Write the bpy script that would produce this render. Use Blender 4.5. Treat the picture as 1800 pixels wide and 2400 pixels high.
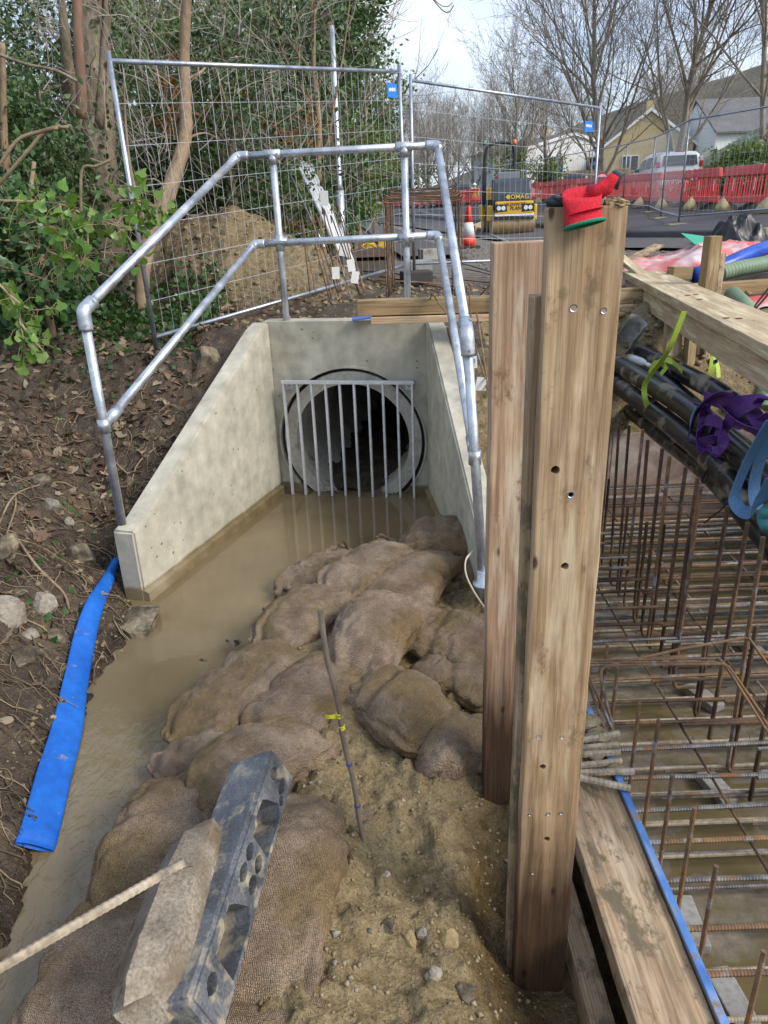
import bpy, bmesh, math, random
import numpy as np
from mathutils import Vector, Matrix, Euler
random.seed(7); RNG = np.random.default_rng(11)
for o in list(bpy.data.objects): bpy.data.objects.remove(o, do_unlink=True)
SC = bpy.context.scene
COL = SC.collection
R = math.radians
# ------------------------------------------------------------------ camera
FPX, PITCH, ROLL, CAMH = 1750.0, R(22.3), R(2.2), 2.1
_u0 = np.array([0, math.sin(PITCH), math.cos(PITCH)]); _f = np.array([0, math.cos(PITCH), -math.sin(PITCH)]); _r0 = np.array([1., 0, 0])
_r = math.cos(ROLL)*_r0 - math.sin(ROLL)*_u0; _u = math.sin(ROLL)*_r0 + math.cos(ROLL)*_u0
_C = np.array([0, 0, CAMH])
cam = bpy.data.cameras.new('camera'); camo = bpy.data.objects.new('camera', cam); COL.objects.link(camo)
cam.sensor_fit = 'VERTICAL'; cam.sensor_height = 36; cam.lens = 36*FPX/2400; cam.clip_start = 0.05; cam.clip_end = 2000
camo.matrix_world = Matrix(((_r[0], _u[0], -_f[0], 0), (_r[1], _u[1], -_f[1], 0), (_r[2], _u[2], -_f[2], CAMH), (0, 0, 0, 1)))
SC.camera = camo
# ------------------------------------------------------------------ sky and sun
SUN_EL, SUN_AZ = R(38), R(118)          # azimuth measured clockwise from +Y (ahead) to +X (right)
w = bpy.data.worlds.new('World'); SC.world = w; w.use_nodes = True
nt = w.node_tree; nt.nodes.clear()
out = nt.nodes.new('ShaderNodeOutputWorld'); mixs = nt.nodes.new('ShaderNodeMixShader')
b1 = nt.nodes.new('ShaderNodeBackground'); b2 = nt.nodes.new('ShaderNodeBackground')
sky = nt.nodes.new('ShaderNodeTexSky'); sky.sky_type = 'NISHITA'; sky.sun_disc = False
sky.sun_elevation = SUN_EL; sky.sun_rotation = SUN_AZ; sky.air_density = 1.0; sky.dust_density = 1.5
nt.links.new(sky.outputs[0], b1.inputs[0]); b1.inputs[1].default_value = 0.15
tc = nt.nodes.new('ShaderNodeTexCoord'); mp = nt.nodes.new('ShaderNodeMapping'); mp.inputs['Scale'].default_value = (1, 1, 2.4)
ns = nt.nodes.new('ShaderNodeTexNoise'); ns.inputs['Scale'].default_value = 1.7; ns.inputs['Detail'].default_value = 7; ns.inputs['Roughness'].default_value = .55
rp = nt.nodes.new('ShaderNodeValToRGB'); rp.color_ramp.elements[0].position = .36; rp.color_ramp.elements[1].position = .60
rp.color_ramp.elements[0].color = (.22, .22, .22, 1); rp.color_ramp.elements[1].color = (.92, .92, .92, 1)
nt.links.new(tc.outputs['Generated'], mp.inputs[0]); nt.links.new(mp.outputs[0], ns.inputs['Vector']); nt.links.new(ns.outputs[0], rp.inputs[0])
ns2 = nt.nodes.new('ShaderNodeTexNoise'); ns2.inputs['Scale'].default_value = 3.1; ns2.inputs['Detail'].default_value = 5
rp2 = nt.nodes.new('ShaderNodeValToRGB'); rp2.color_ramp.elements[0].color = (.50, .62, .84, 1); rp2.color_ramp.elements[1].color = (.82, .90, 1.0, 1)
rp2.color_ramp.elements[0].position = .35; rp2.color_ramp.elements[1].position = .65
nt.links.new(mp.outputs[0], ns2.inputs['Vector']); nt.links.new(ns2.outputs[0], rp2.inputs[0]); nt.links.new(rp2.outputs[0], b2.inputs[0]); b2.inputs[1].default_value = .76
nt.links.new(rp.outputs[0], mixs.inputs[0]); nt.links.new(b1.outputs[0], mixs.inputs[1]); nt.links.new(b2.outputs[0], mixs.inputs[2]); nt.links.new(mixs.outputs[0], out.inputs[0])
sl = bpy.data.lights.new('sun', 'SUN'); sl.energy = 2.0; sl.angle = R(20); sl.color = (1, .95, .87)
so = bpy.data.objects.new('sun', sl); COL.objects.link(so)
sd = Vector((math.sin(SUN_AZ)*math.cos(SUN_EL), math.cos(SUN_AZ)*math.cos(SUN_EL), math.sin(SUN_EL)))
so.rotation_euler = sd.to_track_quat('Z', 'Y').to_euler()
SC.view_settings.view_transform = 'Standard'; SC.view_settings.look = 'None'; SC.view_settings.exposure = 0.80; SC.view_settings.gamma = 1
SC.render.engine = 'CYCLES'; SC.cycles.max_bounces = 4; SC.cycles.diffuse_bounces = 2; SC.cycles.glossy_bounces = 3; SC.cycles.transmission_bounces = 2; SC.cycles.transparent_max_bounces = 4
SC.render.resolution_x = 768; SC.render.resolution_y = 1024
# ------------------------------------------------------------------ photo sight lines -> real places
def ray(x, y): return (x-900)/FPX*_r - (y-1200)/FPX*_u + _f
def PY(x, y, Y): d = ray(x, y); return Vector(_C + d*(Y/d[1]))
def PZ(x, y, z): d = ray(x, y); return Vector(_C + d*((z-CAMH)/d[2]))
def PX(x, y, X): d = ray(x, y); return Vector(_C + d*(X/d[0]))
def V(*a): return Vector(a)
# ------------------------------------------------------------------ noise
def _h(i, j, k, s=0):
    n = (i*374761393 + j*668265263 + k*2147483647 + s*974711) & 0xffffffff
    n = ((n ^ (n >> 13))*1274126177) & 0xffffffff
    return ((n ^ (n >> 16)) & 0xffff)/65535.0
def vn(p, s=0):
    p = np.asarray(p, float); i = np.floor(p).astype(np.int64); f = p-i; f = f*f*(3-2*f)
    r = 0
    for a in (0, 1):
        wa = f[:, 0] if a else 1-f[:, 0]
        for b in (0, 1):
            wb = f[:, 1] if b else 1-f[:, 1]
            for c in (0, 1):
                wc = f[:, 2] if c else 1-f[:, 2]
                r = r + wa*wb*wc*_h(i[:, 0]+a, i[:, 1]+b, i[:, 2]+c, s)
    return r
def fbm(p, sc=1., o=4, s=0, g=.5):
    p = np.asarray(p, float)*sc; r = 0; a = 1; t = 0
    for k in range(o):
        r = r + a*vn(p, s+k); t += a; a *= g; p = p*2.03+7.1
    return r/t-.5
def sstep(a, b, x): t = np.clip((x-a)/(b-a), 0, 1); return t*t*(3-2*t)
# ------------------------------------------------------------------ objects
def _off(p):
    v = Vector((0, 0, 0))
    while p is not None: v += p.location; p = p.parent
    return v
def mesh(name, Vs, Fs, smooth=False):
    me = bpy.data.meshes.new(name)
    if isinstance(Vs, np.ndarray) and isinstance(Fs, np.ndarray):
        n, k = Fs.shape
        me.vertices.add(len(Vs)); me.vertices.foreach_set('co', Vs.astype(np.float32).ravel())
        me.loops.add(n*k); me.loops.foreach_set('vertex_index', Fs.astype(np.int32).ravel())
        me.polygons.add(n); me.polygons.foreach_set('loop_start', np.arange(0, n*k, k, dtype=np.int32))
        try: me.polygons.foreach_set('loop_total', np.full(n, k, dtype=np.int32))
        except Exception: pass
        me.update(calc_edges=True)
    else:
        me.from_pydata([tuple(v) for v in Vs], [], [tuple(f) for f in Fs]); me.update()
    if smooth: me.polygons.foreach_set('use_smooth', [True]*len(me.polygons))
    return me
def ob(name, me, mat=None, parent=None, loc=None):
    o = bpy.data.objects.new(name, me); COL.objects.link(o)
    if mat is not None and me is not None and not me.materials: me.materials.append(mat)
    o.parent = parent
    if loc is not None: o.location = loc
    return o
def tag(o, label=None, cat=None, group=None, kind=None):
    if label: o['label'] = label
    if cat: o['category'] = cat
    if group: o['group'] = group
    if kind: o['kind'] = kind
    return o
def thing(name, label, cat, loc=(0, 0, 0), group=None, rz=0):
    o = bpy.data.objects.new(name, None); COL.objects.link(o); o.location = loc; o.rotation_euler.z = rz; o.empty_display_size = .1
    return tag(o, label, cat, group)
def dup(o, parent=None, label=None):
    c = o.copy(); COL.objects.link(c); c.parent = parent
    for ch in list(o.children): dup(ch, c)
    if label: c['label'] = label
    return c
class MB:
    def __init__(s): s.v = []; s.f = []
    def add(s, vs, fs):
        n = len(s.v); s.v += [Vector(v) for v in vs]; s.f += [tuple(i+n for i in f) for f in fs]; return s
    def box(s, c, sz, M=None):
        x, y, z = (k/2 for k in sz); vs = [Vector((a*x, b*y, d*z)) for a in (-1, 1) for b in (-1, 1) for d in (-1, 1)]
        if M is not None: vs = [M @ v for v in vs]
        return s.add([v+Vector(c) for v in vs], [(0, 1, 3, 2), (4, 6, 7, 5), (0, 4, 5, 1), (2, 3, 7, 6), (0, 2, 6, 4), (1, 5, 7, 3)])
    def tube(s, pts, r, n=8, cap=True, flat=None):
        pts = [Vector(p) for p in pts]; m = len(pts); rs = r if hasattr(r, '__len__') else [r]*m
        base = len(s.v); ref = None
        for i, p in enumerate(pts):
            t = (pts[min(i+1, m-1)]-pts[max(i-1, 0)]); t = t.normalized() if t.length > 1e-9 else Vector((0, 0, 1))
            if ref is None:
                ref = Vector((0, 0, 1)) if abs(t.z) < .9 else Vector((1, 0, 0))
            a = (ref-t*ref.dot(t)); a = a.normalized() if a.length > 1e-6 else t.orthogonal().normalized(); ref = a; b = t.cross(a)
            for k in range(n):
                q = 2*math.pi*k/n; ca, cb = math.cos(q)*rs[i], math.sin(q)*rs[i]
                if flat: cb *= flat[0]; ca *= flat[1]
                s.v.append(p+a*ca+b*cb)
        for i in range(m-1):
            for k in range(n):
                k2 = (k+1) % n; s.f.append((base+i*n+k, base+i*n+k2, base+(i+1)*n+k2, base+(i+1)*n+k))
        if cap:
            s.f.append(tuple(base+k for k in reversed(range(n)))); s.f.append(tuple(base+(m-1)*n+k for k in range(n)))
        return s
    def lathe(s, prof, c=(0, 0, 0), n=16, M=None):
        base = len(s.v); c = Vector(c)
        for r, z in prof:
            for k in range(n):
                q = 2*math.pi*k/n; v = Vector((r*math.cos(q), r*math.sin(q), z)); s.v.append((M @ v if M is not None else v)+c)
        for i in range(len(prof)-1):
            for k in range(n):
                k2 = (k+1) % n; s.f.append((base+i*n+k, base+i*n+k2, base+(i+1)*n+k2, base+(i+1)*n+k))
        s.f.append(tuple(base+k for k in reversed(range(n)))); s.f.append(tuple(base+(len(prof)-1)*n+k for k in range(n)))
        return s
    def prism(s, poly, axis, thick):
        """poly: list of 3D points (planar), extruded by vector axis*thick"""
        n = len(poly); e = Vector(axis)*thick; vs = [Vector(p) for p in poly]+[Vector(p)+e for p in poly]
        return s.add(vs, [tuple(reversed(range(n))), tuple(range(n, 2*n))]+[(i, (i+1) % n, (i+1) % n+n, i+n) for i in range(n)])
    def build(s, name, mat, parent=None, smooth=False, world=True, bevel=0):
        off = _off(parent) if (parent is not None and world) else Vector((0, 0, 0))
        me = mesh(name, [v-off for v in s.v], s.f, smooth)
        if bevel:
            bm = bmesh.new(); bm.from_mesh(me); bmesh.ops.bevel(bm, geom=list(bm.edges), offset=bevel, segments=2, profile=.6, affect='EDGES', clamp_overlap=True); bm.to_mesh(me); bm.free()
            me.polygons.foreach_set('use_smooth', [False]*len(me.polygons))
        return ob(name, me, mat, parent)
def smooth_by_angle(o, ang=40):
    me = o.data; me.polygons.foreach_set('use_smooth', [True]*len(me.polygons))
    try: me.set_sharp_from_angle(angle=R(ang))
    except Exception: pass
def spline(pts, n=8):
    pts = [Vector(p) for p in pts]; P = [2*pts[0]-pts[1]]+pts+[2*pts[-1]-pts[-2]]; o = []
    for i in range(1, len(P)-2):
        a, b, c, d = P[i-1:i+3]
        for k in range(n):
            t = k/n; o.append(.5*((2*b)+(c-a)*t+(2*a-5*b+4*c-d)*t*t+(3*b-a-3*c+d)*t**3))
    o.append(pts[-1]); return o
def resample(pts, step):
    pts = [Vector(p) for p in pts]; o = [pts[0]]; acc = 0
    for a, b in zip(pts, pts[1:]):
        L = (b-a).length
        if L < 1e-9: continue
        d = step-acc
        while d <= L: o.append(a+(b-a)*(d/L)); d += step
        acc = L-(d-step)
    o.append(pts[-1]); return o
def boolean(o, cutters):
    for c in cutters:
        m = o.modifiers.new('b', 'BOOLEAN'); m.operation = 'DIFFERENCE'; m.object = c; m.solver = 'EXACT'
    dg = bpy.context.evaluated_depsgraph_get(); dg.update()
    me = bpy.data.meshes.new_from_object(o.evaluated_get(dg)); o.modifiers.clear(); o.data = me
    for c in cutters: bpy.data.objects.remove(c, do_unlink=True)
def _ord(n):
    u = ['', 'first', 'second', 'third', 'fourth', 'fifth', 'sixth', 'seventh', 'eighth', 'ninth']; return {30: 'thirtieth', 40: 'fortieth'}.get(n) or {2: 'twenty-', 3: 'thirty-', 4: 'forty-'}[n//10]+u[n % 10]
ORD = ['first', 'second', 'third', 'fourth', 'fifth', 'sixth', 'seventh', 'eighth', 'ninth', 'tenth', 'eleventh', 'twelfth', 'thirteenth', 'fourteenth', 'fifteenth', 'sixteenth', 'seventeenth', 'eighteenth', 'nineteenth', 'twentieth', 'twenty-first', 'twenty-second', 'twenty-third', 'twenty-fourth', 'twenty-fifth', 'twenty-sixth']+[_ord(k) for k in range(27, 50)]
# ------------------------------------------------------------------ materials
class NT:
    def __init__(s, name):
        s.m = bpy.data.materials.new(name); s.m.use_nodes = True; s.t = s.m.node_tree; s.t.nodes.clear()
        s.o = s.n('ShaderNodeOutputMaterial'); s.p = s.n('ShaderNodeBsdfPrincipled'); s.l(s.p.outputs[0], s.o.inputs[0])
    def n(s, k, **kw):
        x = s.t.nodes.new(k)
        for a, b in kw.items(): setattr(x, a, b)
        return x
    def l(s, a, b): s.t.links.new(a, b)
    def coord(s, kind='Object', scale=(1, 1, 1), loc=(0, 0, 0), rot=(0, 0, 0)):
        t = s.n('ShaderNodeTexCoord'); m = s.n('ShaderNodeMapping'); m.inputs['Scale'].default_value = scale; m.inputs['Location'].default_value = loc; m.inputs['Rotation'].default_value = rot
        s.l(t.outputs[kind], m.inputs[0]); return m.outputs[0]
    def noise(s, vec, scale, det=5, rough=.55, dist=0):
        x = s.n('ShaderNodeTexNoise'); s.l(vec, x.inputs['Vector']); x.inputs['Scale'].default_value = scale; x.inputs['Detail'].default_value = det; x.inputs['Roughness'].default_value = rough; x.inputs['Distortion'].default_value = dist
        return x.outputs[0]
    def voro(s, vec, scale, feat='F1'):
        x = s.n('ShaderNodeTexVoronoi'); x.feature = feat; s.l(vec, x.inputs['Vector']); x.inputs['Scale'].default_value = scale; return x.outputs[0]
    def ramp(s, fac, stops):
        x = s.n('ShaderNodeValToRGB'); e = x.color_ramp.elements
        while len(e) < len(stops): e.new(.5)
        for i, (p, c) in enumerate(stops):
            e[i].position = p; e[i].color = (c, c, c, 1) if not hasattr(c, '__len__') else (*c, 1)
        s.l(fac, x.inputs[0]); return x.outputs[0]
    def mix(s, fac, a, b, mode='MIX'):
        x = s.n('ShaderNodeMixRGB'); x.blend_type = mode
        for inp, val in ((x.inputs[0], fac), (x.inputs[1], a), (x.inputs[2], b)):
            if hasattr(val, 'is_linked'): s.l(val, inp)
            elif hasattr(val, '__len__'): inp.default_value = (*val, 1)
            else: inp.default_value = val
        return x.outputs[0]
    def math(s, op, a, b=0, c=None):
        x = s.n('ShaderNodeMath'); x.operation = op
        for i, val in enumerate((a, b) if c is None else (a, b, c)):
            if hasattr(val, 'is_linked'): s.l(val, x.inputs[i])
            else: x.inputs[i].default_value = val
        return x.outputs[0]
    def bump(s, h, strength=.4, dist=.01, prev=None):
        x = s.n('ShaderNodeBump'); s.l(h, x.inputs['Height']); x.inputs['Strength'].default_value = strength; x.inputs['Distance'].default_value = dist
        if prev is not None: s.l(prev, x.inputs['Normal'])
        return x.outputs[0]
    def fin(s, col=None, rough=None, metal=0, normal=None, spec=None):
        for key, val in (('Base Color', col), ('Roughness', rough), ('Metallic', metal), ('Specular IOR Level', spec)):
            if val is None: continue
            i = s.p.inputs[key]
            if hasattr(val, 'is_linked'): s.l(val, i)
            elif hasattr(val, '__len__'): i.default_value = (*val, 1)
            else: i.default_value = val
        if normal is not None: s.l(normal, s.p.inputs['Normal'])
        return s.m
def pmat(name, cols, sc=3., rough=.7, bump=.3, bsc=60, bd=.004, metal=0, stretch=(1, 1, 1), fine=25, fa=.25, dirt=None, spec=.5, rvar=.12, det=5, wet=None, streak=False):
    t = NT(name); v = t.coord('Object', stretch)
    n = t.noise(v, sc, det); k = len(cols)
    c = t.ramp(n, [(.32+.36*i/max(k-1, 1), cols[i]) for i in range(k)]) if k > 1 else t.ramp(n, [(0, cols[0]), (1, cols[0])])
    if fine:
        g = t.ramp(t.noise(v, fine, 4, .6), [(.3, 1-fa), (.7, 1+fa*.4)]); c = t.mix(1, c, g, 'MULTIPLY')
    rg = t.ramp(n, [(.3, max(rough-rvar, .03)), (.7, min(rough+rvar, 1))])
    if dirt:
        dc, ds, d0, d1 = dirt; dm = t.ramp(t.noise(t.coord('Object', (1, 1, 1), (3.1, 1.7, .4)), ds, 6, .62), [(d0, 0.), (d1, 1.)])
        c = t.mix(dm, c, dc); rg = t.mix(dm, rg, (.85, .85, .85))
    if wet:      # tide line: darker, glossier below a height
        gz = t.n('ShaderNodeNewGeometry'); sp = t.n('ShaderNodeSeparateXYZ'); t.l(gz.outputs['Position'], sp.inputs[0])
        wn = t.math('MULTIPLY_ADD', t.noise(t.coord('Object'), 5, 4), wet[3], sp.outputs[2])
        wm = t.ramp(t.math('SUBTRACT', wn, wet[0]-.0), [(0, 1.), (wet[1], 0.)]); c = t.mix(wm, c, t.mix(1, c, wet[2], 'MULTIPLY')); rg = t.mix(wm, rg, (.25, .25, .25))
    if streak:
        sk = t.ramp(t.noise(t.coord('Object', (7, 7, .45), (2, 5, 1)), 1.6, 6, .6), [(.34, 0.), (.62, 1.)]); c = t.mix(t.math('MULTIPLY', sk, .35), c, t.mix(1, c, (.72, .69, .62), 'MULTIPLY'))
        lg = t.ramp(t.noise(t.coord('Object', (1, 1, 1), (8, 2, 3)), 1.3, 5, .6), [(.5, 0.), (.68, 1.)]); c = t.mix(t.math('MULTIPLY', lg, .35), c, (.42, .385, .30))
    nm = t.bump(t.noise(v, bsc, 4, .6), bump, bd) if bump else None
    return t.fin(c, rg, metal, nm, spec)
M = {}
def wood(name, c0, c1, c2, wet=None, dirt=None, gs=1., rough=.75):
    t = NT(name); v = t.coord('Object', (.55*gs, 9*gs, 9*gs)); ri = t.n('ShaderNodeObjectInfo')
    va = t.n('ShaderNodeVectorMath'); va.operation = 'ADD'; t.l(v, va.inputs[0]); t.l(ri.outputs['Random'], va.inputs[1]); v = va.outputs[0]
    g1 = t.noise(v, 3.2, 6, .6, 1.2)
    v2 = t.coord('Object', (3, 160, 160)); g2 = t.noise(v2, 1, 3, .6)
    wv = t.n('ShaderNodeTexWave'); wv.wave_type = 'BANDS'; wv.bands_direction = 'Z'; t.l(t.coord('Object', (.35, 6, 13)), wv.inputs['Vector']); wv.inputs['Scale'].default_value = 2.2; wv.inputs['Distortion'].default_value = 9; wv.inputs['Detail'].default_value = 3; wv.inputs['Detail Scale'].default_value = .8
    c = t.ramp(g1, [(.3, c0), (.5, c1), (.72, c2)])
    c = t.mix(1, c, t.ramp(g2, [(.3, .62), (.62, 1.08)]), 'MULTIPLY')
    c = t.mix(.55, c, t.mix(1, c, t.ramp(wv.outputs[1], [(.25, .70), (.6, 1.0)]), 'MULTIPLY'))
    kn = t.voro(t.coord('Object', (4, 9, 9), (.3, .2, .7)), 1.1); km = t.ramp(kn, [(.045, 1.), (.10, 0.)]); c = t.mix(km, c, [k*.22 for k in c0])
    # stains and dried mud
    sn = t.ramp(t.noise(t.coord('Object', (1.5, 3, 3), (5, 2, 1)), 2.4, 6, .65), [(.45, 0.), (.72, 1.)]); c = t.mix(t.math('MULTIPLY', sn, .4), c, [k*.5 for k in c0])
    ck = t.ramp(t.noise(t.coord('Object', (.9, 46, 46), (2, 1, 5)), 1, 4, .6), [(.30, 1.), (.345, 0.)]); c = t.mix(t.math('MULTIPLY', ck, .8), c, [k*.28 for k in c0])
    pw = t.ramp(t.noise(t.coord('Object', (1.1, 9, 9), (1, 8, 3)), 1.6, 6, .6), [(.54, 0.), (.66, 1.)]); c = t.mix(t.math('MULTIPLY', pw, .6), c, [min(k*1.22+.05, .7) for k in c2])
    if dirt: dm = t.ramp(t.noise(t.coord('Object', (1, 1.6, 1.6), (9, 4, 2)), dirt[1], 8, .72), [(dirt[2], 0.), (dirt[3], 1.)]); c = t.mix(dm, c, dirt[0])
    rg = rough
    if wet:
        gz = t.n('ShaderNodeNewGeometry'); sp = t.n('ShaderNodeSeparateXYZ'); t.l(gz.outputs['Position'], sp.inputs[0])
        wn = t.math('MULTIPLY_ADD', t.noise(t.coord('Object', (.8, 14, 14)), 2, 4), wet[2], sp.outputs[2])
        wm = t.ramp(wn, [(wet[0], 1.), (wet[1], 0.)]); c = t.mix(wm, c, t.mix(1, c, (.16, .125, .10), 'MULTIPLY'))
    nm = t.bump(g2, .35, .002, t.bump(t.noise(v, 6, 5), .25, .004))
    return t.fin(c, rg, 0, nm, .35)
def leafmat(name, cols, trans=.3, rough=.45):
    t = NT(name); a = t.n('ShaderNodeAttribute'); a.attribute_name = 'lv'
    ri = t.n('ShaderNodeObjectInfo'); f = t.math('FRACT', t.math('ADD', a.outputs['Fac'], ri.outputs['Random']))
    c = t.ramp(f, [(i/max(len(cols)-1, 1), cols[i]) for i in range(len(cols))])
    t.fin(c, rough, 0, None, .4)
    tr = t.n('ShaderNodeBsdfTranslucent'); t.l(t.mix(1, c, (1.3, 1.35, .7), 'MULTIPLY'), tr.inputs[0])
    mx = t.n('ShaderNodeMixShader'); mx.inputs[0].default_value = trans; t.l(t.p.outputs[0], mx.inputs[1]); t.l(tr.outputs[0], mx.inputs[2]); t.l(mx.outputs[0], t.o.inputs[0])
    return t.m
def flat(name, c, rough=.5, metal=0, spec=.5): return NT(name).fin(c, rough, metal, None, spec)
def emit(name, c, s):
    t = NT(name); t.p.inputs['Emission Color'].default_value = (*c, 1); t.p.inputs['Emission Strength'].default_value = s; return t.fin(c, .4)
MUD = (.20, .145, .075)
M['galv'] = pmat('galvanised_steel', [(.40, .43, .47), (.56, .59, .64), (.68, .71, .76)], 9, .42, .08, 120, .001, .75, fine=60, fa=.18, dirt=((.34, .29, .2), 6, .6, .75))
M['galvd'] = pmat('galvanised_fence', [(.34, .37, .42), (.52, .56, .62)], 6, .42, .05, 90, .001, .8, fine=40)
M['wire'] = flat('fence_wire', (.33, .345, .37), .5, .6)
M['conc'] = pmat('precast_concrete', [(.42, .395, .315), (.50, .47, .38), (.55, .515, .42)], 2.2, .85, .18, 140, .0015, fine=9, fa=.28, spec=.25, wet=(.095, .02, (.42, .34, .22), .05), streak=True)
M['concp'] = pmat('concrete_pipe', [(.40, .37, .30), (.50, .47, .40), (.55, .52, .44)], 5, .85, .3, 90, .003, fine=30, dirt=((.16, .11, .06), 4, .58, .7))
M['kerb'] = pmat('kerb_concrete', [(.28, .27, .25), (.38, .37, .34)], 5, .85, .3, 80, .003, fine=40, dirt=((.16, .12, .08), 5, .55, .7))
M['chunk'] = pmat('broken_concrete', [(.17, .135, .10), (.29, .24, .18), (.40, .345, .27)], 5, .85, .6, 130, .004, fine=110, fa=.5, dirt=((.14, .10, .06), 4, .50, .66))
M['wood_old'] = wood('weathered_scaffold_board', (.33, .20, .10), (.46, .305, .165), (.56, .42, .265), wet=(.46, .84, .42), dirt=((.20, .135, .07), 6, .60, .68))
M['wood_old2'] = wood('worn_pine_board', (.32, .185, .105), (.47, .31, .19), (.58, .445, .32), wet=(.58, 1.0, .42), dirt=((.22, .12, .065), 5, .60, .68))
M['wood_new'] = wood('new_sawn_pine', (.45, .33, .19), (.55, .42, .26), (.62, .50, .33), gs=.7)
M['wood_pink'] = wood('pink_sawn_pine', (.52, .32, .18), (.60, .40, .25), (.66, .48, .33))
M['wood_dk'] = wood('treated_timber', (.25, .16, .075), (.34, .235, .115), (.42, .31, .17))
M['wood_mud'] = wood('muddy_timber', (.27, .17, .095), (.38, .26, .15), (.50, .38, .25), dirt=((.15, .115, .07), 7, .50, .58))
M['endgrain'] = flat('end_grain', (.40, .29, .17), .8)
M['ply'] = pmat('stained_plywood', [(.17, .11, .085), (.30, .215, .17), (.44, .38, .33)], 2.2, .75, .2, 40, .002, fine=14, fa=.3, dirt=((.45, .42, .38), 2.5, .56, .7))
M['plyblue'] = pmat('blue_sealed_ply_edge', [(.04, .13, .45), (.10, .24, .55), (.28, .38, .55)], 14, .55, .2, 60, .002, stretch=(1, .3, 1), dirt=((.22, .16, .09), 9, .55, .66))
M['rust'] = pmat('rusty_rebar', [(.05, .034, .024), (.11, .068, .042), (.20, .115, .058)], 7, .8, .3, 150, .001, metal=.25, fine=40, fa=.4)
M['rusto'] = pmat('orange_rusted_rebar', [(.12, .085, .065), (.22, .13, .07), (.31, .18, .085)], 9, .75, .3, 150, .001, metal=.3, fine=30, fa=.35, dirt=((.30, .32, .34), 8, .55, .66))
M['rustm'] = pmat('mud_coated_rebar', [(.30, .23, .15), (.42, .34, .24), (.50, .43, .33)], 9, .85, .3, 130, .001, fine=40, fa=.4, dirt=((.12, .10, .09), 6, .55, .68))
M['rustg'] = pmat('grey_rebar', [(.10, .095, .095), (.20, .19, .18), (.30, .28, .26)], 9, .6, .3, 150, .001, metal=.4, fine=40, fa=.4, dirt=((.24, .12, .05), 6, .55, .66))
M['tiewire'] = flat('tie_wire', (.10, .035, .02), .7)
M['bluehose'] = pmat('blue_layflat_hose', [(.005, .10, .46), (.008, .15, .60)], 3, .5, .5, 22, .008, fine=22, fa=.22, dirt=((.22, .23, .25), 8, .62, .72), rvar=.08)
M['bluehose2'] = pmat('dark_blue_hose', [(.008, .05, .34), (.012, .085, .48)], 6, .35, .1, 30, .003, fine=None, dirt=((.25, .26, .3), 14, .64, .72))
M['greenhose'] = pmat('green_suction_hose', [(.13, .20, .12), (.21, .28, .18)], 6, .6, 0, fine=None, dirt=((.28, .22, .13), 5, .55, .7))
M['black'] = pmat('black_polyethylene_duct', [(.010, .010, .012), (.022, .022, .025)], 5, .33, .1, 60, .001, fine=None, dirt=((.23, .195, .14), 4.5, .53, .63), stretch=(1, .35, 1))
M['rubber'] = pmat('recycled_black_plastic', [(.06, .064, .072), (.11, .116, .128), (.18, .185, .195)], 8, .55, .4, 110, .003, fine=120, fa=.5, dirt=((.36, .31, .22), 11, .50, .64))
M['blackbag'] = pmat('black_bin_liner', [(.010, .010, .012), (.018, .018, .021)], 5, .45, .4, 18, .01, fine=None)
M['hessian'] = None
M['purple'] = pmat('purple_webbing', [(.075, .018, .15), (.11, .03, .22)], 5, .75, .5, 300, .001, fine=120, fa=.3, dirt=((.09, .06, .08), 9, .58, .7))
M['lime'] = pmat('lime_webbing', [(.36, .50, .05), (.47, .62, .08)], 4, .7, .4, 300, .001, fine=90, fa=.2)
M['bluestrap'] = pmat('faded_blue_webbing', [(.075, .18, .34), (.12, .26, .44)], 5, .75, .5, 300, .001, fine=120, fa=.25, dirt=((.14, .15, .15), 7, .58, .7))
M['teal'] = flat('teal_rope', (.05, .20, .21), .8)
M['redsheet'] = pmat('red_polythene', [(.58, .05, .045), (.64, .13, .11), (.68, .40, .38), (.72, .58, .57)], 2.6, .32, .3, 14, .01, fine=None)
M['redbar'] = pmat('red_plastic_barrier', [(.66, .035, .04), (.74, .055, .055)], 2, .42, 0, fine=None, dirt=((.40, .10, .07), 3, .6, .8))
M['white'] = flat('white_reflective', (.78, .78, .76), .5)
M['whitepaint'] = flat('white_car_paint', (.78, .80, .83), .22)
M['darkpaint'] = flat('dark_car_paint', (.028, .034, .045), .25)
M['greypaint'] = flat('grey_car_paint', (.18, .20, .22), .25)
M['glass'] = flat('car_glass', (.018, .022, .024), .06, 0, .8)
M['tyre'] = flat('tyre_rubber', (.018, .018, .018), .85)
M['redlamp'] = flat('tail_lamp', (.45, .012, .02), .15)
M['tail_clear'] = flat('reversing_lamp', (.6, .5, .5), .15)
M['yellow'] = pmat('yellow_plant_paint', [(.66, .38, .008), (.72, .44, .015)], 3, .35, 0, fine=None, dirt=((.30, .20, .08), 5, .6, .75))
M['slate'] = pmat('dark_slate_bonnet', [(.032, .042, .055), (.045, .056, .07)], 3, .38, 0, fine=None)
M['blkmetal'] = flat('black_metal', (.02, .022, .025), .45)
M['drum'] = pmat('worn_steel_drum', [(.42, .29, .145), (.50, .36, .19)], 3, .5, .1, 60, .002, metal=.3, fine=30, dirt=((.16, .10, .05), 3, .58, .7))
M['orange'] = flat('orange_lens', (.75, .17, .02), .3)
M['greenlens'] = flat('green_lens', (.03, .16, .10), .3)
M['lamp'] = flat('headlamp', (.75, .78, .8), .12)
M['conered'] = flat('cone_red', (.80, .06, .03), .5)
M['conewhite'] = pmat('cone_white_sleeve', [(.72, .72, .74), (.78, .78, .8)], 3, .45, 0, fine=None)
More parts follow.
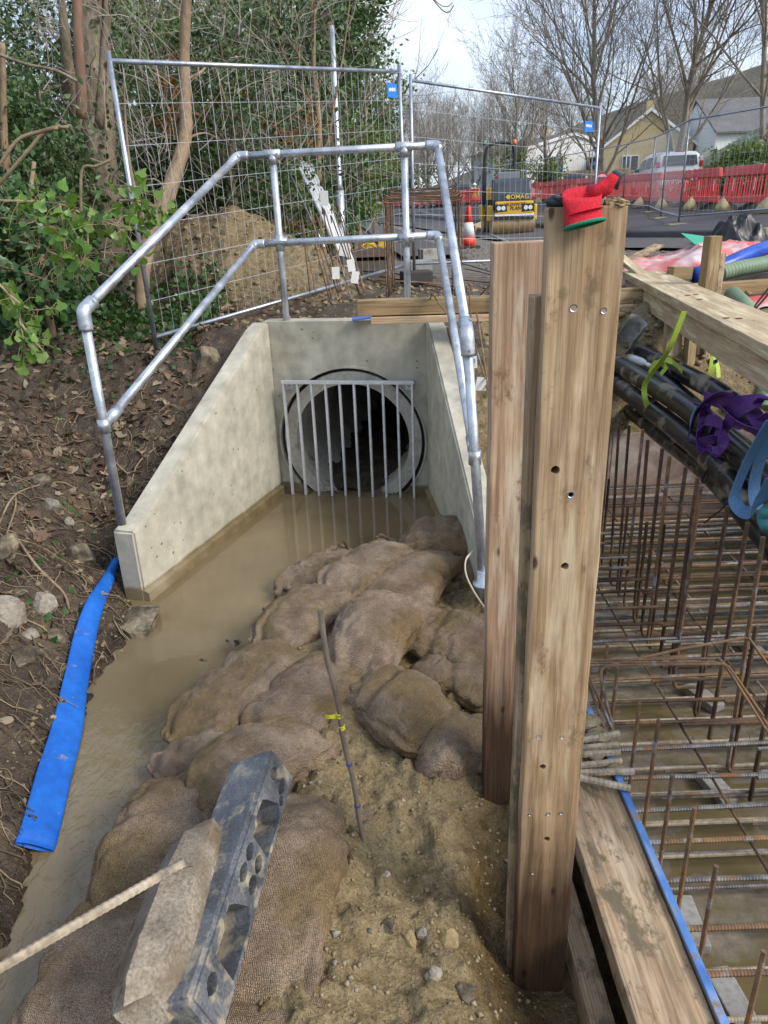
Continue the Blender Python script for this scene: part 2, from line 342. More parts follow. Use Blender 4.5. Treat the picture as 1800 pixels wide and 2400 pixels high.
M['sandy'] = pmat('pale_sack', [(.44, .37, .19), (.55, .47, .27)], 6, .8, .4, 30, .01, fine=30)
M['foot'] = pmat('mossy_fence_foot', [(.20, .17, .09), (.30, .26, .16), (.34, .31, .21)], 5, .9, .4, 60, .006, fine=30, fa=.35)
M['footdk'] = pmat('dark_fence_foot', [(.035, .035, .033), (.06, .058, .05)], 5, .8, .3, 60, .004, fine=30)
M['blue_tag'] = flat('blue_tag', (.015, .19, .62), .45)
M['paper'] = pmat('paper_tag', [(.70, .70, .68), (.76, .75, .72)], 5, .7, .2, 30, .004, fine=None, dirt=((.42, .33, .22), 8, .64, .76))
M['red_wool'] = pmat('red_knit', [(.55, .008, .025), (.66, .014, .035)], 8, .9, .9, 260, .003, fine=200, fa=.3)
M['green_hem'] = pmat('green_hem', [(.006, .16, .085), (.012, .23, .12)], 9, .9, .6, 260, .002, fine=150)
M['grey_rubber'] = pmat('grey_dipped_rubber', [(.055, .06, .072), (.09, .095, .11)], 9, .7, .3, 90, .002, fine=60, dirt=((.34, .28, .19), 9, .6, .7))
M['bark'] = pmat('grey_brown_bark', [(.13, .10, .07), (.21, .17, .12), (.30, .25, .185)], 6, .95, .7, 26, .03, stretch=(1, 1, .35), fine=30, fa=.35, spec=.2)
M['barkt'] = pmat('tan_smooth_bark', [(.22, .15, .095), (.34, .25, .165)], 6, .9, .4, 40, .01, stretch=(1, 1, .4), fine=40, fa=.3, spec=.2)
M['barkp'] = pmat('pale_winter_bark', [(.20, .165, .125), (.29, .25, .195), (.36, .31, .25)], 3, .95, .5, 20, .03, stretch=(1, 1, .35), fine=14, fa=.3, spec=.2)
M['galvp'] = pmat('pale_galvanised_bar', [(.60, .61, .61), (.70, .71, .72)], 9, .55, .05, 90, .001, .15, fine=40, fa=.15)
M['twig'] = flat('winter_twig', (.24, .205, .165), .95, 0, .2)
M['twigd'] = flat('far_winter_twig', (.26, .23, .195), .95, 0, .2)
M['root'] = pmat('dry_root', [(.15, .10, .06), (.27, .20, .125), (.36, .28, .18)], 5, .95, .3, 60, .003, fine=50, spec=.2)
M['vine'] = pmat('ivy_stem', [(.26, .19, .11), (.36, .28, .17)], 8, .9, .3, 60, .003, fine=None)
M['holly'] = leafmat('evergreen_leaf', [(.03, .06, .02), (.06, .11, .037), (.105, .165, .055), (.07, .13, .055)], .2, .42)
M['shrub'] = leafmat('shrub_leaf', [(.08, .135, .035), (.135, .20, .055), (.20, .25, .085), (.11, .175, .05)], .3)
M['ivyd'] = leafmat('dark_ivy_leaf', [(.02, .055, .018), (.045, .10, .03), (.075, .15, .042), (.03, .075, .024)], .2, .38)
M['ivyl'] = leafmat('bright_ivy_leaf', [(.085, .19, .025), (.12, .25, .035), (.17, .30, .05), (.06, .15, .03), (.21, .31, .07)], .35, .36)
M['beech'] = leafmat('copper_beech_leaf', [(.30, .11, .025), (.36, .15, .04), (.24, .085, .025)], .35, .7)
M['dead'] = leafmat('dead_leaf', [(.15, .095, .06), (.24, .165, .105), (.34, .26, .18), (.12, .07, .045), (.20, .13, .085)], .15, .85)
M['grassm'] = leafmat('grass_blade', [(.06, .11, .025), (.10, .17, .04), (.14, .17, .06)], .3)
M['hivis'] = emit('hi_vis_yellow', (.62, .85, .02), .12)
M['hivis'] = flat('hi_vis_yellow_cloth', (.66, .86, .03), .8)
M['hivo'] = flat('hi_vis_orange_cloth', (.85, .22, .02), .8)
M['skin'] = flat('skin', (.42, .25, .18), .6)
M['render_w'] = pmat('white_render', [(.70, .70, .68), (.78, .78, .77)], .6, .85, 0, fine=None)
M['render_y'] = pmat('yellow_brick', [(.52, .40, .215), (.60, .47, .27)], 1.2, .9, 0, fine=6, fa=.2)
M['roof'] = pmat('grey_roof', [(.12, .115, .115), (.17, .165, .165)], 1, .85, .3, 8, .05, fine=5)
M['fencewood'] = pmat('orange_timber_fence', [(.42, .27, .11), (.52, .35, .16)], 2, .85, 0, stretch=(1, 1, .2), fine=8)
M['ink'] = flat('black_ink', (.015, .015, .018), .7)
M['gold'] = flat('yellow_decal', (.62, .42, .07), .5)
M['redring'] = flat('sign_red', (.60, .012, .02), .4)
M['stone'] = pmat('limestone', [(.15, .115, .07), (.25, .20, .125), (.33, .28, .20)], 6, .9, .8, 28, .02, fine=40, fa=.4, dirt=((.055, .04, .026), 6, .48, .62))
M['stonep'] = pmat('pale_stone', [(.22, .185, .14), (.36, .315, .255)], 6, .9, .7, 28, .02, fine=40, fa=.4, dirt=((.085, .062, .038), 7, .50, .64))
M['yclay'] = pmat('clay_clod', [(.21, .15, .065), (.30, .22, .105), (.36, .275, .15)], 8, .9, .8, 40, .02, fine=40, fa=.35)
M['claystone'] = pmat('clayey_grit', [(.16, .12, .06), (.27, .205, .11), (.37, .30, .19)], 8, .85, .6, 40, .01, fine=60, fa=.35)
M['tarp'] = flat('blue_offcut', (.08, .16, .45), .4)
M['greensheet'] = flat('green_card', (.03, .33, .20), .5)
M['bottle'] = NT('clear_plastic').fin((.55, .58, .6), .1, 0, None, .6)
M['yellowtape'] = flat('yellow_tape', (.62, .58, .03), .5)
M['bluetape'] = flat('blue_tape', (.03, .05, .26), .5)
M['stakewood'] = pmat('muddy_stake', [(.13, .095, .065), (.22, .175, .125), (.30, .25, .19)], 9, .85, .3, 60, .003, stretch=(1, 1, .2), fine=60, dirt=((.06, .05, .045), 4, .55, .65))
M['yplastic'] = flat('yellow_plastic', (.75, .50, .02), .45)
def hess():
    t = NT('hessian'); v = t.coord('Object'); ri = t.n('ShaderNodeObjectInfo')
    va = t.n('ShaderNodeVectorMath'); va.operation = 'ADD'; t.l(v, va.inputs[0]); t.l(ri.outputs['Random'], va.inputs[1])
    c = t.ramp(t.noise(va.outputs[0], 4.5, 5, .6), [(.3, (.25, .17, .11)), (.5, (.35, .255, .178)), (.7, (.45, .35, .255))])
    mudm = t.ramp(t.noise(va.outputs[0], 3.1, 6, .62), [(.44, 0.), (.58, 1.)]); c = t.mix(t.math('MULTIPLY', mudm, .85), c, (.25, .175, .086))
    a = t.n('ShaderNodeTexWave'); a.bands_direction = 'X'; t.l(v, a.inputs[0]); a.inputs['Scale'].default_value = 64; a.inputs['Distortion'].default_value = 3.5; a.inputs['Detail'].default_value = 1
    b = t.n('ShaderNodeTexWave'); b.bands_direction = 'Y'; t.l(v, b.inputs[0]); b.inputs['Scale'].default_value = 64; b.inputs['Distortion'].default_value = 3.5; b.inputs['Detail'].default_value = 1
    wv = t.math('MULTIPLY', a.outputs[1], b.outputs[1]); fz = t.noise(v, 150, 4, .75)
    c = t.mix(1, c, t.ramp(t.math('ADD', t.math('MULTIPLY', wv, .5), t.math('MULTIPLY', fz, .8)), [(.32, .50), (.54, .95), (.84, 1.42)]), 'MULTIPLY')
    c = t.mix(1, c, t.ramp(t.noise(va.outputs[0], 15, 6, .7), [(.30, .74), (.60, 1.10)]), 'MULTIPLY')
    n1 = t.bump(t.math('ADD', wv, fz), .9, .005, t.bump(t.noise(v, 30, 5, .65), .8, .018))
    return t.fin(c, .95, 0, n1, .15)
M['hessian'] = hess()
# ================================================================== ground
_LY = [-2, .3, 1.4, 1.7, 2.0, 2.3, 2.7, 3.2, 3.6, 3.9, 4.3, 5.7, 7]; _LX = [-.95, -1.05, -1.14, -1.22, -1.28, -1.34, -1.39, -1.40, -1.36, -1.52, -1.45, -1.0, -1.0]
_RY = [-2, .3, 1.4, 1.75, 2.2, 2.5, 2.8, 3.5, 4.0, 4.5, 4.75, 7]; _RX = [-.7, -.75, -.80, -.84, -.86, -.80, -.76, -.55, -.35, -.1, .36, .36]
_PD = [-1, 0, .12, .35, .7, 1.2, 1.8, 3.0, 8]; _PZ = [-.28, -.03, .07, .24, .55, .84, 1.02, 1.13, 1.2]
def plateau(x, y):
    x0_ = 2.2+1.6*sstep(11, 18, y); z = 1.2 + .065*np.clip(x-x0_, 0, 8) + .011*np.clip(y-20, 0, 90) + .10*np.clip(-x-3.2, 0, 60)*sstep(4, 8, y)
    z = z + .55*np.clip(x-13.2, 0, 7)*(1-sstep(38, 50, y))+.06*np.clip(x-9, 0, 3)*sstep(15, 30, y)+.04*np.clip(x-20, 0, 40)
    return z
def ground_base(x, y):
    xl = np.interp(y, _LY, _LX); xr = np.interp(y, _RY, _RX)
    zl = np.interp(xl-x, _PD, _PZ)
    wedge = np.interp(y, [3.85, 4.3, 5.6, 6.1], [-1, .25, 1.1, 1.18]); zl = np.where(x < -.9, np.maximum(zl, np.minimum(wedge, 1.18)*sstep(-.2, .05, xl-x)+-.3*(1-sstep(-.2, .05, xl-x))), zl)
    chan = (x > xl) & (x < xr)
    zm = -.26+.31*sstep(0, .16, x-xr)+.05*sstep(.2, .6, x-xr)
    zm = np.where(x > .52, np.maximum(zm, np.interp(y, [3.2, 3.7, 5.5, 5.9], [.06, .25, 1.05, 1.18])), zm)
    zm = zm+.09*sstep(.05, .2, x-xr)*(1-sstep(.55, .85, x-xr))*(y > 1.2)-.20*sstep(.12, .40, x)*(1-sstep(1.75, 2.3, y))-.05*sstep(.2, .4, x)*(y < 3)
    z = np.where(x <= xl, zl, np.where(chan, -.27, zm))
    # inside the headwall the bed stays low
    inside = (y > 3.9) & (y < 5.75) & (x > -1.55+(y-3.88)*.34) & (x < .50-(y-3.5)*.075); z = np.where(inside, -.27, z)
    back = sstep(5.72, 5.95, y); pl = plateau(x, y)
    z = z*(1-back)+np.where(x < -1.0, np.maximum(z, np.interp(xl-x, _PD, _PZ)*0+np.minimum(pl, 1.14+.04*(y-5.7))), np.minimum(pl, 1.2+.02*(y-5.7)*0+.0))*back
    z = np.where(y > 5.95, np.where(y > 9, pl, np.minimum(pl, 9)), z)
    # heap of dug soil behind the fence
    z = z + .85*np.exp(-(((x+1.75)/1.0)**2+((y-8.6)/.95)**2)**1.3) + .3*np.exp(-(((x+.55)/.55)**2+((y-8.3)/.6)**2)) + .12*np.exp(-(((x+.2)/.5)**2+((y-6.9)/.4)**2))
    # excavation
    sh = sstep(.56, .62, x)*(y < 3.3)*(x < 3.5); z = z*(1-sh)+np.minimum(z, -.22)*sh
    backz = np.interp(y, [5.86, 5.92, 6.25, 6.8, 7.4], [-.56, .33, .82, 1.12, 1.22])
    rightz = np.interp(x, [3.55, 3.62, 4.1, 4.7], [-.56, .6, 1.05, 1.32])
    pit = (x > .80) & (x < 4.8) & (y < 7.4) & (y > -1.5); pz = np.maximum(backz, rightz)
    # the berm left of the pit by the headwall
    bl = sstep(.8, .84, x); z = np.where(pit, z*(1-bl)+np.minimum(pz, np.maximum(plateau(x, y), .0))*bl, z)
    return z
def ground_z(x, y):
    return float(ground_base(np.array([float(x)]), np.array([float(y)]))[0])
def lines(segs):
    o = [segs[0][0]]
    for a, b, st in segs:
        n = max(1, round((b-a)/st)); o += [a+(b-a)*(k+1)/n for k in range(n)]
    return np.array(o)
gx = lines([(-400, -60, 40), (-60, -14, 4), (-14, -5, .35), (-5, -2.6, .06), (-2.6, .84, .0165), (.84, 4.8, .05), (4.8, 14, .35), (14, 60, 3), (60, 500, 50)])
gy = lines([(-30, -2, 4), (-2, .5, .15), (.5, 6.1, .0185), (6.1, 10, .05), (10, 30, .35), (30, 100, 2.5), (100, 900, 60)])
GX, GY = np.meshgrid(gx, gy); fx, fy = GX.ravel(), GY.ravel(); P0 = np.stack([fx, fy, fx*0], 1)
gz = ground_base(fx, fy)
near = (fy < 14)*1.0; bank = sstep(0, .25, np.interp(fy, _LY, _LX)-fx)*(fy < 9); mudz = (1-bank)*(fx < .85)*(fy < 5.6)
pitf = (fx > .86)*(fx < 3.5)*(fy < 5.84)
amp = near*(.05+.14*bank+.0*mudz); amp = np.where(pitf > 0, .02, amp)*(1-.7*sstep(9, 14, fy)); amp = np.where((fx > 4)&(fy > 7), amp*.2, amp)
gz = gz+amp*fbm(P0+gz[:, None]*.7, 2.3, 4, 3)+amp*.7*fbm(P0+gz[:, None], 7, 3, 9)
rid = 1-2*np.abs(fbm(P0+gz[:, None]*.5, 9, 4, 21)); clod = np.clip(fbm(P0, 22, 3, 40)+.08, 0, 1)
fine_m = (fy < 6.5)*(fx > -3.2)*(fx < 4.8)
gz = gz+fine_m*(.06*(rid-.8)*(.5+bank)+.075*clod*(mudz+.6)+.03*fbm(P0, 5, 3, 77)*mudz)*np.where(pitf > 0, .1, 1)
heap = np.clip(np.exp(-(((fx+1.5)/1.6)**2+((fy-8.4)/1.3)**2)**2), 0, 1); gz = gz+heap*(.16*fbm(P0, 3.5, 4, 61)+.07*(1-2*np.abs(fbm(P0, 6, 3, 62))-.7)+.09*np.clip(fbm(P0, 9, 3, 63), 0, 1))
# boot print with standing water in the mud, and the cut soil faces round the pit
bp = PZ(985, 2050, .08); gz = gz-.055*np.exp(-(((fx-bp.x)/.075)**2+((fy-bp.y)/.12)**2)**2)
cut = (fx > .8)*(fx < 4.8)*(fy > 5.84)*(fy < 7.2); gz = gz+cut*.28*fbm(np.stack([fx, fy, gz*1.5], 1), 4.5, 4, 5)
quad = np.arange(len(fx)).reshape(GX.shape); F4 = np.stack([quad[:-1, :-1].ravel(), quad[:-1, 1:].ravel(), quad[1:, 1:].ravel(), quad[1:, :-1].ravel()], 1)
cxm, cym = fx[F4].mean(1), fy[F4].mean(1); F4 = F4[~((cxm > -.86) & (cxm < .44) & (cym > 5.42) & (cym < 6.05))]      # the pipe runs through here, under the fill
me = mesh('ground', np.stack([fx, fy, gz], 1), F4, True)
clay = np.clip(sstep(-.05, .1, fx-np.interp(fy, _RY, _RX))*(fy < 5.4)*(fx < .85)+.48*np.exp(-(((fx+1.5)/1.5)**2+((fy-8.4)/1.2)**2)**2)+.8*cut+.25*(fy > 5.6)*(fy < 9)*(fx > -1.5), 0, 1)
grass = sstep(11.2, 12.5, fx)*(fy > 8)+sstep(30, 60, fy)*(fx < -3); grey = ((fx > .2)*sstep(8.5, 10.5, fy)*(fx < 11.4)+sstep(5.5, 8, fy)*(fx > 4))
moss = bank*(fy > 1)
at = me.attributes.new('soil', 'FLOAT_COLOR', 'POINT'); at.data.foreach_set('color', np.stack([clay, np.clip(grass, 0, 1), np.clip(grey, 0, 1), moss], 1).astype(np.float32).ravel())
def ground_mat():
    t = NT('soil_and_mud'); a = t.n('ShaderNodeAttribute'); a.attribute_name = 'soil'; sp = t.n('ShaderNodeSeparateColor'); t.l(a.outputs['Color'], sp.inputs[0]); v = t.coord('Object')
    n1 = t.noise(v, 2.6, 7, .62); n2 = t.noise(v, 19, 6, .65); n3 = t.noise(v, 75, 4, .65)
    dark = t.ramp(n1, [(.3, (.042, .029, .019)), (.5, (.082, .057, .037)), (.7, (.15, .108, .07))])
    dark = t.mix(t.ramp(n2, [(.55, 0.), (.72, 1.)]), dark, (.20, .15, .085))
    mud = t.ramp(n2, [(.3, (.135, .096, .044)), (.5, (.235, .172, .083)), (.7, (.33, .25, .135))])
    mud = t.mix(t.ramp(n1, [(.54, 0.), (.70, .45)]), mud, (.26, .205, .115)); mud = t.mix(t.ramp(n1, [(.3, .5), (.44, 0.)]), mud, (.10, .07, .04))
    grs = t.ramp(n2, [(.3, (.035, .05, .014)), (.6, (.075, .10, .03)), (.8, (.13, .12, .05))])
    gry = t.ramp(n3, [(.3, (.10, .08, .06)), (.5, (.17, .145, .115)), (.75, (.30, .27, .23))])
    br = t.math('ADD', sp.outputs[0], t.math('MULTIPLY', t.math('SUBTRACT', n2, .5), .9)); c = t.mix(t.ramp(br, [(.35, 0.), (.62, 1.)]), dark, mud)
    c = t.mix(sp.outputs[2], c, gry); c = t.mix(sp.outputs[1], c, grs)
    c = t.mix(1, c, t.ramp(n3, [(.25, .55), (.7, 1.2)]), 'MULTIPLY')
    st = t.voro(v, 70); c = t.mix(t.math('MULTIPLY', t.ramp(st, [(.14, 1.), (.2, 0.)]), .55), c, (.33, .28, .19))
    gp = t.n('ShaderNodeNewGeometry'); sz = t.n('ShaderNodeSeparateXYZ'); t.l(gp.outputs['Position'], sz.inputs[0])
    wt = t.ramp(sz.outputs[2], [(.02, 1.), (.10, 0.)]); c = t.mix(wt, c, t.mix(1, c, (.55, .5, .42), 'MULTIPLY'))
    rg = t.mix(t.ramp(n1, [(.4, 0.), (.65, 1.)]), (.34, .34, .34), (.8, .8, .8)); rg = t.mix(wt, rg, (.3, .3, .3))
    nm = t.bump(n3, .9, .012, t.bump(n2, .8, .03)); return t.fin(c, rg, 0, nm, .35)
M['soil'] = ground_mat()
g = ob('ground', me, M['soil']); tag(g, kind='structure')
# sky-brown flooded channel
def water_mat():
    t = NT('silty_water'); v = t.coord('Object'); n1 = t.noise(v, 1.3, 5, .5, .8)
    c = t.ramp(n1, [(.3, (.150, .108, .055)), (.5, (.185, .138, .076)), (.7, (.215, .165, .095))])
    sp = t.n('ShaderNodeSeparateXYZ'); t.l(v, sp.inputs[0])
    k = t.ramp(t.math('DIVIDE', sp.outputs[1], 5.0), [(.0, 1.), (.46, .8), (.60, .06), (1., .015)])
    rip = t.noise(t.coord('Object', (1, .55, 1)), 19, 3, .55, 1.2); rip2 = t.noise(t.coord('Object', (1, .8, 1)), 5, 2, .5)
    b = t.n('ShaderNodeBump'); t.l(t.math('ADD', rip, t.math('MULTIPLY', rip2, 1.5)), b.inputs['Height']); t.l(t.math('MULTIPLY', k, .5), b.inputs['Strength']); b.inputs['Distance'].default_value = .03
    return t.fin(c, .035, 0, b.outputs[0], .5)
M['water'] = water_mat()
wy = np.linspace(.2, 5.95, 80); wx0 = np.interp(wy, _LY, _LX)-.5; wx1 = np.interp(wy, _RY, _RX)+.35; wx0 = np.where(wy > 3.9, -1.6+(wy-3.9)*.36, wx0); wx1 = np.where(wy > 4.6, .58-(wy-3.5)*.075, wx1)
vs, fs = [], []
for i, y in enumerate(wy):
    for k in range(13): vs.append((wx0[i]+(wx1[i]-wx0[i])*k/12, y, 0.0))
for i in range(len(wy)-1):
    for k in range(12): fs.append((i*13+k, i*13+k+1, (i+1)*13+k+1, (i+1)*13+k))
tag(ob('stream_water', mesh('stream_water', vs, fs, True), M['water']), kind='structure')
# puddle in the boot print
pv = [(bp.x+.062*math.cos(a)*(1+.1*math.sin(3*a)), bp.y+.098*math.sin(a)*(1+.12*math.cos(2*a)), .052) for a in [k*2*math.pi/28 for k in range(28)]]
tag(ob('puddle', mesh('puddle', pv, [tuple(range(28))]), pmat('puddle_water', [(.22, .185, .14), (.27, .23, .18)], 6, .08, .05, 20, .01, fine=None, rvar=.02)), kind='structure')
# ------------------------------------------------------------------ road
def tarmac(name, c0, c1, rg=.85):
    t = NT(name); v = t.coord('Object'); n = t.noise(v, .5, 5); f = t.noise(v, 45, 3, .7)
    c = t.ramp(n, [(.35, c0), (.65, c1)]); c = t.mix(1, c, t.ramp(f, [(.3, .5), (.72, 1.5)]), 'MULTIPLY'); return t.fin(c, rg, 0, t.bump(f, .8, .02), .4)
M['tar'] = tarmac('base_course_asphalt', (.062, .056, .062), (.098, .088, .096)); M['tar2'] = tarmac('old_asphalt', (.085, .078, .078), (.12, .11, .108)); M['redsoil'] = pmat('red_brown_topsoil', [(.085, .045, .028), (.12, .066, .042)], 2, .95, .6, 30, .03, fine=14, fa=.4)
def sheet(name, left, right, mat, dz, nx=10, ny=60, kind='structure', thick=0):
    vs, fs = [], []
    Ls = spline([V(a, b, 0) for a, b in left], 12); Rs = spline([V(a, b, 0) for a, b in right], 12); Ls = [Ls[round(i*(len(Ls)-1)/ny)] for i in range(ny+1)]; Rs = [Rs[round(i*(len(Rs)-1)/ny)] for i in range(ny+1)]
    for i in range(ny+1):
        for k in range(nx+1):
            p = Ls[i].lerp(Rs[i], k/nx); vs.append([p.x, p.y, 0])
    a = np.array(vs); a[:, 2] = plateau(a[:, 0], a[:, 1])+dz+.015*fbm(a, .7, 3, 8)
    for i in range(ny):
        for k in range(nx): q = i*(nx+1)+k; fs.append((q, q+1, q+nx+2, q+nx+1))
    if thick:      # a real step along the near edge
        n = len(a); e = [i*(nx+1) for i in range(ny+1)]; lo = a[e].copy(); lo[:, 2] -= thick; a = np.vstack([a, lo])
        for i in range(ny): fs.append((e[i], e[i+1], n+i+1, n+i))
    return tag(ob(name, mesh(name, [tuple(v) for v in a], fs, True), mat), kind=kind)
sheet('lower_carriageway', [(5.2, 6.5), (4.75, 10), (3.9, 13), (3.4, 16.6), (2.2, 24), (.5, 34), (-4, 52), (-16, 80)], [(13, 6.5), (12.5, 12), (11.8, 20), (11.6, 28), (11, 38), (8, 55), (0, 84), (-8, 110)], M['tar2'], .045, 14)
sheet('new_road_surface', [(8.0, 6.5), (6.3, 9.6), (5.3, 13.5), (5.0, 17), (4.9, 22), (3.6, 32), (-.5, 52), (-12, 82)], [(12.9, 6.5), (12.4, 12), (11.6, 20), (11.4, 28), (10.8, 38), (7.8, 55), (-.2, 84), (-8, 110)], M['tar'], .13, 14, thick=.1)
sheet('topsoil_verge', [(-1.6, 14), (-1.9, 20), (-3, 34), (-7, 52), (-20, 78)], [(.35, 14), (.0, 20), (-1.0, 34), (-5.2, 52), (-17.5, 78)], M['redsoil'], .06, 5)
sheet('footway', [(.5, 13.6), (.1, 20), (-.9, 34), (-5.1, 52), (-17.4, 78)], [(1.7, 13.6), (1.2, 20), (.1, 34), (-4.3, 52), (-16.3, 80)], M['tar2'], .075, 5)
# ================================================================== precast headwall
HWC = V(-.225, 5.55, 0); ax = V(1, -.19, 0).normalized(); nrm = V(-.19, -1, 0).normalized()   # nrm points out of the wall, towards us
hw = thing('concrete_headwall', 'pale precast concrete headwall with sloping wing walls round the pipe', 'headwall', HWC)
BL, BR = V(-.80, 5.66, 0), V(.35, 5.44, 0); FLi, FLo = V(-1.42, 3.88, 0), V(-1.555, 3.92, 0); TOP = 1.335; FT = .44
FRi = V(.505, 3.50, 0); FRo = V(.635, 3.50, 0); BLo = BL+V(-.125, .03, 0); BRo = BR+V(.125, .03, 0)
def wing(Bi, Bo, Fi, Fo, name):
    m = MB(); hb, hf, kz = TOP, FT, -.35; vs = []
    N = 14
    for i in range(N+1):
        t = i/N; a = Bi.lerp(Fi, t); b = Bo.lerp(Fo, t); tt = 0 if t < .03 else (t-.03)/.97; z = hb+(hf-hb)*min(1, tt/.965)
        vs += [V(a.x, a.y, kz), V(a.x, a.y, z), V(b.x, b.y, z), V(b.x, b.y, kz)]
    fs = []
    for i in range(N):
        q = i*4
        for k in range(3): fs.append((q+k, q+k+1, q+k+5, q+k+4))
    fs += [(0, 3, 2, 1), (N*4, N*4+1, N*4+2, N*4+3)]
    m.add(vs, fs); o = m.build(name, M['conc'], hw)
    bm = bmesh.new(); bm.from_mesh(o.data); bmesh.ops.remove_doubles(bm, verts=bm.verts, dist=1e-5); bmesh.ops.recalc_face_normals(bm, faces=bm.faces)
    es = [e for e in bm.edges if len(e.link_faces) == 2 and e.calc_face_angle(0) > .5]; bmesh.ops.bevel(bm, geom=es, offset=.012, segments=2, affect='EDGES'); bm.to_mesh(o.data); bm.free()
    return o
wing(BL, BLo, FLi, FLo, 'wing_wall'); wing(BR, BRo, FRi, FRo, 'wing_wall')
# back wall with a round opening: ring of quads from rectangle to circle
PC = BL.lerp(BR, .50)+V(0, 0, .425); RO, RI = .548, .445
axw = (BR-BL).normalized(); nw = V(axw.y, -axw.x, 0)
if nw.y > 0: nw = -nw
half = (BR-BL).length/2
def rectpt(q, x0, x1, z0, z1):
    c, s = math.cos(q), math.sin(q); tx = (x1/c if c > 0 else x0/c) if abs(c) > 1e-6 else 1e9; tz = (z1/s if s > 0 else z0/s) if abs(s) > 1e-6 else 1e9; t = min(tx, tz); return c*t, s*t
x0 = -(PC-BL).length*1.0+0; x0 = -((PC-BL).dot(axw))-.05; x1 = (BR-PC).dot(axw)+.05; z0, z1 = -.35-PC.z, TOP-PC.z
angs = sorted(set([k*2*math.pi/72 for k in range(72)]+[math.atan2(b, a) % (2*math.pi) for a in (x0, x1) for b in (z0, z1)]))
m = MB(); vs = []; n = len(angs)
for q in angs:
    rx, rz = rectpt(q, x0, x1, z0, z1); cx, cz = RO*1.035*math.cos(q), RO*1.035*math.sin(q)
    for (a, b, d) in ((rx, rz, 0), (cx, cz, 0), (cx, cz, -.16), (rx, rz, -.16)): vs.append(PC+axw*a+V(0, 0, b)+nw*d)
fs = []
for i in range(n):
    j = (i+1) % n
    for k in range(4): k2 = (k+1) % 4; fs.append((i*4+k, i*4+k2, j*4+k2, j*4+k))
bw = m.add(vs, fs).build('back_wall', M['conc'], hw); bm = bmesh.new(); bm.from_mesh(bw.data); bmesh.ops.recalc_face_normals(bm, faces=bm.faces); bm.to_mesh(bw.data); bm.free()
# raised lip round the pipe opening and the pipe itself
def ringpart(name, r0, r1, d0, d1, mat, parent, nseg=72):
    m = MB(); vs = []
    for k in range(nseg):
        q = 2*math.pi*k/nseg
        for r, d in ((r0, d0), (r1, d0), (r1, d1), (r0, d1)): vs.append(PC+axw*(r*math.cos(q))+V(0, 0, r*math.sin(q))+nw*d)
    fs = [(i*4+k, i*4+(k+1) % 4, ((i+1) % nseg)*4+(k+1) % 4, ((i+1) % nseg)*4+k) for i in range(nseg) for k in range(4)]
    o = m.add(vs, fs).build(name, mat, parent); bm = bmesh.new(); bm.from_mesh(o.data); bmesh.ops.recalc_face_normals(bm, faces=bm.faces); bm.to_mesh(o.data); bm.free(); smooth_by_angle(o, 40); return o
ringpart('opening_rim', RO*1.036, RO*1.062, .012, -.02, M['conc'], hw)
ringpart('rubber_joint', RO*.985, RO*1.034, -.045, -.10, M['tyre'], hw)
ringpart('concrete_pipe', RI, RO*.985, -.012, -3.2, M['concp'], hw, 80)
pend = MB(); q0 = PC+nw*-3.1; pend.add([q0+axw*(RI*1.02*math.cos(k*.2618))+V(0, 0, RI*1.02*math.sin(k*.2618)) for k in range(24)], [tuple(range(24))]); pend.build('pipe_dark_disc', flat('pipe_darkness', (.004, .004, .004), 1), hw)  # black disc added to stand for the unlit depth of the pipe
# silt and debris lying in the pipe
sv, sf = [], []
for i in range(31):
    for k in range(25):
        d = -.02-i*.09; a = (k/24-.5)*2*.40; p = PC+axw*a+nw*d; z = .03+.05*min(1, i/5)+.02*math.sin(i*1.3+k*.7); sv.append(V(p.x, p.y, z-.03*abs(a)*0))
sv2 = np.array(sv); sv2[:, 2] += .09*fbm(sv2, 9, 4, 2)
for i in range(30):
    for k in range(24): sf.append((i*25+k, i*25+k+1, (i+1)*25+k+1, (i+1)*25+k))
so_ = ob('pipe_silt', mesh('pipe_silt', [tuple(v) for v in sv2], sf, True), pmat('shade_darkened_silt', [(.02, .014, .008), (.05, .036, .02), (.10, .075, .042)], 14, .8, .8, 40, .02)); tag(so_, 'silt and twigs lying in the mouth of the concrete pipe, coloured dark for its shade', 'silt', kind='stuff')  # silt colour darkened to imitate the shade inside the pipe
# sill inside the wall foot
sill = MB(); p0, p1 = BL+nw*.02, BR+nw*.02; sill.box((p0+p1)/2+V(0, 0, -.135), ((BR-BL).length-.02, .1, .43), Matrix.Rotation(math.atan2(axw.y, axw.x), 3, 'Z'))
m = MB(); 
for a_, b_, sgn in ((BL, FLi, 1), (BR, FRi, -1)):
    d = (b_-a_).normalized(); s_ = V(-d.y, d.x, 0)*sgn
    if s_.dot(V(-.2, 4.5, 0)-a_) < 0: s_ = -s_
    MB().prism([a_+s_*-.02+V(0, 0, -.35), a_+s_*.045+V(0, 0, -.35), a_+s_*.03+V(0, 0, .055), a_+s_*-.02+V(0, 0, .075)], (b_-a_).normalized(), (b_-a_).length-.004).build('kicker', M['conc'], hw)
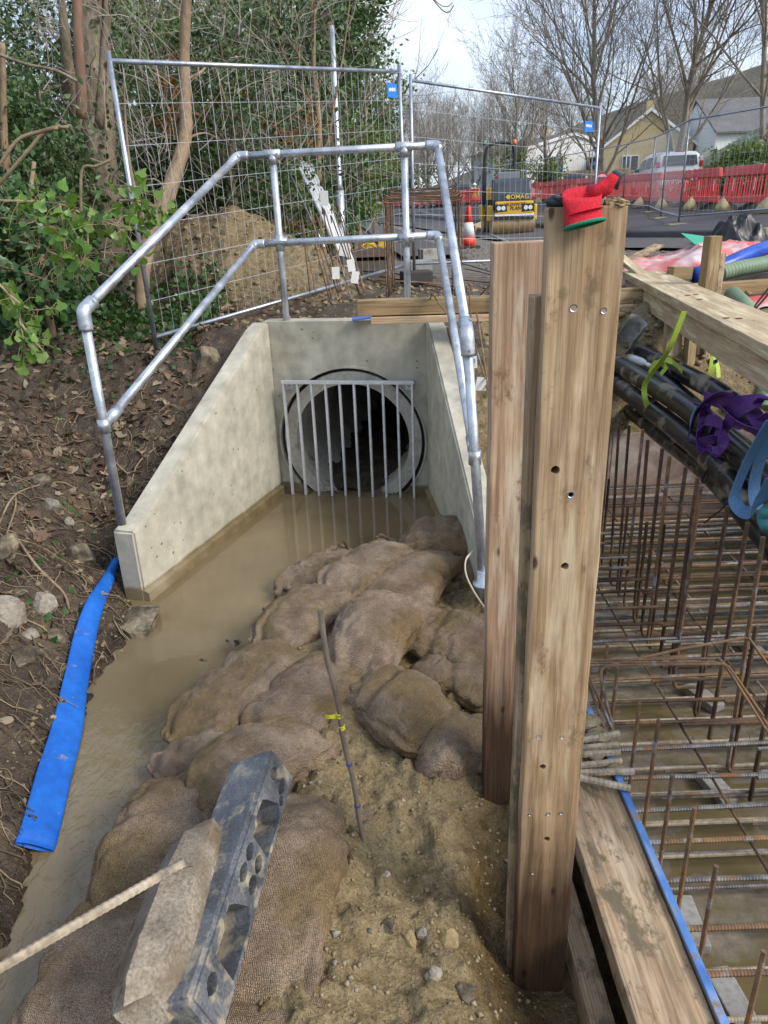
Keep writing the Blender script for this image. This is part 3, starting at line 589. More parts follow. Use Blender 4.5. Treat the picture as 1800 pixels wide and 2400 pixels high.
# bug holes as flat discs, the shade inside put into their colour
RB = random.Random(5); bug = MB()
dk = flat('bug_hole', (.17, .16, .13), .95)
def disc(mb, c, nrm_, r, k=9, el=1.):
    t = nrm_.orthogonal().normalized(); b = nrm_.cross(t); mb.add([c+t*(r*math.cos(i*2*math.pi/k))*el+b*(r*math.sin(i*2*math.pi/k)) for i in range(k)], [tuple(range(k))])
for i in range(20):
    a = RB.uniform(x0+.05, x1-.05); z = RB.uniform(-.1, z1-.04)
    if math.hypot(a, z) < RO*1.12: continue
    disc(bug, PC+axw*a+V(0, 0, z)+nw*.0025, nw, RB.uniform(.003, .008))
wn = V(0, 0, 1).cross((FLi-BL).normalized()); wn = -wn if wn.dot(V(1, -.3, 0)) < 0 else wn
for i in range(30):
    t = RB.uniform(.06, .95); p = BL.lerp(FLi, t); z = RB.uniform(.15, (TOP+(FT-TOP)*t)-.05); disc(bug, V(p.x, p.y, z)+wn*.0025, wn, RB.uniform(.003, .009))
tag(bug.build('bug_holes', dk, hw), kind='stuff')
# ------------------------------------------------------------------ trash grille
gr = thing('bar_grille', 'galvanised bar grille bolted in front of the concrete pipe mouth', 'grille', PC+nw*.05)
GXs = [PC+axw*(-.49+.1085*k)+nw*.07 for k in range(10)]; gt, gb = PC.z+.475, -.08
for k, p in enumerate(GXs): MB().box(V(p.x, p.y, (gt+gb)/2), (.015, .03, gt-gb-.024), Matrix.Rotation(math.atan2(axw.y, axw.x), 3, 'Z')).build('bar', M['galvp'], gr)
MB().box((GXs[0]+GXs[-1])/2+V(0, 0, gt-PC.z), ((GXs[-1]-GXs[0]).length+.03, .034, .024), Matrix.Rotation(math.atan2(axw.y, axw.x), 3, 'Z')).build('top_bar', M['galvp'], gr, bevel=.002)
for s, k in ((1, 0), (-1, 9)):
    c = GXs[k]+axw*(.03*s)+V(0, 0, gt-PC.z-.03)-nw*.062
    pl_ = MB().box(c, (.06, .012, .075), Matrix.Rotation(math.atan2(axw.y, axw.x), 3, 'Z')).build('fixing_plate', M['galv'], gr)
    MB().lathe([(.014, 0), (.014, .012), (.009, .016)], c+nw*.004, 6, nw.to_track_quat('Z', 'Y').to_matrix()).build('bolt', M['galvd'], gr)
# ------------------------------------------------------------------ key clamp handrail
hr = thing('tubular_handrail', 'galvanised tube handrail with two rails fixed round the concrete headwall', 'handrail', HWC+V(0, .1, 1.33))
TR = .0245
A0, A1 = V(-1.47, 3.87, .50), V(-1.47, 3.87, 1.665); B1 = V(-.915, 5.71, 2.45); C1 = V(.455, 5.58, 2.465); D1 = V(.42, 3.55, 1.53); D0 = V(.505, 3.47, .25)
AM = V(-1.47, 3.87, 1.07); BM = V(-.855, 5.70, 1.878); CM = V(.455, 5.60, 1.894); DM = V(.46, 3.52, .93)
def tube(a, b, name='rail', r=TR): return MB().tube([a, b], r, 18, True).build(name, M['galv'], hr, True)
tb = [tube(A0, A1, 'post'), tube(A1, B1), tube(B1, C1), tube(C1, D1), tube(D1, D0, 'post'), tube(AM, BM), tube(BM, CM), tube(CM, DM)]
for px_, base in (((637, 365), (672, 755)), ((947, 352), (958, 695))):
    t_ = PY(px_[0], px_[1], 5.65); t_.z = (B1.lerp(C1, (t_.x-B1.x)/(C1.x-B1.x))).z; t_.y = B1.lerp(C1, (t_.x-B1.x)/(C1.x-B1.x)).y; bb = V(t_.x+.0, t_.y+.02, 1.1)
    tube(bb, t_, 'post')
    for z, pp in ((0, t_), (1, None)):
        if z: f_ = (t_.z-1.885)/(t_.z-1.1); pp = t_.lerp(bb, f_)
        MB().tube([pp+V(-.055, .004, 0), pp+V(.055, -.004, 0)], TR*1.28, 16).tube([pp+V(0, 0, -.06), pp+V(0, 0, .05 if z else .0)], TR*1.28, 16).build('tee_fitting', M['galv'], hr, True)
        for dx in (-.035, .035): MB().lathe([(.008, 0), (.008, .006)], pp+V(dx, -TR*1.28, 0), 8, Matrix.Rotation(R(90), 3, 'X')).build('grub_screw', M['galvd'], hr)
def elbow(p, a, b, name='elbow_fitting', r=1.27, L=.075):
    da, db = (a-p).normalized(), (b-p).normalized(); pts = spline([p+da*L, p+da*L*.45, p+(da+db)*.006, p+db*L*.45, p+db*L], 5)
    o = MB().tube(pts, TR*r, 16).build(name, M['galv'], hr, True)
    for d in (da, db):
        s = V(.3, -1, 0); s = (s-d*s.dot(d)).normalized(); MB().lathe([(.008, 0), (.008, .007)], p+d*L*.72+s*TR*r*.96, 8, s.to_track_quat('Z', 'Y').to_matrix()).build('grub_screw', M['galvd'], hr)
elbow(A1, A0, B1, L=.095, r=1.42); elbow(B1, A1, C1); elbow(C1, B1, D1); elbow(D1, C1, D0, L=.10, r=1.42); elbow(BM, AM, CM); elbow(CM, BM, DM)
for p, d in ((AM, (BM-AM).normalized()), (DM, (CM-DM).normalized())):
    MB().tube([p+V(0, 0, -.035), p+V(0, 0, .035)], TR*1.3, 16).build('collar_fitting', M['galv'], hr, True)
    MB().tube([p+d*.02, p+d*.06], TR*.75, 10).tube([p+d*.055, p+d*.15], TR*1.25, 16).build('swivel_socket', M['galv'], hr, True)
for p in (D0,): MB().lathe([(.055, -.01), (.055, .006), (.034, .012), (.033, .075), (.028, .08)], p, 18).build('base_flange', M['galv'], hr, True)
# ================================================================== mesh fence panels
def heras(p0, p1, label, Hh=2.0, group=None, tagpos=None, lean=0, foot=False, wires=.1, hw_=.27, dense=True, name='mesh_fence_panel', r=.019, tagz=None, wr=.0017):
    L = (p1-p0).length; t = thing(name, label, 'fence panel', p0, group)
    d = (p1-p0)/L; up = V(0, 0, 1)+V(-d.y, d.x, 0)*lean; up = up.normalized()
    for p in (p0, p1): MB().tube([p, p+up*(Hh+.06)], r, 8).build('post', M['galvd'], t, True)
    for h in (.12, Hh): MB().tube([p0+up*h, p1+up*h], r*.9, 8).build('rail', M['galvd'], t, True)
    m = MB(); n = int(L/wires)
    for k in range(1, n): a = p0+d*(L*k/n); m.tube([a+up*.12, a+up*Hh], wr, 3, False)
    k = 1
    while .12+hw_*k < Hh-.05: m.tube([p0+up*(.12+hw_*k), p1+up*(.12+hw_*k)], wr*1.15, 3, False); k += 1
    tag(m.build('wire_mesh', M['wire'], t), kind='stuff')
    if tagpos is not None:
        c = p0+d*(L*tagpos)+up*(tagz or Hh*.86); nn = V(d.y, -d.x, 0); nn = nn if nn.y < 0 else -nn; Mx = Matrix.Rotation(math.atan2(d.y, d.x), 3, 'Z')
        tg = MB().box(c+nn*.012, (.17, .006, .13), Mx).build('plate', M['blue_tag'], t)
        s = MB()
        for q in range(6): s.box(c+nn*.0165+d*(-.055+.02*q)+V(0, 0, .008), (.013, .001, .026+.008*(q % 2)), Mx)
        s.build('plate_print', M['white'], t)
    return t
F1a = V(-1.74, 5.95, 1.09); F1b = V(.36, 8.75, 1.36)
heras(F1a, F1b, 'leaning galvanised mesh fence panel in front of the ivy-clad trees', 2.0, tagpos=.955, tagz=1.83, lean=.02)
F2a = V(.47, 9.3, 1.33); F2b = PY(1407, 247, 11.3); F2b.z = F2b.z-2.05
heras(F2a, V(F2b.x, F2b.y, F2b.z), 'mesh fence panel in front of the yellow road roller', 2.02, tagpos=.93, tagz=1.78)
fb = [V(8.9, 14.6, 0), V(6.55, 17.07, 0), V(7.35, 20.4, 0), V(8.2, 23.8, 0), V(8.5, 27.3, 0), V(8.3, 30.8, 0), V(7.8, 34.2, 0), V(7.0, 37.6, 0), V(6.0, 41, 0), V(4.8, 44.3, 0), V(3.4, 47.5, 0), V(1.8, 50.6, 0), V(0, 53.6, 0), V(-2, 56.5, 0)]
for q in fb: q.z = float(plateau(np.array([q.x]), np.array([q.y]))[0])+.16
for i in range(len(fb)-1):
    heras(fb[i], fb[i+1], f'{ORD[i]} mesh fence panel along the new road, counted from the right edge', 1.95, 'mesh fence panels along the new road', tagpos=(.12 if i == 0 else .9) if i < 7 else None, tagz=1.5, wires=.1 if i < 5 else .25, hw_=.27, r=.021, wr=.0022)
for i, q in enumerate(fb[1:7]):
    d = (fb[min(i+2, 13)]-fb[i+1]).normalized(); Mx = Matrix.Rotation(R(20+8*i), 3, 'Z')
    o = MB().box(q+V(0, -.05, -.085), (.70, .21, .13), Mx).build('ballast_block', M['foot'], None, bevel=.02)
    tag(o, f'mossy concrete fence foot, {ORD[i]} along the new road fence from the right', 'fence foot', 'feet of the road fence')
def footblock(c, sz, mat, label, rz=0):
    return tag(MB().box(c, sz, Matrix.Rotation(rz, 3, 'Z')).build('ballast_block', mat, None, bevel=.02), label, 'fence foot')
footblock(PY(1655+145, 545, 11.5)+V(.1, 0, 0), (.5, .22, .14), M['foot'], 'mossy concrete fence foot at the right edge of the picture', .2)
footblock(F2a+V(.02, -.05, -.03), (.36, .24, .15), M['footdk'], 'black rubber fence foot under the post by the bent rebar', .15)
# ================================================================== helpers for near things
_GZ = gz.reshape(GX.shape)
def gh(x, y):
    i = min(max(int(np.searchsorted(gx, x))-1, 0), len(gx)-2); j = min(max(int(np.searchsorted(gy, y))-1, 0), len(gy)-2)
    a = (x-gx[i])/(gx[i+1]-gx[i]); b = (y-gy[j])/(gy[j+1]-gy[j])
    return float((_GZ[j, i]*(1-a)+_GZ[j, i+1]*a)*(1-b)+(_GZ[j+1, i]*(1-a)+_GZ[j+1, i+1]*a)*b)
def GH(px, py, tmax=40):
    d = ray(px, py); t = .5
    while t < tmax:
        p = _C+d*t
        if p[2] < gh(p[0], p[1]): break
        t += .02 if t < 9 else .1
    return Vector(p)
def timber(name, p0, p1, w, t, mat, parent=None, wdir=(0, 0, 1), bevel=.004, end=True, rough=0.0, seed=0):
    p0, p1 = Vector(p0), Vector(p1); L = (p1-p0).length; X = (p1-p0)/L; W = Vector(wdir); W = (W-X*W.dot(X)).normalized(); Z = X.cross(W)
    bm = bmesh.new(); bmesh.ops.create_cube(bm, size=1); bmesh.ops.scale(bm, vec=(L, w, t), verts=bm.verts)
    bmesh.ops.bevel(bm, geom=list(bm.edges), offset=bevel, segments=2, profile=.6, affect='EDGES')
    if rough:
        n = int(L/.05)
        for k in range(1, n): bmesh.ops.bisect_plane(bm, geom=bm.verts[:]+bm.edges[:]+bm.faces[:], plane_co=(-L/2+L*k/n, 0, 0), plane_no=(1, 0, 0))
        co = np.array([v.co[:] for v in bm.verts]); nz = [fbm(co+seed+k*5, 9, 3, k) for k in range(3)]
        for i, v in enumerate(bm.verts): v.co += Vector((0, nz[1][i], nz[2][i]))*rough
    me = bpy.data.meshes.new(name); bm.to_mesh(me); bm.free(); o = ob(name, me, mat, parent)
    Mx = Matrix((X, W, Z)).transposed().to_4x4(); Mx.translation = (p0+p1)/2
    if parent is not None: Mx.translation -= _off(parent)
    o.matrix_local = Mx; return o
def rebar_mesh(path, r, pitch=.011, n=7, rib=.16):
    pts = resample(path, pitch/2); m = MB(); rs = [r*(1+rib*(k % 2)) for k in range(len(pts))]; m.tube(pts, rs, n, True); return m
def rebar(path, r, mat, parent=None, name='rebar', pitch=.011):
    return rebar_mesh(path, r, pitch).build(name, mat, parent, False)
def lump(name, c, sz, mat, seed, parent=None, rough=.35, det=3, Mx=None, facet=True, box=0):
    bm = bmesh.new(); bmesh.ops.create_icosphere(bm, subdivisions=det, radius=1); co = np.array([v.co[:] for v in bm.verts])
    if box: co = np.sign(co)*np.abs(co)**(1-box); co /= np.max(np.abs(co))
    f = 1+rough*fbm(co+seed*3.7, 1.3, 2, seed)*2+rough*.5*fbm(co+seed, 4, 3, seed+3)
    q = co*f[:, None]*np.array(sz)/2
    if facet:          # slice with random planes for broken faces
        rg = np.random.default_rng(seed)
        for _ in range(15):
            nn = rg.normal(size=3); nn /= np.linalg.norm(nn); lim = rg.uniform(.62, .85)*np.sqrt(((nn*np.array(sz)/2)**2).sum()); d = q@nn; q = q-np.outer(np.clip(d-lim, 0, None), nn)
    for v, p in zip(bm.verts, q): v.co = p
    me = bpy.data.meshes.new(name); bm.to_mesh(me); bm.free(); o = ob(name, me, mat, parent)
    Mm = (Mx.to_4x4() if Mx is not None else Matrix.Identity(4)); Mm.translation = Vector(c)-(_off(parent) if parent is not None else Vector((0, 0, 0))); o.matrix_local = Mm
    smooth_by_angle(o, 28); return o
def ribbon(pts, width, wd, thick=.004, n=8):
    pts = [Vector(p) for p in pts]; wds = wd if isinstance(wd, list) else [wd]*len(pts)
    P = spline(pts, n); D = [Vector(x) for x in wds]; m = MB(); k = len(P); vs = []
    for i, p in enumerate(P):
        u = i/n; a = min(int(u), len(D)-1); b = min(a+1, len(D)-1); w_ = D[a].lerp(D[b], u-a).normalized(); t = (P[min(i+1, k-1)]-P[max(i-1, 0)]).normalized(); w_ = (w_-t*w_.dot(t)).normalized(); nn = t.cross(w_)
        for s1, s2 in ((-1, -1), (1, -1), (1, 1), (-1, 1)): vs.append(p+w_*(s1*width/2)+nn*(s2*thick/2))
    fs = [(i*4+q, i*4+(q+1) % 4, (i+1)*4+(q+1) % 4, (i+1)*4+q) for i in range(k-1) for q in range(4)]+[(3, 2, 1, 0), ((k-1)*4, (k-1)*4+1, (k-1)*4+2, (k-1)*4+3)]
    return m.add(vs, fs)
# ================================================================== timber posts
def xat(px, py, Y): return PY(px, py, Y).x
PF = 1.55
fp = timber('timber_post', V(.415, PF+.022, -.32), V(.418, PF+.022, 2.085), .153, .044, M['wood_old'], None, (1, 0, 0), .004, rough=.006, seed=2)
tag(fp, 'tall weathered scaffold board post with bolt holes in the foreground', 'timber post')
cut = []
for (px, py, r) in [(1302, 1102, .0105), (1324, 1327, .010), (1272, 1797, .009), (1282, 1967, .009), (1338, 1160, .008)]:
    p = PY(px, py, PF); c = MB().lathe([(r, -.06), (r*.92, .06)], p, 11, Matrix.Rotation(R(90), 3, 'X')).build('cut', None); cut.append(c)
boolean(fp, cut)
def fixings(board, face_y, spots):
    for px, py, r in spots:
        p = PY(px, py, face_y-.001); mat_ = M['galvd']
        o = MB().lathe([(r, -.004), (r*.95, .0005), (r*.7, -.0006), (r*.65, -.004)], V(0, 0, 0), 12, Matrix.Rotation(R(90), 3, 'X')).build('nail_head', mat_)
        o.parent = board; o.matrix_parent_inverse = board.matrix_world.inverted(); o.location = p
bpy.context.view_layer.update()
fixings(fp, PF, [(1345, 722, .0085), (1416, 728, .007), (1338, 1160, .008), (1263, 1727, .0075), (1318, 1728, .006), (1286, 1908, .0055), (1316, 1906, .0055), (1242, 1910, .004), (1249, 2047, .004)])
bb_ = timber('timber_post', V(.392, PF+.07, -.32), V(.392, PF+.07, 1.915), .135, .045, M['wood_mud'], None, (1, 0, 0), .004, rough=.004, seed=9)
tag(bb_, 'shorter dark board fixed behind the tall foreground post', 'timber post')
p2 = timber('timber_post', V(.405, 2.19, -.2), V(.402, 2.19, 1.995), .150, .07, M['wood_old2'], None, (1, 0, 0), .004, rough=.005, seed=5)
tag(p2, 'lighter square-topped board post standing behind the tall foreground post', 'timber post')
lump('mud_clod', V(.475, PF+.02, 2.088), (.045, .055, .022), M['yclay'], 3, None, .5, 4, facet=False); tag(bpy.context.scene.objects['mud_clod'], 'clod of dried mud stuck on the top corner of the tall post', 'mud')
# ------------------------------------------------------------------ red glove over the post top
gl = thing('work_glove', 'red knitted work glove with green hem hung over the tall post', 'glove', V(.40, PF-.02, 2.06))
def loft(secs, name, mat, par, n=28, cap=(True, True), nz=.0, seed=0, smooth=True):
    vs, fs = [], []
    for (c, a, b, ra, rb) in secs:
        a = Vector(a).normalized(); b = Vector(b); b = (b-a*b.dot(a)).normalized()
        for k in range(n): q = 2*math.pi*k/n; vs.append(Vector(c)+a*(ra*math.cos(q))+b*(rb*math.sin(q)))
    if nz:
        co = np.array([v[:] for v in vs]); d = fbm(co+seed, 28, 3, seed); d2 = fbm(co+seed+9, 28, 3, seed+2)
        vs = [v+Vector((d2[i]*.4, d[i], d2[i]*.3))*nz for i, v in enumerate(vs)]
    for i in range(len(secs)-1):
        for k in range(n): k2 = (k+1) % n; fs.append((i*n+k, i*n+k2, (i+1)*n+k2, (i+1)*n+k))
    if cap[0]: fs.append(tuple(reversed(range(n))))
    if cap[1]: fs.append(tuple((len(secs)-1)*n+k for k in range(n)))
    return MB().add(vs, fs).build(name, mat, par, smooth)
X_, Y_, Z_ = (1, 0, 0), (0, 1, 0), (0, 0, 1)
def g(px, py, Y): return PY(px, py, Y)
secs = [(g(1366, 452, PF+.05), X_, Z_, .036, .008), (g(1366, 450, PF+.01), X_, (0, .5, 1), .038, .011), (g(1364, 458, PF-.016), X_, (0, 1, .4), .038, .012), (g(1364, 475, PF-.022), X_, Y_, .036, .013), (g(1366, 495, PF-.024), (1, 0, .1), Y_, .035, .015), (g(1368, 512, PF-.027), (1, 0, .16), Y_, .036, .019), (g(1370, 524, PF-.030), (1, 0, .2), (0, 1, -.2), .0375, .025)]
loft(secs, 'cuff', M['red_wool'], gl, 32, (True, False), .006, 3)
hem = [secs[-1]]; c, a, b, ra, rb = secs[-1]; a = Vector(a).normalized(); b = Vector(b); b = (b-a*b.dot(a)).normalized()
ring = [Vector(c)+a*(ra*1.0*math.cos(q))+b*(rb*1.02*math.sin(q))+V(0, -.001, -.001) for q in [k*2*math.pi/32 for k in range(33)]]
MB().tube(ring, .0036, 8, False).build('hem', M['green_hem'], gl, True)
disc_ = MB(); disc_.add([Vector(c)+V(0, .004, .02)+a*(ra*.96*math.cos(q))+b*(rb*.9*math.sin(q)) for q in [k*2*math.pi/32 for k in range(32)]], [tuple(range(32))]); disc_.build('lining', M['red_wool'], gl)
loft([(g(1376, 452, PF+.012), (0, 1, 0), Z_, .03, .012), (g(1400, 452, PF+.0), (.4, 1, -.3), Z_, .026, .016), (g(1420, 440, PF-.004), (.6, .3, -.6), (0, 1, 0), .016, .010), (g(1434, 422, PF-.004), (.7, .3, -.5), (0, 1, 0), .0115, .008), (g(1441, 411, PF-.004), (.7, .2, -.4), (0, 1, 0), .0105, .0075)], 'thumb_sleeve', M['red_wool'], gl, 20, (True, True), .004, 7)
loft([(g(1440, 440, PF+.008), (.7, .3, -.5), (0, 1, 0), .008, .008), (g(1444, 420, PF+.002), (.7, .3, -.5), (0, 1, 0), .011, .009), (g(1447, 407, PF-.002), (.8, .2, -.4), (0, 1, 0), .0115, .009), (g(1456, 403, PF-.002), (.8, .2, -.4), (0, 1, 0), .010, .008), (g(1463, 405, PF-.002), (.8, .2, -.4), (0, 1, 0), .005, .005)], 'thumb_tip', M['grey_rubber'], gl, 20, (True, True), .004, 8)
loft([(g(1294, 462, PF+.03), (0, 1, 0), Z_, .014, .004), (g(1310, 464, PF+.008), (.3, 1, 0), Z_, .018, .005), (g(1322, 474, PF-.012), (.5, .2, -1), Y_, .013, .008), (g(1330, 486, PF-.016), (.5, .2, -1), Y_, .008, .006)], 'palm_edge', M['grey_rubber'], gl, 18, (True, True), .005, 9)
loft([(V(.385, PF+.02, 2.098), X_, Z_, .045, .012), (V(.392, PF+.06, 2.098), X_, Z_, .046, .013), (V(.40, PF+.085, 2.06), X_, (0, 1, .3), .042, .012), (V(.40, PF+.10, 1.99), X_, Y_, .038, .010)], 'palm', M['grey_rubber'], gl, 22, (True, True), .006, 4)
# ================================================================== shutter and excavation
tag(timber('waler_timber', V(.678, .35, .147), V(.682, 2.35, .147), .196, .075, M['wood_mud'], None, (1, 0, 0), .005, rough=.006, seed=4), 'muddy timber waler lying along the top of the shutter', 'timber')
tag(timber('waler_timber', V(.553, .35, -.12), V(.553, 2.6, -.12), .20, .07, M['wood_mud'], None, (0, 0, 1), .005, rough=.005, seed=8), 'shaded lower timber standing below the muddy waler', 'timber')
sp_ = thing('shutter_panel', 'plywood shutter with a scuffed blue top edge beside the rebar pit', 'formwork', V(.793, 3, -.5))
MB().box(V(.794, 3.05, -.163), (.020, 5.5, .71)).build('plywood', M['ply'], sp_); MB().box(V(.793, 3.05, .198), (.024, 5.5, .010)).build('blue_edge', M['plyblue'], sp_, bevel=.003)
# pit floor with standing water
def floor_mat():
    t = NT('wet_blinding_concrete'); v = t.coord('Object'); n = t.noise(v, 1.6, 6, .6); f = t.noise(v, 14, 5, .65)
    c = t.ramp(f, [(.3, (.13, .105, .068)), (.55, (.21, .175, .125)), (.75, (.29, .25, .19))]); pm = t.ramp(n, [(.44, 0.), (.52, 1.)]); c = t.mix(pm, c, (.165, .128, .062)); rg = t.mix(pm, (.8, .8, .8), (.05, .05, .05))
    pb = t.n('ShaderNodeBump'); t.l(f, pb.inputs['Height']); t.l(t.math('MULTIPLY', t.math('SUBTRACT', 1, pm), .5), pb.inputs['Strength']); pb.inputs['Distance'].default_value = .02; return t.fin(c, rg, 0, pb.outputs[0], .5)
fl = MB(); fl.add([V(.806, -1, -.5), V(3.56, -1, -.5), V(3.56, 5.84, -.5), V(.806, 5.84, -.5)], [(0, 1, 2, 3)]); tag(fl.build('pit_floor', floor_mat(), None), kind='structure')
for i, (a, b) in enumerate(((.9, 1.88), (1.886, 2.88), (2.886, 3.55))):
    o = timber('plywood_sheet', V(a, 5.83, -.09), V(b, 5.83, -.09), .82, .02, M['ply'], None, (0, 0, 1), .002); tag(o, ['stained plywood sheet at the left of the pit end wall', 'pale-stained middle plywood sheet of the pit end wall', 'right-hand plywood sheet of the pit end wall under the ducts'][i], 'plywood')
tag(timber('bearer_timber', V(.9, 5.78, -.44), V(3.5, 5.74, -.44), .06, .09, M['wood_mud'], None, (0, 1, 0), .004), 'dark bearer timber along the foot of the pit end wall', 'timber')
cage = thing('rebar_cage', 'tied steel reinforcement mat with upright starter bars in the pit', 'rebar', V(1.8, 3, -.5))
RB = random.Random(3)
tall = [(1435, 970), (1462, 985), (1480, 997), (1503, 1006), (1528, 1031), (1550, 1051), (1571, 1069), (1606, 1095), (1627, 1120), (1640, 1139), (1695, 1186), (1746, 1225), (1798, 1258)]
for i, q in enumerate(tall):
    p = PX(*q, 1.57); r = .0085 if i < 4 else .0098
    x, y = p.x+RB.uniform(-.01, .01), p.y; zb = -.44; lx = RB.uniform(-.035, .02)
    foot = [V(x, y, zb+.05), V(x+.015, y, zb+.012), V(x+.05, y, zb), V(x+.30, y+RB.uniform(-.02, .02), zb)]
    rebar([V(x+lx, y, p.z)]+[V(x+lx*.5, y, .15)]+spline(foot, 4), r, M['rust'] if i % 3 else M['rusto'], cage)
    if i % 2 == 0: rebar([V(x+.022, y+.006, p.z-.35-RB.random()*.2), V(x+.02, y+.006, -.42)], r, M['rust'], cage)
for y in (2.6, 2.38, 2.15): rebar([V(1.6, y, .74), V(1.6, y, -.44)], .0098, M['rust'], cage)
for k in range(0):      # nearer, lower uprights further along the same row seen through the bars
    y = 4.15-.22*k; rebar([V(1.18+RB.uniform(-.02, .02), y, .25+RB.uniform(-.1, .2)), V(1.18, y, -.45)], .007, M['rust'], cage)
st = [(1393, 1448), (1424, 1508), (1448, 1564), (1499, 1648), (1544, 1687), (1577, 1815), (1628, 1893), (1679, 2029), (1792, 2229)]
for i, q in enumerate(st):
    p = PX(*q, .90); rebar([p, V(.885+RB.uniform(-.015, .01), p.y-.01, -.3)], .0068, M['rusto'], cage)
y = 1.22; k = 0
while y < 5.75:
    x0_ = .88+RB.uniform(-.015, .02); z = -.115+RB.uniform(-.012, .012); hook = spline([V(x0_-.035, y, z-.16), V(x0_-.03, y, z-.06), V(x0_, y, z-.012), V(x0_+.06, y, z), V(x0_+.2, y, z)], 4)
    rebar(hook+[V(1.9, y+RB.uniform(-.02, .02), z), V(3.5, y+.01, z)], .0085 if y > 2.6 else .0095, M[RB.choice(['rusto', 'rusto', 'rustg', 'rust'])], cage)
    rebar([V(1.25+RB.random()*.5, y-.021, z-.004), V(3.5, y-.02, z-.004)], .0085, M[RB.choice(['rust', 'rustg'])], cage)
    yl = y+.075; rebar([V(.86, yl, -.435), V(3.5, yl, -.435)], .0085, M[RB.choice(['rustm', 'rustg', 'rustm', 'rustg'])], cage)
    rebar([V(1.1+RB.random()*.6, yl-.024, -.433), V(3.5, yl-.022, -.433)], .0085, M[RB.choice(['rustm', 'rustm', 'rustg'])], cage)
    if y > 2.2: rebar([V(.86, y+.035, -.405), V(3.5, y+.04, -.405)], .0075, M[RB.choice(['rustm', 'rustg', 'rustm'])], cage)
    y += .17 if y < 2.6 else .175; k += 1
for x in (1.02, 2.05, 2.6, 3.1): rebar([V(x, .5, -.452), V(x+.02, 5.7, -.452)], .0065, M['rustm'] if x > 2 else M['rust'], cage)
for x in (1.32, 1.75, 2.3): rebar([V(x, .5, -.135), V(x-.02, 5.7, -.135)], .0055, M['rust'], cage)
tw = MB()
for k in range(60):
    x, y = RB.choice([1.32, 1.75, 2.3, 1.57]), 1.22+.18*RB.randrange(24); c = V(x, y, -.12); tw.tube([c+V(-.012, 0, .012), c+V(.014, .01, -.01), c+V(.03, .02, -.05-RB.random()*.05)], .0011, 3)
tag(tw.build('tie_wire', M['tiewire'], cage), kind='stuff')
for i, (x, y, rz) in enumerate(((1.13, 1.72, .1), (1.10, 2.02, -.05), (1.5, 2.72, .2), (1.72, 3.4, .4), (2.2, 3.9, .1))):
    o = MB().box(V(x, y, -.472), (.09, .22, .05), Matrix.Rotation(rz, 3, 'Z')).build('spacer_block', M['kerb'], None, bevel=.006); tag(o, f'concrete spacer block under the steel mat, {ORD[i]} from the front', 'block', 'spacer blocks under the steel mat')
# loose bent links lying over the cage
def link(pp, lab, r=.0055, z=.34): tag(rebar([PZ(*q[:2], q[2] if len(q) > 2 else z) for q in pp], r, M['rusto'], None, 'bent_link', .014), lab, 'rebar')
link([(1436, 1712, .12), (1405, 1640, .26), (1374, 1566), (1378, 1552), (1400, 1548), (1680, 1543), (1690, 1548), (1800, 1700, .2)], 'bent rebar link lying flat across the cage, rearmost of the bundle')
link([(1428, 1700, .12), (1372, 1560), (1380, 1554), (1676, 1552), (1700, 1558), (1805, 1725, .2)], 'bent rebar link in the middle of the flat bundle on the cage')
link([(1420, 1716, .12), (1368, 1570), (1376, 1560), (1690, 1556), (1708, 1562), (1790, 1680, .22)], 'bent rebar link at the front of the flat bundle on the cage')
link([(1436, 1705, .12), (1410, 1600, .3), (1409, 1570), (1420, 1562), (1600, 1520), (1745, 1495), (1757, 1498), (1805, 1565, .25)], 'single bent rebar link tilted up above the flat bundle', .006)
# offcuts of bar on the waler
oc = [((1352, 1738), (1451, 1719)), ((1352, 1754), (1450, 1746)), ((1395, 1767), (1453, 1763)), ((1350, 1796), (1457, 1784)), ((1350, 1812), (1486, 1808)), ((1345, 1820), (1478, 1848))]
for i, (a, b) in enumerate(oc):
    a_ = PZ(*a, .215+.004*(i % 2)); b_ = PZ(*b, .215); a_ = a_+(a_-b_)*.5
    tag(rebar([a_, b_], .0115, M['rustm'], None, 'rebar_offcut', .016), f'short mud-coated rebar offcut on the waler beside the tall post, {ORD[i]} from the back', 'rebar', 'rebar offcuts on the waler')
for i, (q, s_) in enumerate((((1375, 1690), .08), ((1400, 1725), .07), ((1395, 1765), .06), ((1440, 1800), .045))):
    o = lump('mud_clod', PZ(*q, .21), (s_*1.4, s_, s_*.5), M['claystone'], 11+i, None, .5, 3, facet=False); tag(o, f'mud clod among the rebar offcuts, {ORD[i]} from the back', 'mud')
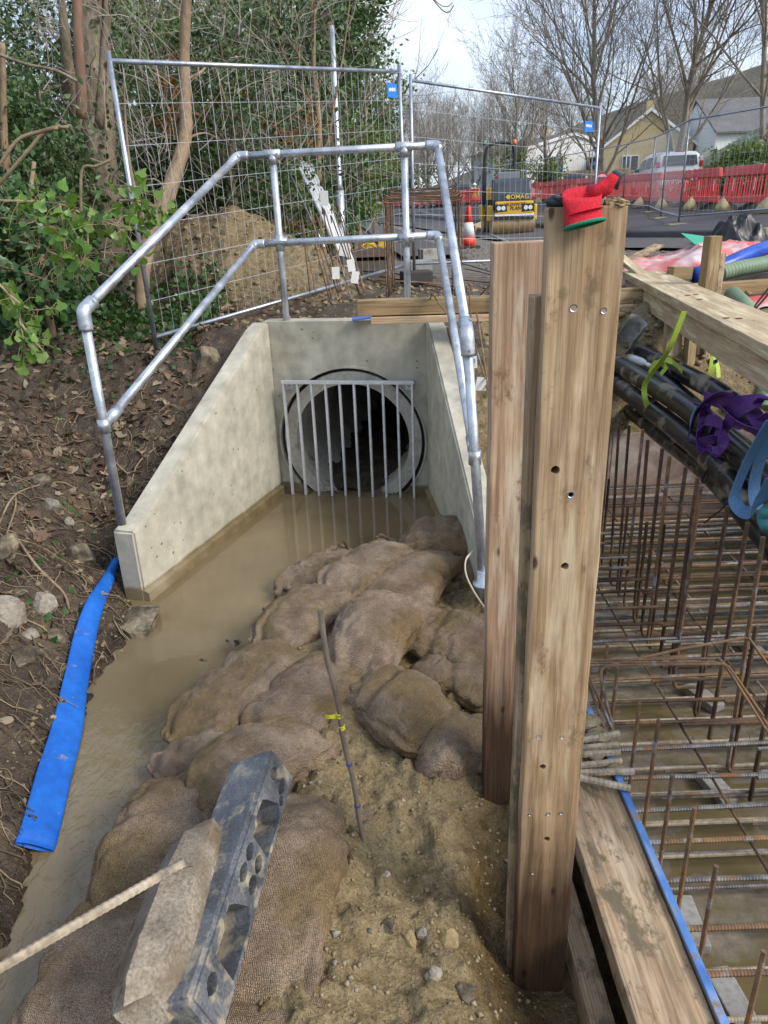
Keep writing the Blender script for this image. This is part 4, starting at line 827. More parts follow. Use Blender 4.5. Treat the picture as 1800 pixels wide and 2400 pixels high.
# ================================================================== sandbags
def sack(label, a, b, w, h, seed, over=1.12, tilt=0, group='hessian sandbags damming the channel', mat='hessian', name='sandbag', tuft=True):
    a, b = Vector(a), Vector(b); c = (a+b)/2; L = (b-a).length*over; X = (b-a).normalized(); Wd = V(-X.y, X.x, tilt); Wd = (Wd-X*Wd.dot(X)).normalized(); Zd = X.cross(Wd); 
    if Zd.z < 0: Wd, Zd = -Wd, -Zd
    nu, nv = 80, 90; u = np.linspace(0, 2*np.pi, nu, endpoint=False); v = np.linspace(0, 1, nv)
    U, Vv = np.meshgrid(u, v); e = np.clip(np.minimum(Vv, 1-Vv), 0, .5)*2; rr = np.random.default_rng(seed)
    e2 = np.clip((e-.10)/.90, 0, 1); wid = w/2*(1-(1-e)**7)**.32*(.90+.10*np.sin(np.pi*Vv)+.05*np.sin(2*np.pi*Vv+seed)-.10*np.exp(-((e-.13)/.06)**2)); thk = h/2*(1-(1-e2)**2.4)**.70+.007*(e > 0)
    cu, su = np.cos(U), np.sin(U); sq = .62
    yy = wid*np.sign(cu)*np.abs(cu)**sq; zz = thk*np.sign(su)*np.abs(su)**.85; xx = (Vv-.5)*L
    P = np.stack([xx.ravel(), yy.ravel(), zz.ravel()], 1); Q = P*np.array([1, 1, 1.])
    rdg = 1-2*np.abs(fbm(Q*np.array([1, 1.5, 1.5])+seed*2.1, 6, 3, seed+9)); d = .05*fbm(Q+seed*1.3, 4.5, 3, seed)+.034*fbm(Q+seed, 15, 4, seed+5)-.022*np.clip(rdg-.86, 0, 1)/.14*(.4+.6*(1-e.ravel()))
    crease = np.exp(-(e/.34)**2).ravel(); d = d+.024*crease*np.sin(U.ravel()*7+6*fbm(Q, 8, 2, seed+1)+seed)
    cx = rr.uniform(-.25, .25)*L; d = d-.022*np.exp(-((xx.ravel()-cx+.25*yy.ravel())/.03)**2)*(zz.ravel() > 0)
    nrm_ = np.stack([0*xx.ravel(), (cu*h).ravel(), (su*w).ravel()], 1); nrm_ /= np.linalg.norm(nrm_, axis=1)[:, None]+1e-9
    P = P+nrm_*(d*(e.ravel()**.3))[:, None]
    P[:, 2] -= .35*h*(np.abs(P[:, 0])/(L/2))**2.2*.5; P[:, 1] += rr.uniform(-.05, .05)*np.sin(np.pi*Vv.ravel()*1.3)
    q = np.arange(nu*nv).reshape(nv, nu); F = np.stack([q[:-1].ravel(), np.roll(q, -1, 1)[:-1].ravel(), np.roll(q, -1, 1)[1:].ravel(), q[1:].ravel()], 1)
    me = mesh(name, P, F, True); o = ob(name, me, M[mat]); Mx = Matrix((X, Wd, Zd)).transposed().to_4x4(); Mx.translation = c; o.matrix_local = Mx
    return tag(o, label, 'sandbag', group)
def ZZ(p, z): return PZ(p[0], p[1], z)
bags = [
 ((965, 1250), (1118, 1262), .20, .33, .19, 'plump hessian sandbag at the far end beside the handrail post'),
 ((935, 1287), (800, 1372), .19, .29, .19, 'rounded hessian sandbag in the far row with its neck at the water'),
 ((1040, 1306), (900, 1436), .17, .29, .19, 'long hessian sandbag in the far row next to the timber post'),
 ((815, 1295), (690, 1380), .03, .25, .15, 'low dark sandbag at the water line below the far row'),
 ((800, 1395), (640, 1490), .14, .30, .20, 'sandbag with frayed tied end halfway along the water side'),
 ((965, 1415), (835, 1540), .21, .31, .22, 'big square-ended sandbag on top of the dam behind the stake'),
 ((705, 1530), (450, 1700), .11, .29, .20, 'long sandbag along the water side with a dark folded seam'),
 ((840, 1555), (640, 1720), .13, .30, .19, 'mud-smeared sandbag in the middle of the dam beside the stake'),
 ((550, 1735), (400, 1815), .06, .26, .17, 'low sandbag with an ochre stain at the water side'),
 ((715, 1715), (490, 1865), .17, .28, .20, 'sandbag directly behind the black plastic block'),
 ((862, 1595), (1015, 1715), .14, .26, .21, 'bulging sandbag on the landward side right of the stake'),
 ((1000, 1725), (1140, 1745), .10, .26, .19, 'round sandbag against the foot of the second timber post'),
 ((985, 1470), (1150, 1525), .14, .31, .15, 'slack dark sandbag folded against the second timber post'),
 ((985, 1560), (1150, 1600), .09, .28, .15, 'flattened creased sandbag below the slack dark one'),
 ((1050, 1325), (1135, 1355), .11, .24, .14, 'small dark sandbag by the foot of the handrail post'),
 ((415, 1840), (330, 2130), .10, .27, .21, 'upright purple-brown sandbag between water and concrete lump'),
 ((700, 1890), (600, 2300), .16, .30, .20, 'long sandbag under the right side of the black plastic block'),
 ((330, 2120), (160, 2440), .09, .30, .20, 'sandbag at the bottom left corner beside the water'),
 ((660, 2270), (600, 2500), .10, .36, .16, 'flat sandbag at the bottom edge right of the black block'),
 ((735, 1800), (690, 1990), .07, .22, .17, 'shadowed sandbag tucked behind the right corner of the black block'),
 ((800, 1890), (770, 2040), .06, .20, .12, 'small sandbag half buried in mud near the stake foot'),
 ((770, 2080), (735, 2450), .05, .22, .13, 'thin sandbag edge lying in the mud at the bottom centre'),
 ((540, 1960), (420, 2380), .06, .34, .18, 'sandbag lying underneath the black plastic block'),
]
for i, (a, b, z, w_, h_, lab) in enumerate(bags): sack(lab, ZZ(a, z+h_*.2), ZZ(b, z+h_*.2), w_*1.30, h_*.94, 20+i, 1.34)
# frayed necks at the water side
fray = MB(); RB2 = random.Random(8)
for q, z in (((685, 1385), .10), ((905, 1262), .20), ((815, 1290), .10), ((255, 2255), .10), ((240, 2330), .08), ((1075, 1225), .12), ((640, 1480), .08)):
    c = PZ(*q, z)
    for k in range(7): d = V(RB2.uniform(-1, .2), RB2.uniform(-.4, .8), RB2.uniform(-.3, .5)).normalized(); e = V(RB2.uniform(-1, 1), RB2.uniform(-1, 1), RB2.uniform(-1, 1)); fray.v += [Vector(v) for v in ribbon([c, c+d*.03+e*.008, c+d*.065+e*.02], .035, e, .003, 4).v]; n0 = len(fray.v); rb_ = ribbon([c, c+d*.03+e*.008, c+d*.065+e*.02], .035, e, .003, 4); fray.f += [tuple(j+n0-len(rb_.v) for j in f_) for f_ in rb_.f]
tag(fray.build('sack_necks', M['hessian'], None, True), 'frayed tied necks of the hessian sandbags', 'sacking', kind='stuff')
# ------------------------------------------------------------------ black plastic block
e0, e1 = PZ(617, 1800, .37), PZ(395, 2470, .37); Xb = (e1-e0).normalized(); Lb = .86; roll = R(24)
Wb = V(-Xb.y, Xb.x, 0); Wb = Wb if Wb.x > 0 else -Wb; Zb = V(0, 0, 1); Wb2 = Wb*math.cos(roll)+Zb*math.sin(roll); Zb2 = Xb.cross(Wb2); Zb2 = Zb2 if Zb2.z > 0 else -Zb2
bm = bmesh.new(); bmesh.ops.create_cube(bm, size=1); bmesh.ops.scale(bm, vec=(Lb, .165, .15), verts=bm.verts)
for v in bm.verts:
    if v.co.z > 0 and v.co.x < 0: v.co.x += .015
bmesh.ops.bevel(bm, geom=list(bm.edges), offset=.012, segments=3, affect='EDGES'); me = bpy.data.meshes.new('fence_block'); bm.to_mesh(me); bm.free()
blk = ob('fence_block', me, M['rubber'])
cts = []
def cutter(poly, y0, y1):
    m = MB().prism([V(x, y0, z) for x, z in poly], (0, 1, 0), y1-y0); o = m.build('cut', None); bm = bmesh.new(); bm.from_mesh(o.data); bmesh.ops.recalc_face_normals(bm, faces=bm.faces); bm.to_mesh(o.data); bm.free(); cts.append(o)
for x0_ in (-.265, .105):
    cutter([(x0_, -.03), (x0_+.035, .025), (x0_+.055, .045), (x0_+.15, .050), (x0_+.16, .036), (x0_+.19, .04), (x0_+.195, -.05), (x0_+.03, -.055)], .0, .2)
def lens(cx, cz, rx, rz, k=10): return [(cx+rx*math.cos(q)*(1-.25*abs(math.sin(q))), cz+rz*math.sin(q)) for q in [i*2*math.pi/k for i in range(k)]]
for cx, cz, rx, rz in ((-.335, .032, .03, .016), (-.335, -.022, .040, .016), (-.288, -.04, .022, .012), (-.025, .030, .032, .017), (.045, .030, .034, .017), (-.025, -.02, .034, .018), (.045, -.02, .034, .018), (.355, .02, .03, .02)): cutter(lens(cx, cz, rx, rz), .03, .2)
boolean(blk, cts)
if not blk.data.materials: blk.data.materials.append(M['rubber'])
Mx = Matrix((Xb, Wb2, Zb2)).transposed()
if Mx.determinant() < 0: Mx = Matrix((Xb, Wb2, -Zb2)).transposed()
Mx = Mx.to_4x4(); Mx.translation = e0+Xb*(Lb/2); blk.matrix_local = Mx; smooth_by_angle(blk, 35)
tag(blk, 'scuffed black plastic fence block with hand holes lying on the sandbags', 'plastic block')
# ------------------------------------------------------------------ concrete lump, rod, stake
c0, c1 = PZ(470, 1965, .40), PZ(345, 2375, .43); X1 = (c1-c0).normalized(); W1 = V(-X1.y, X1.x, .55).normalized(); W1 = (W1-X1*W1.dot(X1)).normalized(); Z1 = X1.cross(W1)
bm = bmesh.new(); Lc = (c1-c0).length*1.02; cs = [(-.095, -.055), (-.07, .066), (.02, .105), (.085, .055), (.09, -.066), (-.02, -.10)]; rows = []
for xf, sc_, ty in ((-.5, .55, .015), (-.40, .86, .01), (-.1, 1.0, 0), (.25, 1.02, -.004), (.42, .88, -.012), (.5, .62, -.02)): rows.append([bm.verts.new((xf*Lc+.02*(j % 3-1), y_*sc_+ty, z_*sc_)) for j, (y_, z_) in enumerate(cs)])
for r0_, r1_ in zip(rows, rows[1:]):
    for j in range(6): bm.faces.new((r0_[j], r0_[(j+1) % 6], r1_[(j+1) % 6], r1_[j]))
bm.faces.new(list(reversed(rows[0]))); bm.faces.new(rows[-1]); bmesh.ops.recalc_face_normals(bm, faces=bm.faces)
bmesh.ops.triangulate(bm, faces=bm.faces)
for _ in range(3): bmesh.ops.subdivide_edges(bm, edges=[e for e in bm.edges if e.calc_length() > .018], cuts=1)
bm.normal_update(); co = np.array([v.co[:] for v in bm.verts]); nz_ = .016*fbm(co, 9, 3, 5)+.009*fbm(co, 45, 3, 6)
for v, d_ in zip(bm.verts, nz_): v.co += v.normal*d_
me = bpy.data.meshes.new('concrete_lump'); bm.to_mesh(me); bm.free(); o = ob('concrete_lump', me, M['chunk']); Mm = Matrix((X1, W1, Z1)).transposed().to_4x4(); Mm.translation = (c0+c1)/2; o.matrix_local = Mm; smooth_by_angle(o, 38); tag(o, 'long broken concrete lump leaning on the black plastic block', 'concrete lump')
tag(rebar([PZ(-120, 2338, .54), PZ(430, 2022, .545)], .0115, M['rustm'], None, 'rebar_rod', .016), 'mud-coated ribbed steel rod resting on the concrete lump at bottom left', 'rebar')
s0, s1 = V(-.088, 1.86, .0), V(-.205, 1.95, .985)
stk = thing('marker_stake', 'thin muddy stake with yellow and blue tape standing in the mud', 'stake', s0); sp0 = [s0.lerp(s1, k/12)+V(.004*math.sin(k*1.7), .003*math.cos(k*2.1), 0) for k in range(13)]
MB().tube([s0+(s0-s1)*.06]+sp0, [.0085]+[.0085]*12+[.0092], 10).build('shaft', M['stakewood'], stk, True)
for f_, mt in ((.635, 'yellowtape'), (.645, 'yellowtape'), (.60, 'yellowtape'), (.592, 'yellowtape'), (.46, 'bluetape'), (.30, 'bluetape')):
    c = s0.lerp(s1, f_); MB().tube([c, s0.lerp(s1, f_+.006)], .0105, 10).build('tape_band', M[mt], stk, True)
c = s0.lerp(s1, .64); ribbon([c+V(-.008, 0, 0), c+V(-.03, -.01, .006), c+V(-.045, 0, .0)], .014, V(0, 0, 1), .001, 4).build('tape_tail', M['yellowtape'], stk)
# white peeled twig by the handrail base
tag(MB().tube(spline([PZ(1108, 1292, .42), PZ(1092, 1312, .40), PZ(1092, 1345, .35), PZ(1110, 1385, .30), PZ(1138, 1428, .2), PZ(1150, 1450, .12)], 4), [.006]*4+[.0048]*17, 6).build('bare_twig', flat('peeled_twig', (.55, .46, .34), .8), None, True), 'pale peeled twig leaning beside the handrail foot', 'twig')
# ------------------------------------------------------------------ blue lay-flat hose
hp = [(272, 1325, .02), (255, 1365, .036), (225, 1432, .05), (203, 1505, .058), (182, 1610, .062), (161, 1730, .066), (140, 1860, .068), (118, 2025, .069), (110, 2090, .069)]
ctr = []; SLO = []
for x, y_, hw_ in hp:
    p = GH(x, y_); zs_ = [max(gh(p.x+dx, p.y+dx*.2), -.01) for dx in (-hw_, -hw_/2, 0, hw_/2, hw_)]; sl_ = (zs_[4]-zs_[0])/(2*hw_); p.z = max([z_-sl_*dx for z_, dx in zip(zs_, (-hw_, -hw_/2, 0, hw_/2, hw_))]+[.004])+.018; ctr.append((p, hw_)); SLO.append(sl_)
for j_, z_ in ((-1, .012), (-2, .016), (-3, .024), (-4, .034)): ctr[j_][0].z = max(z_, min(ctr[j_][0].z, z_+.02)); SLO[j_] = min(SLO[j_], -.26)
P = spline([c[0] for c in ctr], 8); Wh = [np.interp(i/8, range(len(ctr)), [c[1] for c in ctr]) for i in range(len(P))]
vs, fs = [], []; n = 20
for i, p in enumerate(P):
    t = (P[min(i+1, len(P)-1)]-P[max(i-1, 0)]).normalized(); u_ = i/(len(P)-1); side = V(-t.y, t.x, 0).normalized(); side = side if side.x > 0 else -side; side = (side+V(0, 0, max(-.9, min(0, np.interp(i/8, range(len(SLO)), SLO))))).normalized(); nn = side.cross(t); nn = nn if nn.z > 0 else -nn
    th = .022*(1-u_)**2+.008+.003*math.sin(i*.9)
    for k in range(n): q = 2*math.pi*k/n; vs.append(p+side*(Wh[i]*math.cos(q))+nn*(th*(math.sin(q))*(1+.15*math.sin(i*.55+2*q))))
for i in range(len(P)-1):
    for k in range(n): k2 = (k+1) % n; fs.append((i*n+k, i*n+k2, (i+1)*n+k2, (i+1)*n+k))
hz = thing('layflat_hose', 'bright blue lay-flat hose running down beside the wing wall into the water', 'hose', P[0])
MB().add(vs, fs).build('hose_sleeve', M['bluehose'], hz, True)
# ================================================================== timbers on the headwall
tag(timber('timber_beam', V(-.125, 5.20, 1.468), V(1.15, 5.12, 1.468), .10, .11, M['wood_dk'], None, (0, 0, 1), .005, rough=.004), 'olive treated timber beam lying across the headwall top', 'timber')
tag(timber('timber_plank', V(-.035, 5.16, 1.388), V(1.15, 5.08, 1.388), .12, .042, M['wood_pink'], None, (0, 1, 0), .003), 'pink sawn plank under the olive beam on the headwall', 'timber')
tag(timber('timber_offcut', PY(825, 748, 5.50), PY(885, 741, 5.50), .07, .012, M['tarp'], None, (0, 1, .1), .002), 'blue painted offcut behind the headwall top', 'offcut')
# bent starter links hooked over the beam
for i, (a, top, b) in enumerate((((1092, 800), (1012, 690), (1003, 720)), ((1110, 870), (1092, 680), (1085, 700)), ((1170, 960), (1145, 672), (1118, 700)), ((1175, 720), (1165, 675), (1135, 700)))):
    y0_ = 5.02+.03*i
    tag(MB().tube(spline([PY(*a, y0_-.1), PY(top[0]+8, top[1]+8, y0_), PY(*top, y0_+.02), PY(*b, y0_+.22)], 6), .005, 6).build('bent_link', M['rusto'], None, True), f'bent rebar link hooked over the headwall beam, {ORD[i]} from the left', 'rebar')
RB = random.Random(21)
for i, (a, b) in enumerate((((1098, 755), (1165, 985)), ((1118, 735), (1152, 960)))): tag(rebar([PY(*a, 4.95), PY(*b, 4.35)], .006, M['rusto'], None, 'leaning_rebar', .014), ['rusty bar leaning behind the handrail, nearer the rail', 'rusty bar leaning behind the handrail, nearer the post'][i], 'rebar')
for i, (q, w_, h_) in enumerate((((1108, 850), .055, .075), ((1128, 900), .07, .085))):
    c = PY(*q, 4.55); t_ = thing('paper_tag', ['small white printed tag wired beside the handrail elbow', 'larger white tag below the printed one beside the handrail'][i], 'tag', c)
    MB().box(c, (w_, .002, h_), Euler((R(8), R(-6+14*i), R(10))).to_matrix()).build('card', M['paper'], t_)
    if i == 0:
        pr = MB()
        for k in range(5): pr.box(c+V(.006, -.004, .022-.006*k), (.018, .0006, .003))
        pr.build('print', M['ink'], t_); MB().tube([c+V(.006+.008*math.cos(q_), -.004, -.018+.008*math.sin(q_)) for q_ in [k*math.pi/6 for k in range(13)]], .0008, 4, False).build('print', M['ink'], t_)
# ================================================================== beam and slung ducts over the pit
bd = (PZ(1800, 811, 1.37)-PZ(1460, 636, 1.37)).normalized(); far = PZ(1460, 636, 1.37); nearp = far+bd*7.0; sd_ = V(-bd.y, bd.x, 0); sd_ = sd_ if sd_.x > 0 else -sd_
bt = thing('timber_beam', 'long pale timber beam of two planks spanning the pit above the ducts', 'timber beam', far)
timber('top_plank', far+sd_*.19+V(0, 0, -.035), nearp+sd_*.19+V(0, 0, -.035), .38, .07, M['wood_new'], bt, sd_, .005, rough=.003)
timber('lower_timber', far+sd_*.18+V(0, 0, -.158)+bd*-.02, nearp+sd_*.18+V(0, 0, -.158), .30, .172, M['wood_new'], bt, sd_, .005, rough=.003)
pm = MB(); pn = V(0, 0, 1)
for q in ((1612, 692), (1630, 690), (1702, 745), (1732, 746), (1640, 701)): disc(pm, PZ(*q, 1.3715), pn, .022, 9, 1.6)
pm.build('paint_mark', flat('dark_red_paint', (.16, .008, .012), .6), bt)
def dpath(pp, X): return spline([PX(x, y, X) for x, y in pp], 6)
duct = thing('cable_ducts', 'bundle of muddy black plastic ducts slung across the pit under the beam', 'ducts', V(2, 5, .7))
dd = [dpath([(1380, 826), (1440, 850), (1520, 898), (1610, 957), (1700, 1033), (1800, 1122), (1960, 1275)], 1.97), dpath([(1450, 800), (1540, 845), (1620, 885), (1700, 930), (1800, 1010), (1960, 1150)], 2.22),
      dpath([(1400, 868), (1450, 905), (1530, 962), (1630, 1042), (1720, 1135), (1800, 1230), (1930, 1390)], 1.93), dpath([(1420, 930), (1480, 965), (1560, 1030), (1660, 1110), (1760, 1225), (1880, 1370)], 2.06),
      dpath([(1480, 850), (1560, 900), (1660, 985), (1760, 1070), (1900, 1200)], 2.16)]
for i, p in enumerate(dd): MB().tube(p, .068 if i != 3 else .06, 16).build('duct', M['black'], duct, True)
# ------------------------------------------------------------------ slings
def B(px, py, X): return PX(px, py, X)
sl1 = thing('lime_strap', 'lime green ratchet strap hung from the beam round the ducts', 'strap', B(1560, 830, 1.9))
ribbon([B(1604, 730, 1.93), B(1566, 822, 1.89), B(1524, 880, 1.86), B(1511, 905, 1.85), B(1512, 935, 1.85), B(1522, 965, 1.9)], .040, [V(1, .2, 0)]*6, .003).build('webbing', M['lime'], sl1)
ribbon([B(1524, 880, 1.95), B(1550, 845, 2.0), B(1575, 848, 2.05), B(1598, 870, 2.15), B(1606, 890, 2.2)], .04, [V(0, .6, 1)]*5, .003).build('webbing_loop', M['lime'], sl1)
ribbon([B(1520, 878, 1.98), B(1535, 850, 2.0), B(1560, 860, 2.02), B(1548, 878, 2.0)], .035, [V(0, .6, 1)]*4, .003).build('webbing_loop', M['lime'], sl1)
sl2 = thing('lime_strap', 'short lime strap end with blue tape hanging behind the beam', 'strap', B(1670, 850, 2.5))
ribbon([B(1672, 835, 2.5), B(1668, 862, 2.5), B(1660, 885, 2.5), B(1652, 898, 2.5)], .055, V(1, .3, 0), .003).build('webbing', M['lime'], sl2)
ribbon([B(1674, 835, 2.47), B(1682, 860, 2.47), B(1684, 885, 2.47)], .035, V(1, .3, 0), .003).build('webbing', M['lime'], sl2)
ribbon([B(1672, 850, 2.46), B(1682, 845, 2.46)], .03, V(0, 0, 1), .003).build('blue_tape', M['bluehose2'], sl2)
sl3 = thing('purple_sling', 'purple lifting sling knotted round the black ducts', 'sling', B(1690, 980, 1.9))
rings = [[(1612, 1025), (1640, 955), (1690, 925), (1722, 935)], [(1607, 1020), (1620, 1040), (1655, 1035), (1688, 1015), (1720, 975), (1760, 950), (1790, 940)], [(1632, 950), (1670, 975), (1655, 1040), (1665, 1055)], [(1665, 1055), (1690, 1050), (1695, 1000), (1660, 985), (1640, 1010)],
         [(1650, 930), (1700, 945), (1760, 940), (1795, 935)], [(1700, 980), (1740, 995), (1780, 990), (1810, 975)], [(1690, 950), (1720, 985), (1755, 1005), (1800, 1010)], [(1660, 935), (1645, 985), (1640, 1035), (1660, 1060), (1690, 1058)], [(1740, 935), (1765, 965), (1785, 1000), (1810, 1020)]]
for i, rg_ in enumerate(rings):
    ribbon([B(x, y, 1.86+.03*(i % 3)+.02*math.sin(k*2+i)) for k, (x, y) in enumerate(rg_)], .062 if i % 2 else .072, [V(.3+.5*math.sin(i+k), .4, .8*math.cos(i*1.3+k)) for k in range(len(rg_))], .005).build('webbing', M['purple'], sl3, False)
tp = [B(1622+18*math.sin(k*.5)*.6-k*.0, 985-6*k+0, 1.90) for k in range(9)]; MB().tube(spline([B(1618, 1010, 1.86), B(1622, 975, 1.88), B(1640, 945, 1.93)], 6), .007, 6).build('rope', M['teal'], sl3, True)
sl4 = thing('blue_strap', 'faded blue webbing sling hanging in a loop at the right edge', 'sling', B(1760, 1100, 1.75))
ribbon([B(1810, 985, 1.72), B(1775, 1040, 1.70), B(1740, 1110, 1.68), B(1722, 1165, 1.67), B(1735, 1195, 1.67), B(1760, 1200, 1.67), B(1785, 1170, 1.67), B(1810, 1120, 1.67)], .06, [V(1, .1, 0), V(1, .2, .2), V(1, .3, .2), V(.9, .3, .4), V(.4, .3, .9), V(.2, .3, .9), V(.9, .2, -.4), V(1, .2, -.3)], .004).build('webbing', M['bluestrap'], sl4)
ribbon([B(1812, 1000, 1.76), B(1788, 1060, 1.75), B(1770, 1120, 1.75), B(1768, 1160, 1.75), B(1775, 1195, 1.74)], .06, V(1, .15, .1), .004).build('webbing', M['bluestrap'], sl4)
tag(MB().tube(spline([B(1622, 1058, 1.9), B(1640, 1080, 1.88), B(1660, 1092, 1.87), B(1652, 1110, 1.86), B(1645, 1128, 1.86), B(1655, 1126, 1.87), B(1660, 1100, 1.88), B(1680, 1118, 1.9), B(1705, 1124, 1.93)], 5), .006, 6).build('black_cord', M['blkmetal'], None, True), 'black cord looped below the ducts', 'cord')
tag(MB().tube([B(1718, 1156, 1.75), B(1690, 1195, 1.72), B(1650, 1226, 1.7)], .004, 5).build('black_cord', M['blkmetal'], None, True), 'thin black cord running from the blue sling down to the steel', 'cord')
tag(MB().tube(spline([B(1800, 1195, 1.68), B(1790, 1215, 1.68), B(1800, 1240, 1.68)], 4), .03, 8).build('rope_tail', M['teal'], None, True), 'teal rope tail below the blue sling', 'rope')
# broken pale duct end and plastic bottle on the ducts
hc = MB(); c0_, c1_ = B(1430, 845, 2.0), B(1496, 752, 2.15); dxx = (c1_-c0_).normalized(); s1_ = dxx.orthogonal().normalized(); s2_ = dxx.cross(s1_); vs = []
for i in range(9):
    for k in range(13):
        a = R(-110+k*200/12); p = c0_.lerp(c1_, i/8); r_ = .085+.004*math.sin(i*2+k); vs.append(p+s1_*r_*math.cos(a)+s2_*r_*math.sin(a))
    
hc.add(vs, [(i*13+k, i*13+k+1, (i+1)*13+k+1, (i+1)*13+k) for i in range(8) for k in range(12)]); o = hc.build('broken_duct', pmat('chalky_plastic', [(.22, .22, .21), (.34, .33, .30)], 5, .7, .3, 40, .003, dirt=((.10, .08, .06), 5, .6, .7)), None, True); md = o.modifiers.new('s', 'SOLIDIFY'); md.thickness = .008
tag(o, 'split end of a pale broken duct beside the tall post', 'duct')
bo = thing('plastic_bottle', 'empty clear plastic bottle wedged on the ducts', 'bottle', B(1500, 845, 2.03)); b0, b1 = B(1476, 838, 2.03), B(1522, 856, 2.03); bdv = (b1-b0); MB().tube([b0+bdv*t for t in (0, .06, .3, .6, .75, .85, .9)], [.02, .032, .034, .034, .026, .013, .013], 14).build('body', M['bottle'], bo, True); MB().tube([b0+bdv*.9, b0+bdv*1.02], .016, 12).build('cap', M['white'], bo, True)
# ------------------------------------------------------------------ timbers, pegs, hoses beyond the pit
tag(timber('cross_timber', V(1.7, 7.15, 1.23), V(5.2, 7.55, 1.27), .13, .13, M['wood_dk'], None, (0, 0, 1), .006, rough=.004), 'brown cross timber on the ground carrying the beam end', 'timber')
tag(timber('cross_plank', V(1.7, 7.06, 1.14), V(5.2, 7.45, 1.17), .16, .045, M['wood_pink'], None, (0, 1, 0), .004), 'pale plank under the brown cross timber beyond the pit', 'timber')
def peg(a, b, w_, t_, mat, lab, lean=0): tag(timber('timber_peg', a, b, w_, t_, M[mat], None, (1, .25, 0), .004, rough=.003), lab, 'peg')
q = PY(1655, 690, 6.75); peg(V(q.x, 6.75, .55), PY(1672, 553, 6.75)+V(0, 0, .0), .115, .10, 'wood_dk', 'stout square timber peg standing beside the beam')
q = PY(1680, 690, 6.9); peg(V(q.x, 6.9, .55), PY(1692, 593, 6.9), .06, .045, 'wood_mud', 'thin grey peg next to the stout square one')
q = PY(1580, 870, 6.3); peg(V(q.x, 6.3, .2), PY(1582, 700, 6.3), .15, .05, 'wood_new', 'pale upright board below the beam over the pit end')
q = PY(1616, 860, 6.25); peg(V(q.x, 6.25, .2), PY(1622, 760, 6.25), .075, .07, 'wood_dk', 'dark upright peg below the beam, left of the thin pair')
q = PY(1636, 880, 6.35); peg(V(q.x, 6.35, .2), PY(1640, 775, 6.35), .05, .05, 'wood_pink', 'thin orange-stained upright peg below the beam')
q = PY(1652, 890, 6.3); peg(V(q.x, 6.3, .2), PY(1657, 790, 6.3), .06, .05, 'wood_mud', 'thin grey upright peg below the beam, rightmost')
tag(timber('timber_stub', PY(1570, 640, 7.7), PY(1615, 640, 7.75), .12, .12, M['wood_dk'], None, (0, 0, 1), .006), 'short timber stub behind the beam end', 'timber')
tag(timber('sawn_plank', PY(1450, 600, 8.6), PY(1530, 665, 7.6), .12, .04, M['wood_new'], None, (1, .3, 0), .004), 'pale plank pointing away behind the beam end', 'timber')
tag(timber('sawn_plank', PY(1450, 622, 9.6), PY(1545, 575, 11.0), .14, .03, M['wood_mud'], None, (1, .3, 0), .004), 'muddy thin plank on the gravel left of the red sheet', 'timber')
tag(MB().tube(spline([PY(1625, 645, 7.75), PY(1690, 625, 7.85), PY(1740, 603, 8.0), PY(1800, 580, 8.3), PY(1900, 560, 8.8)], 6), [.075]*20+[.07]*5, 14).build('blue_hose', M['bluehose2'], None, True), 'filled dark blue hose crossing behind the timber pegs', 'hose')
def corr(path, r, lab):
    pts = resample(path, .012); m = MB(); m.tube(pts, [r*(1+.06*math.sin(k*math.pi/1.5)) for k in range(len(pts))], 14); tag(m.build('suction_hose', M['greenhose'], None, True), lab, 'hose')
corr(spline([PY(1690, 640, 7.55), PY(1740, 628, 7.6), PY(1800, 618, 7.7), PY(1900, 605, 7.9)], 6), .075, 'green ribbed suction hose lying along the brown cross timber')
corr(spline([PY(1715, 690, 7.0), PY(1745, 720, 6.7), PY(1770, 760, 6.5), PY(1785, 820, 6.3), PY(1790, 900, 6.15), PY(1790, 960, 6.0)], 6), .075, 'green ribbed suction hose bending down into the pit')
for i in range(2): tag(MB().tube(spline([PY(1830, 640+16*i, 6.4), PY(1790, 690+12*i, 6.4), PY(1768, 722+8*i, 6.4), PY(1775, 750, 6.3), PY(1788, 790, 6.2)], 5), .009, 6).build('bent_link', M['rust'], None, True), ['upper bent rusty bar at the right edge under the beam', 'lower bent rusty bar at the right edge under the beam'][i], 'rebar')
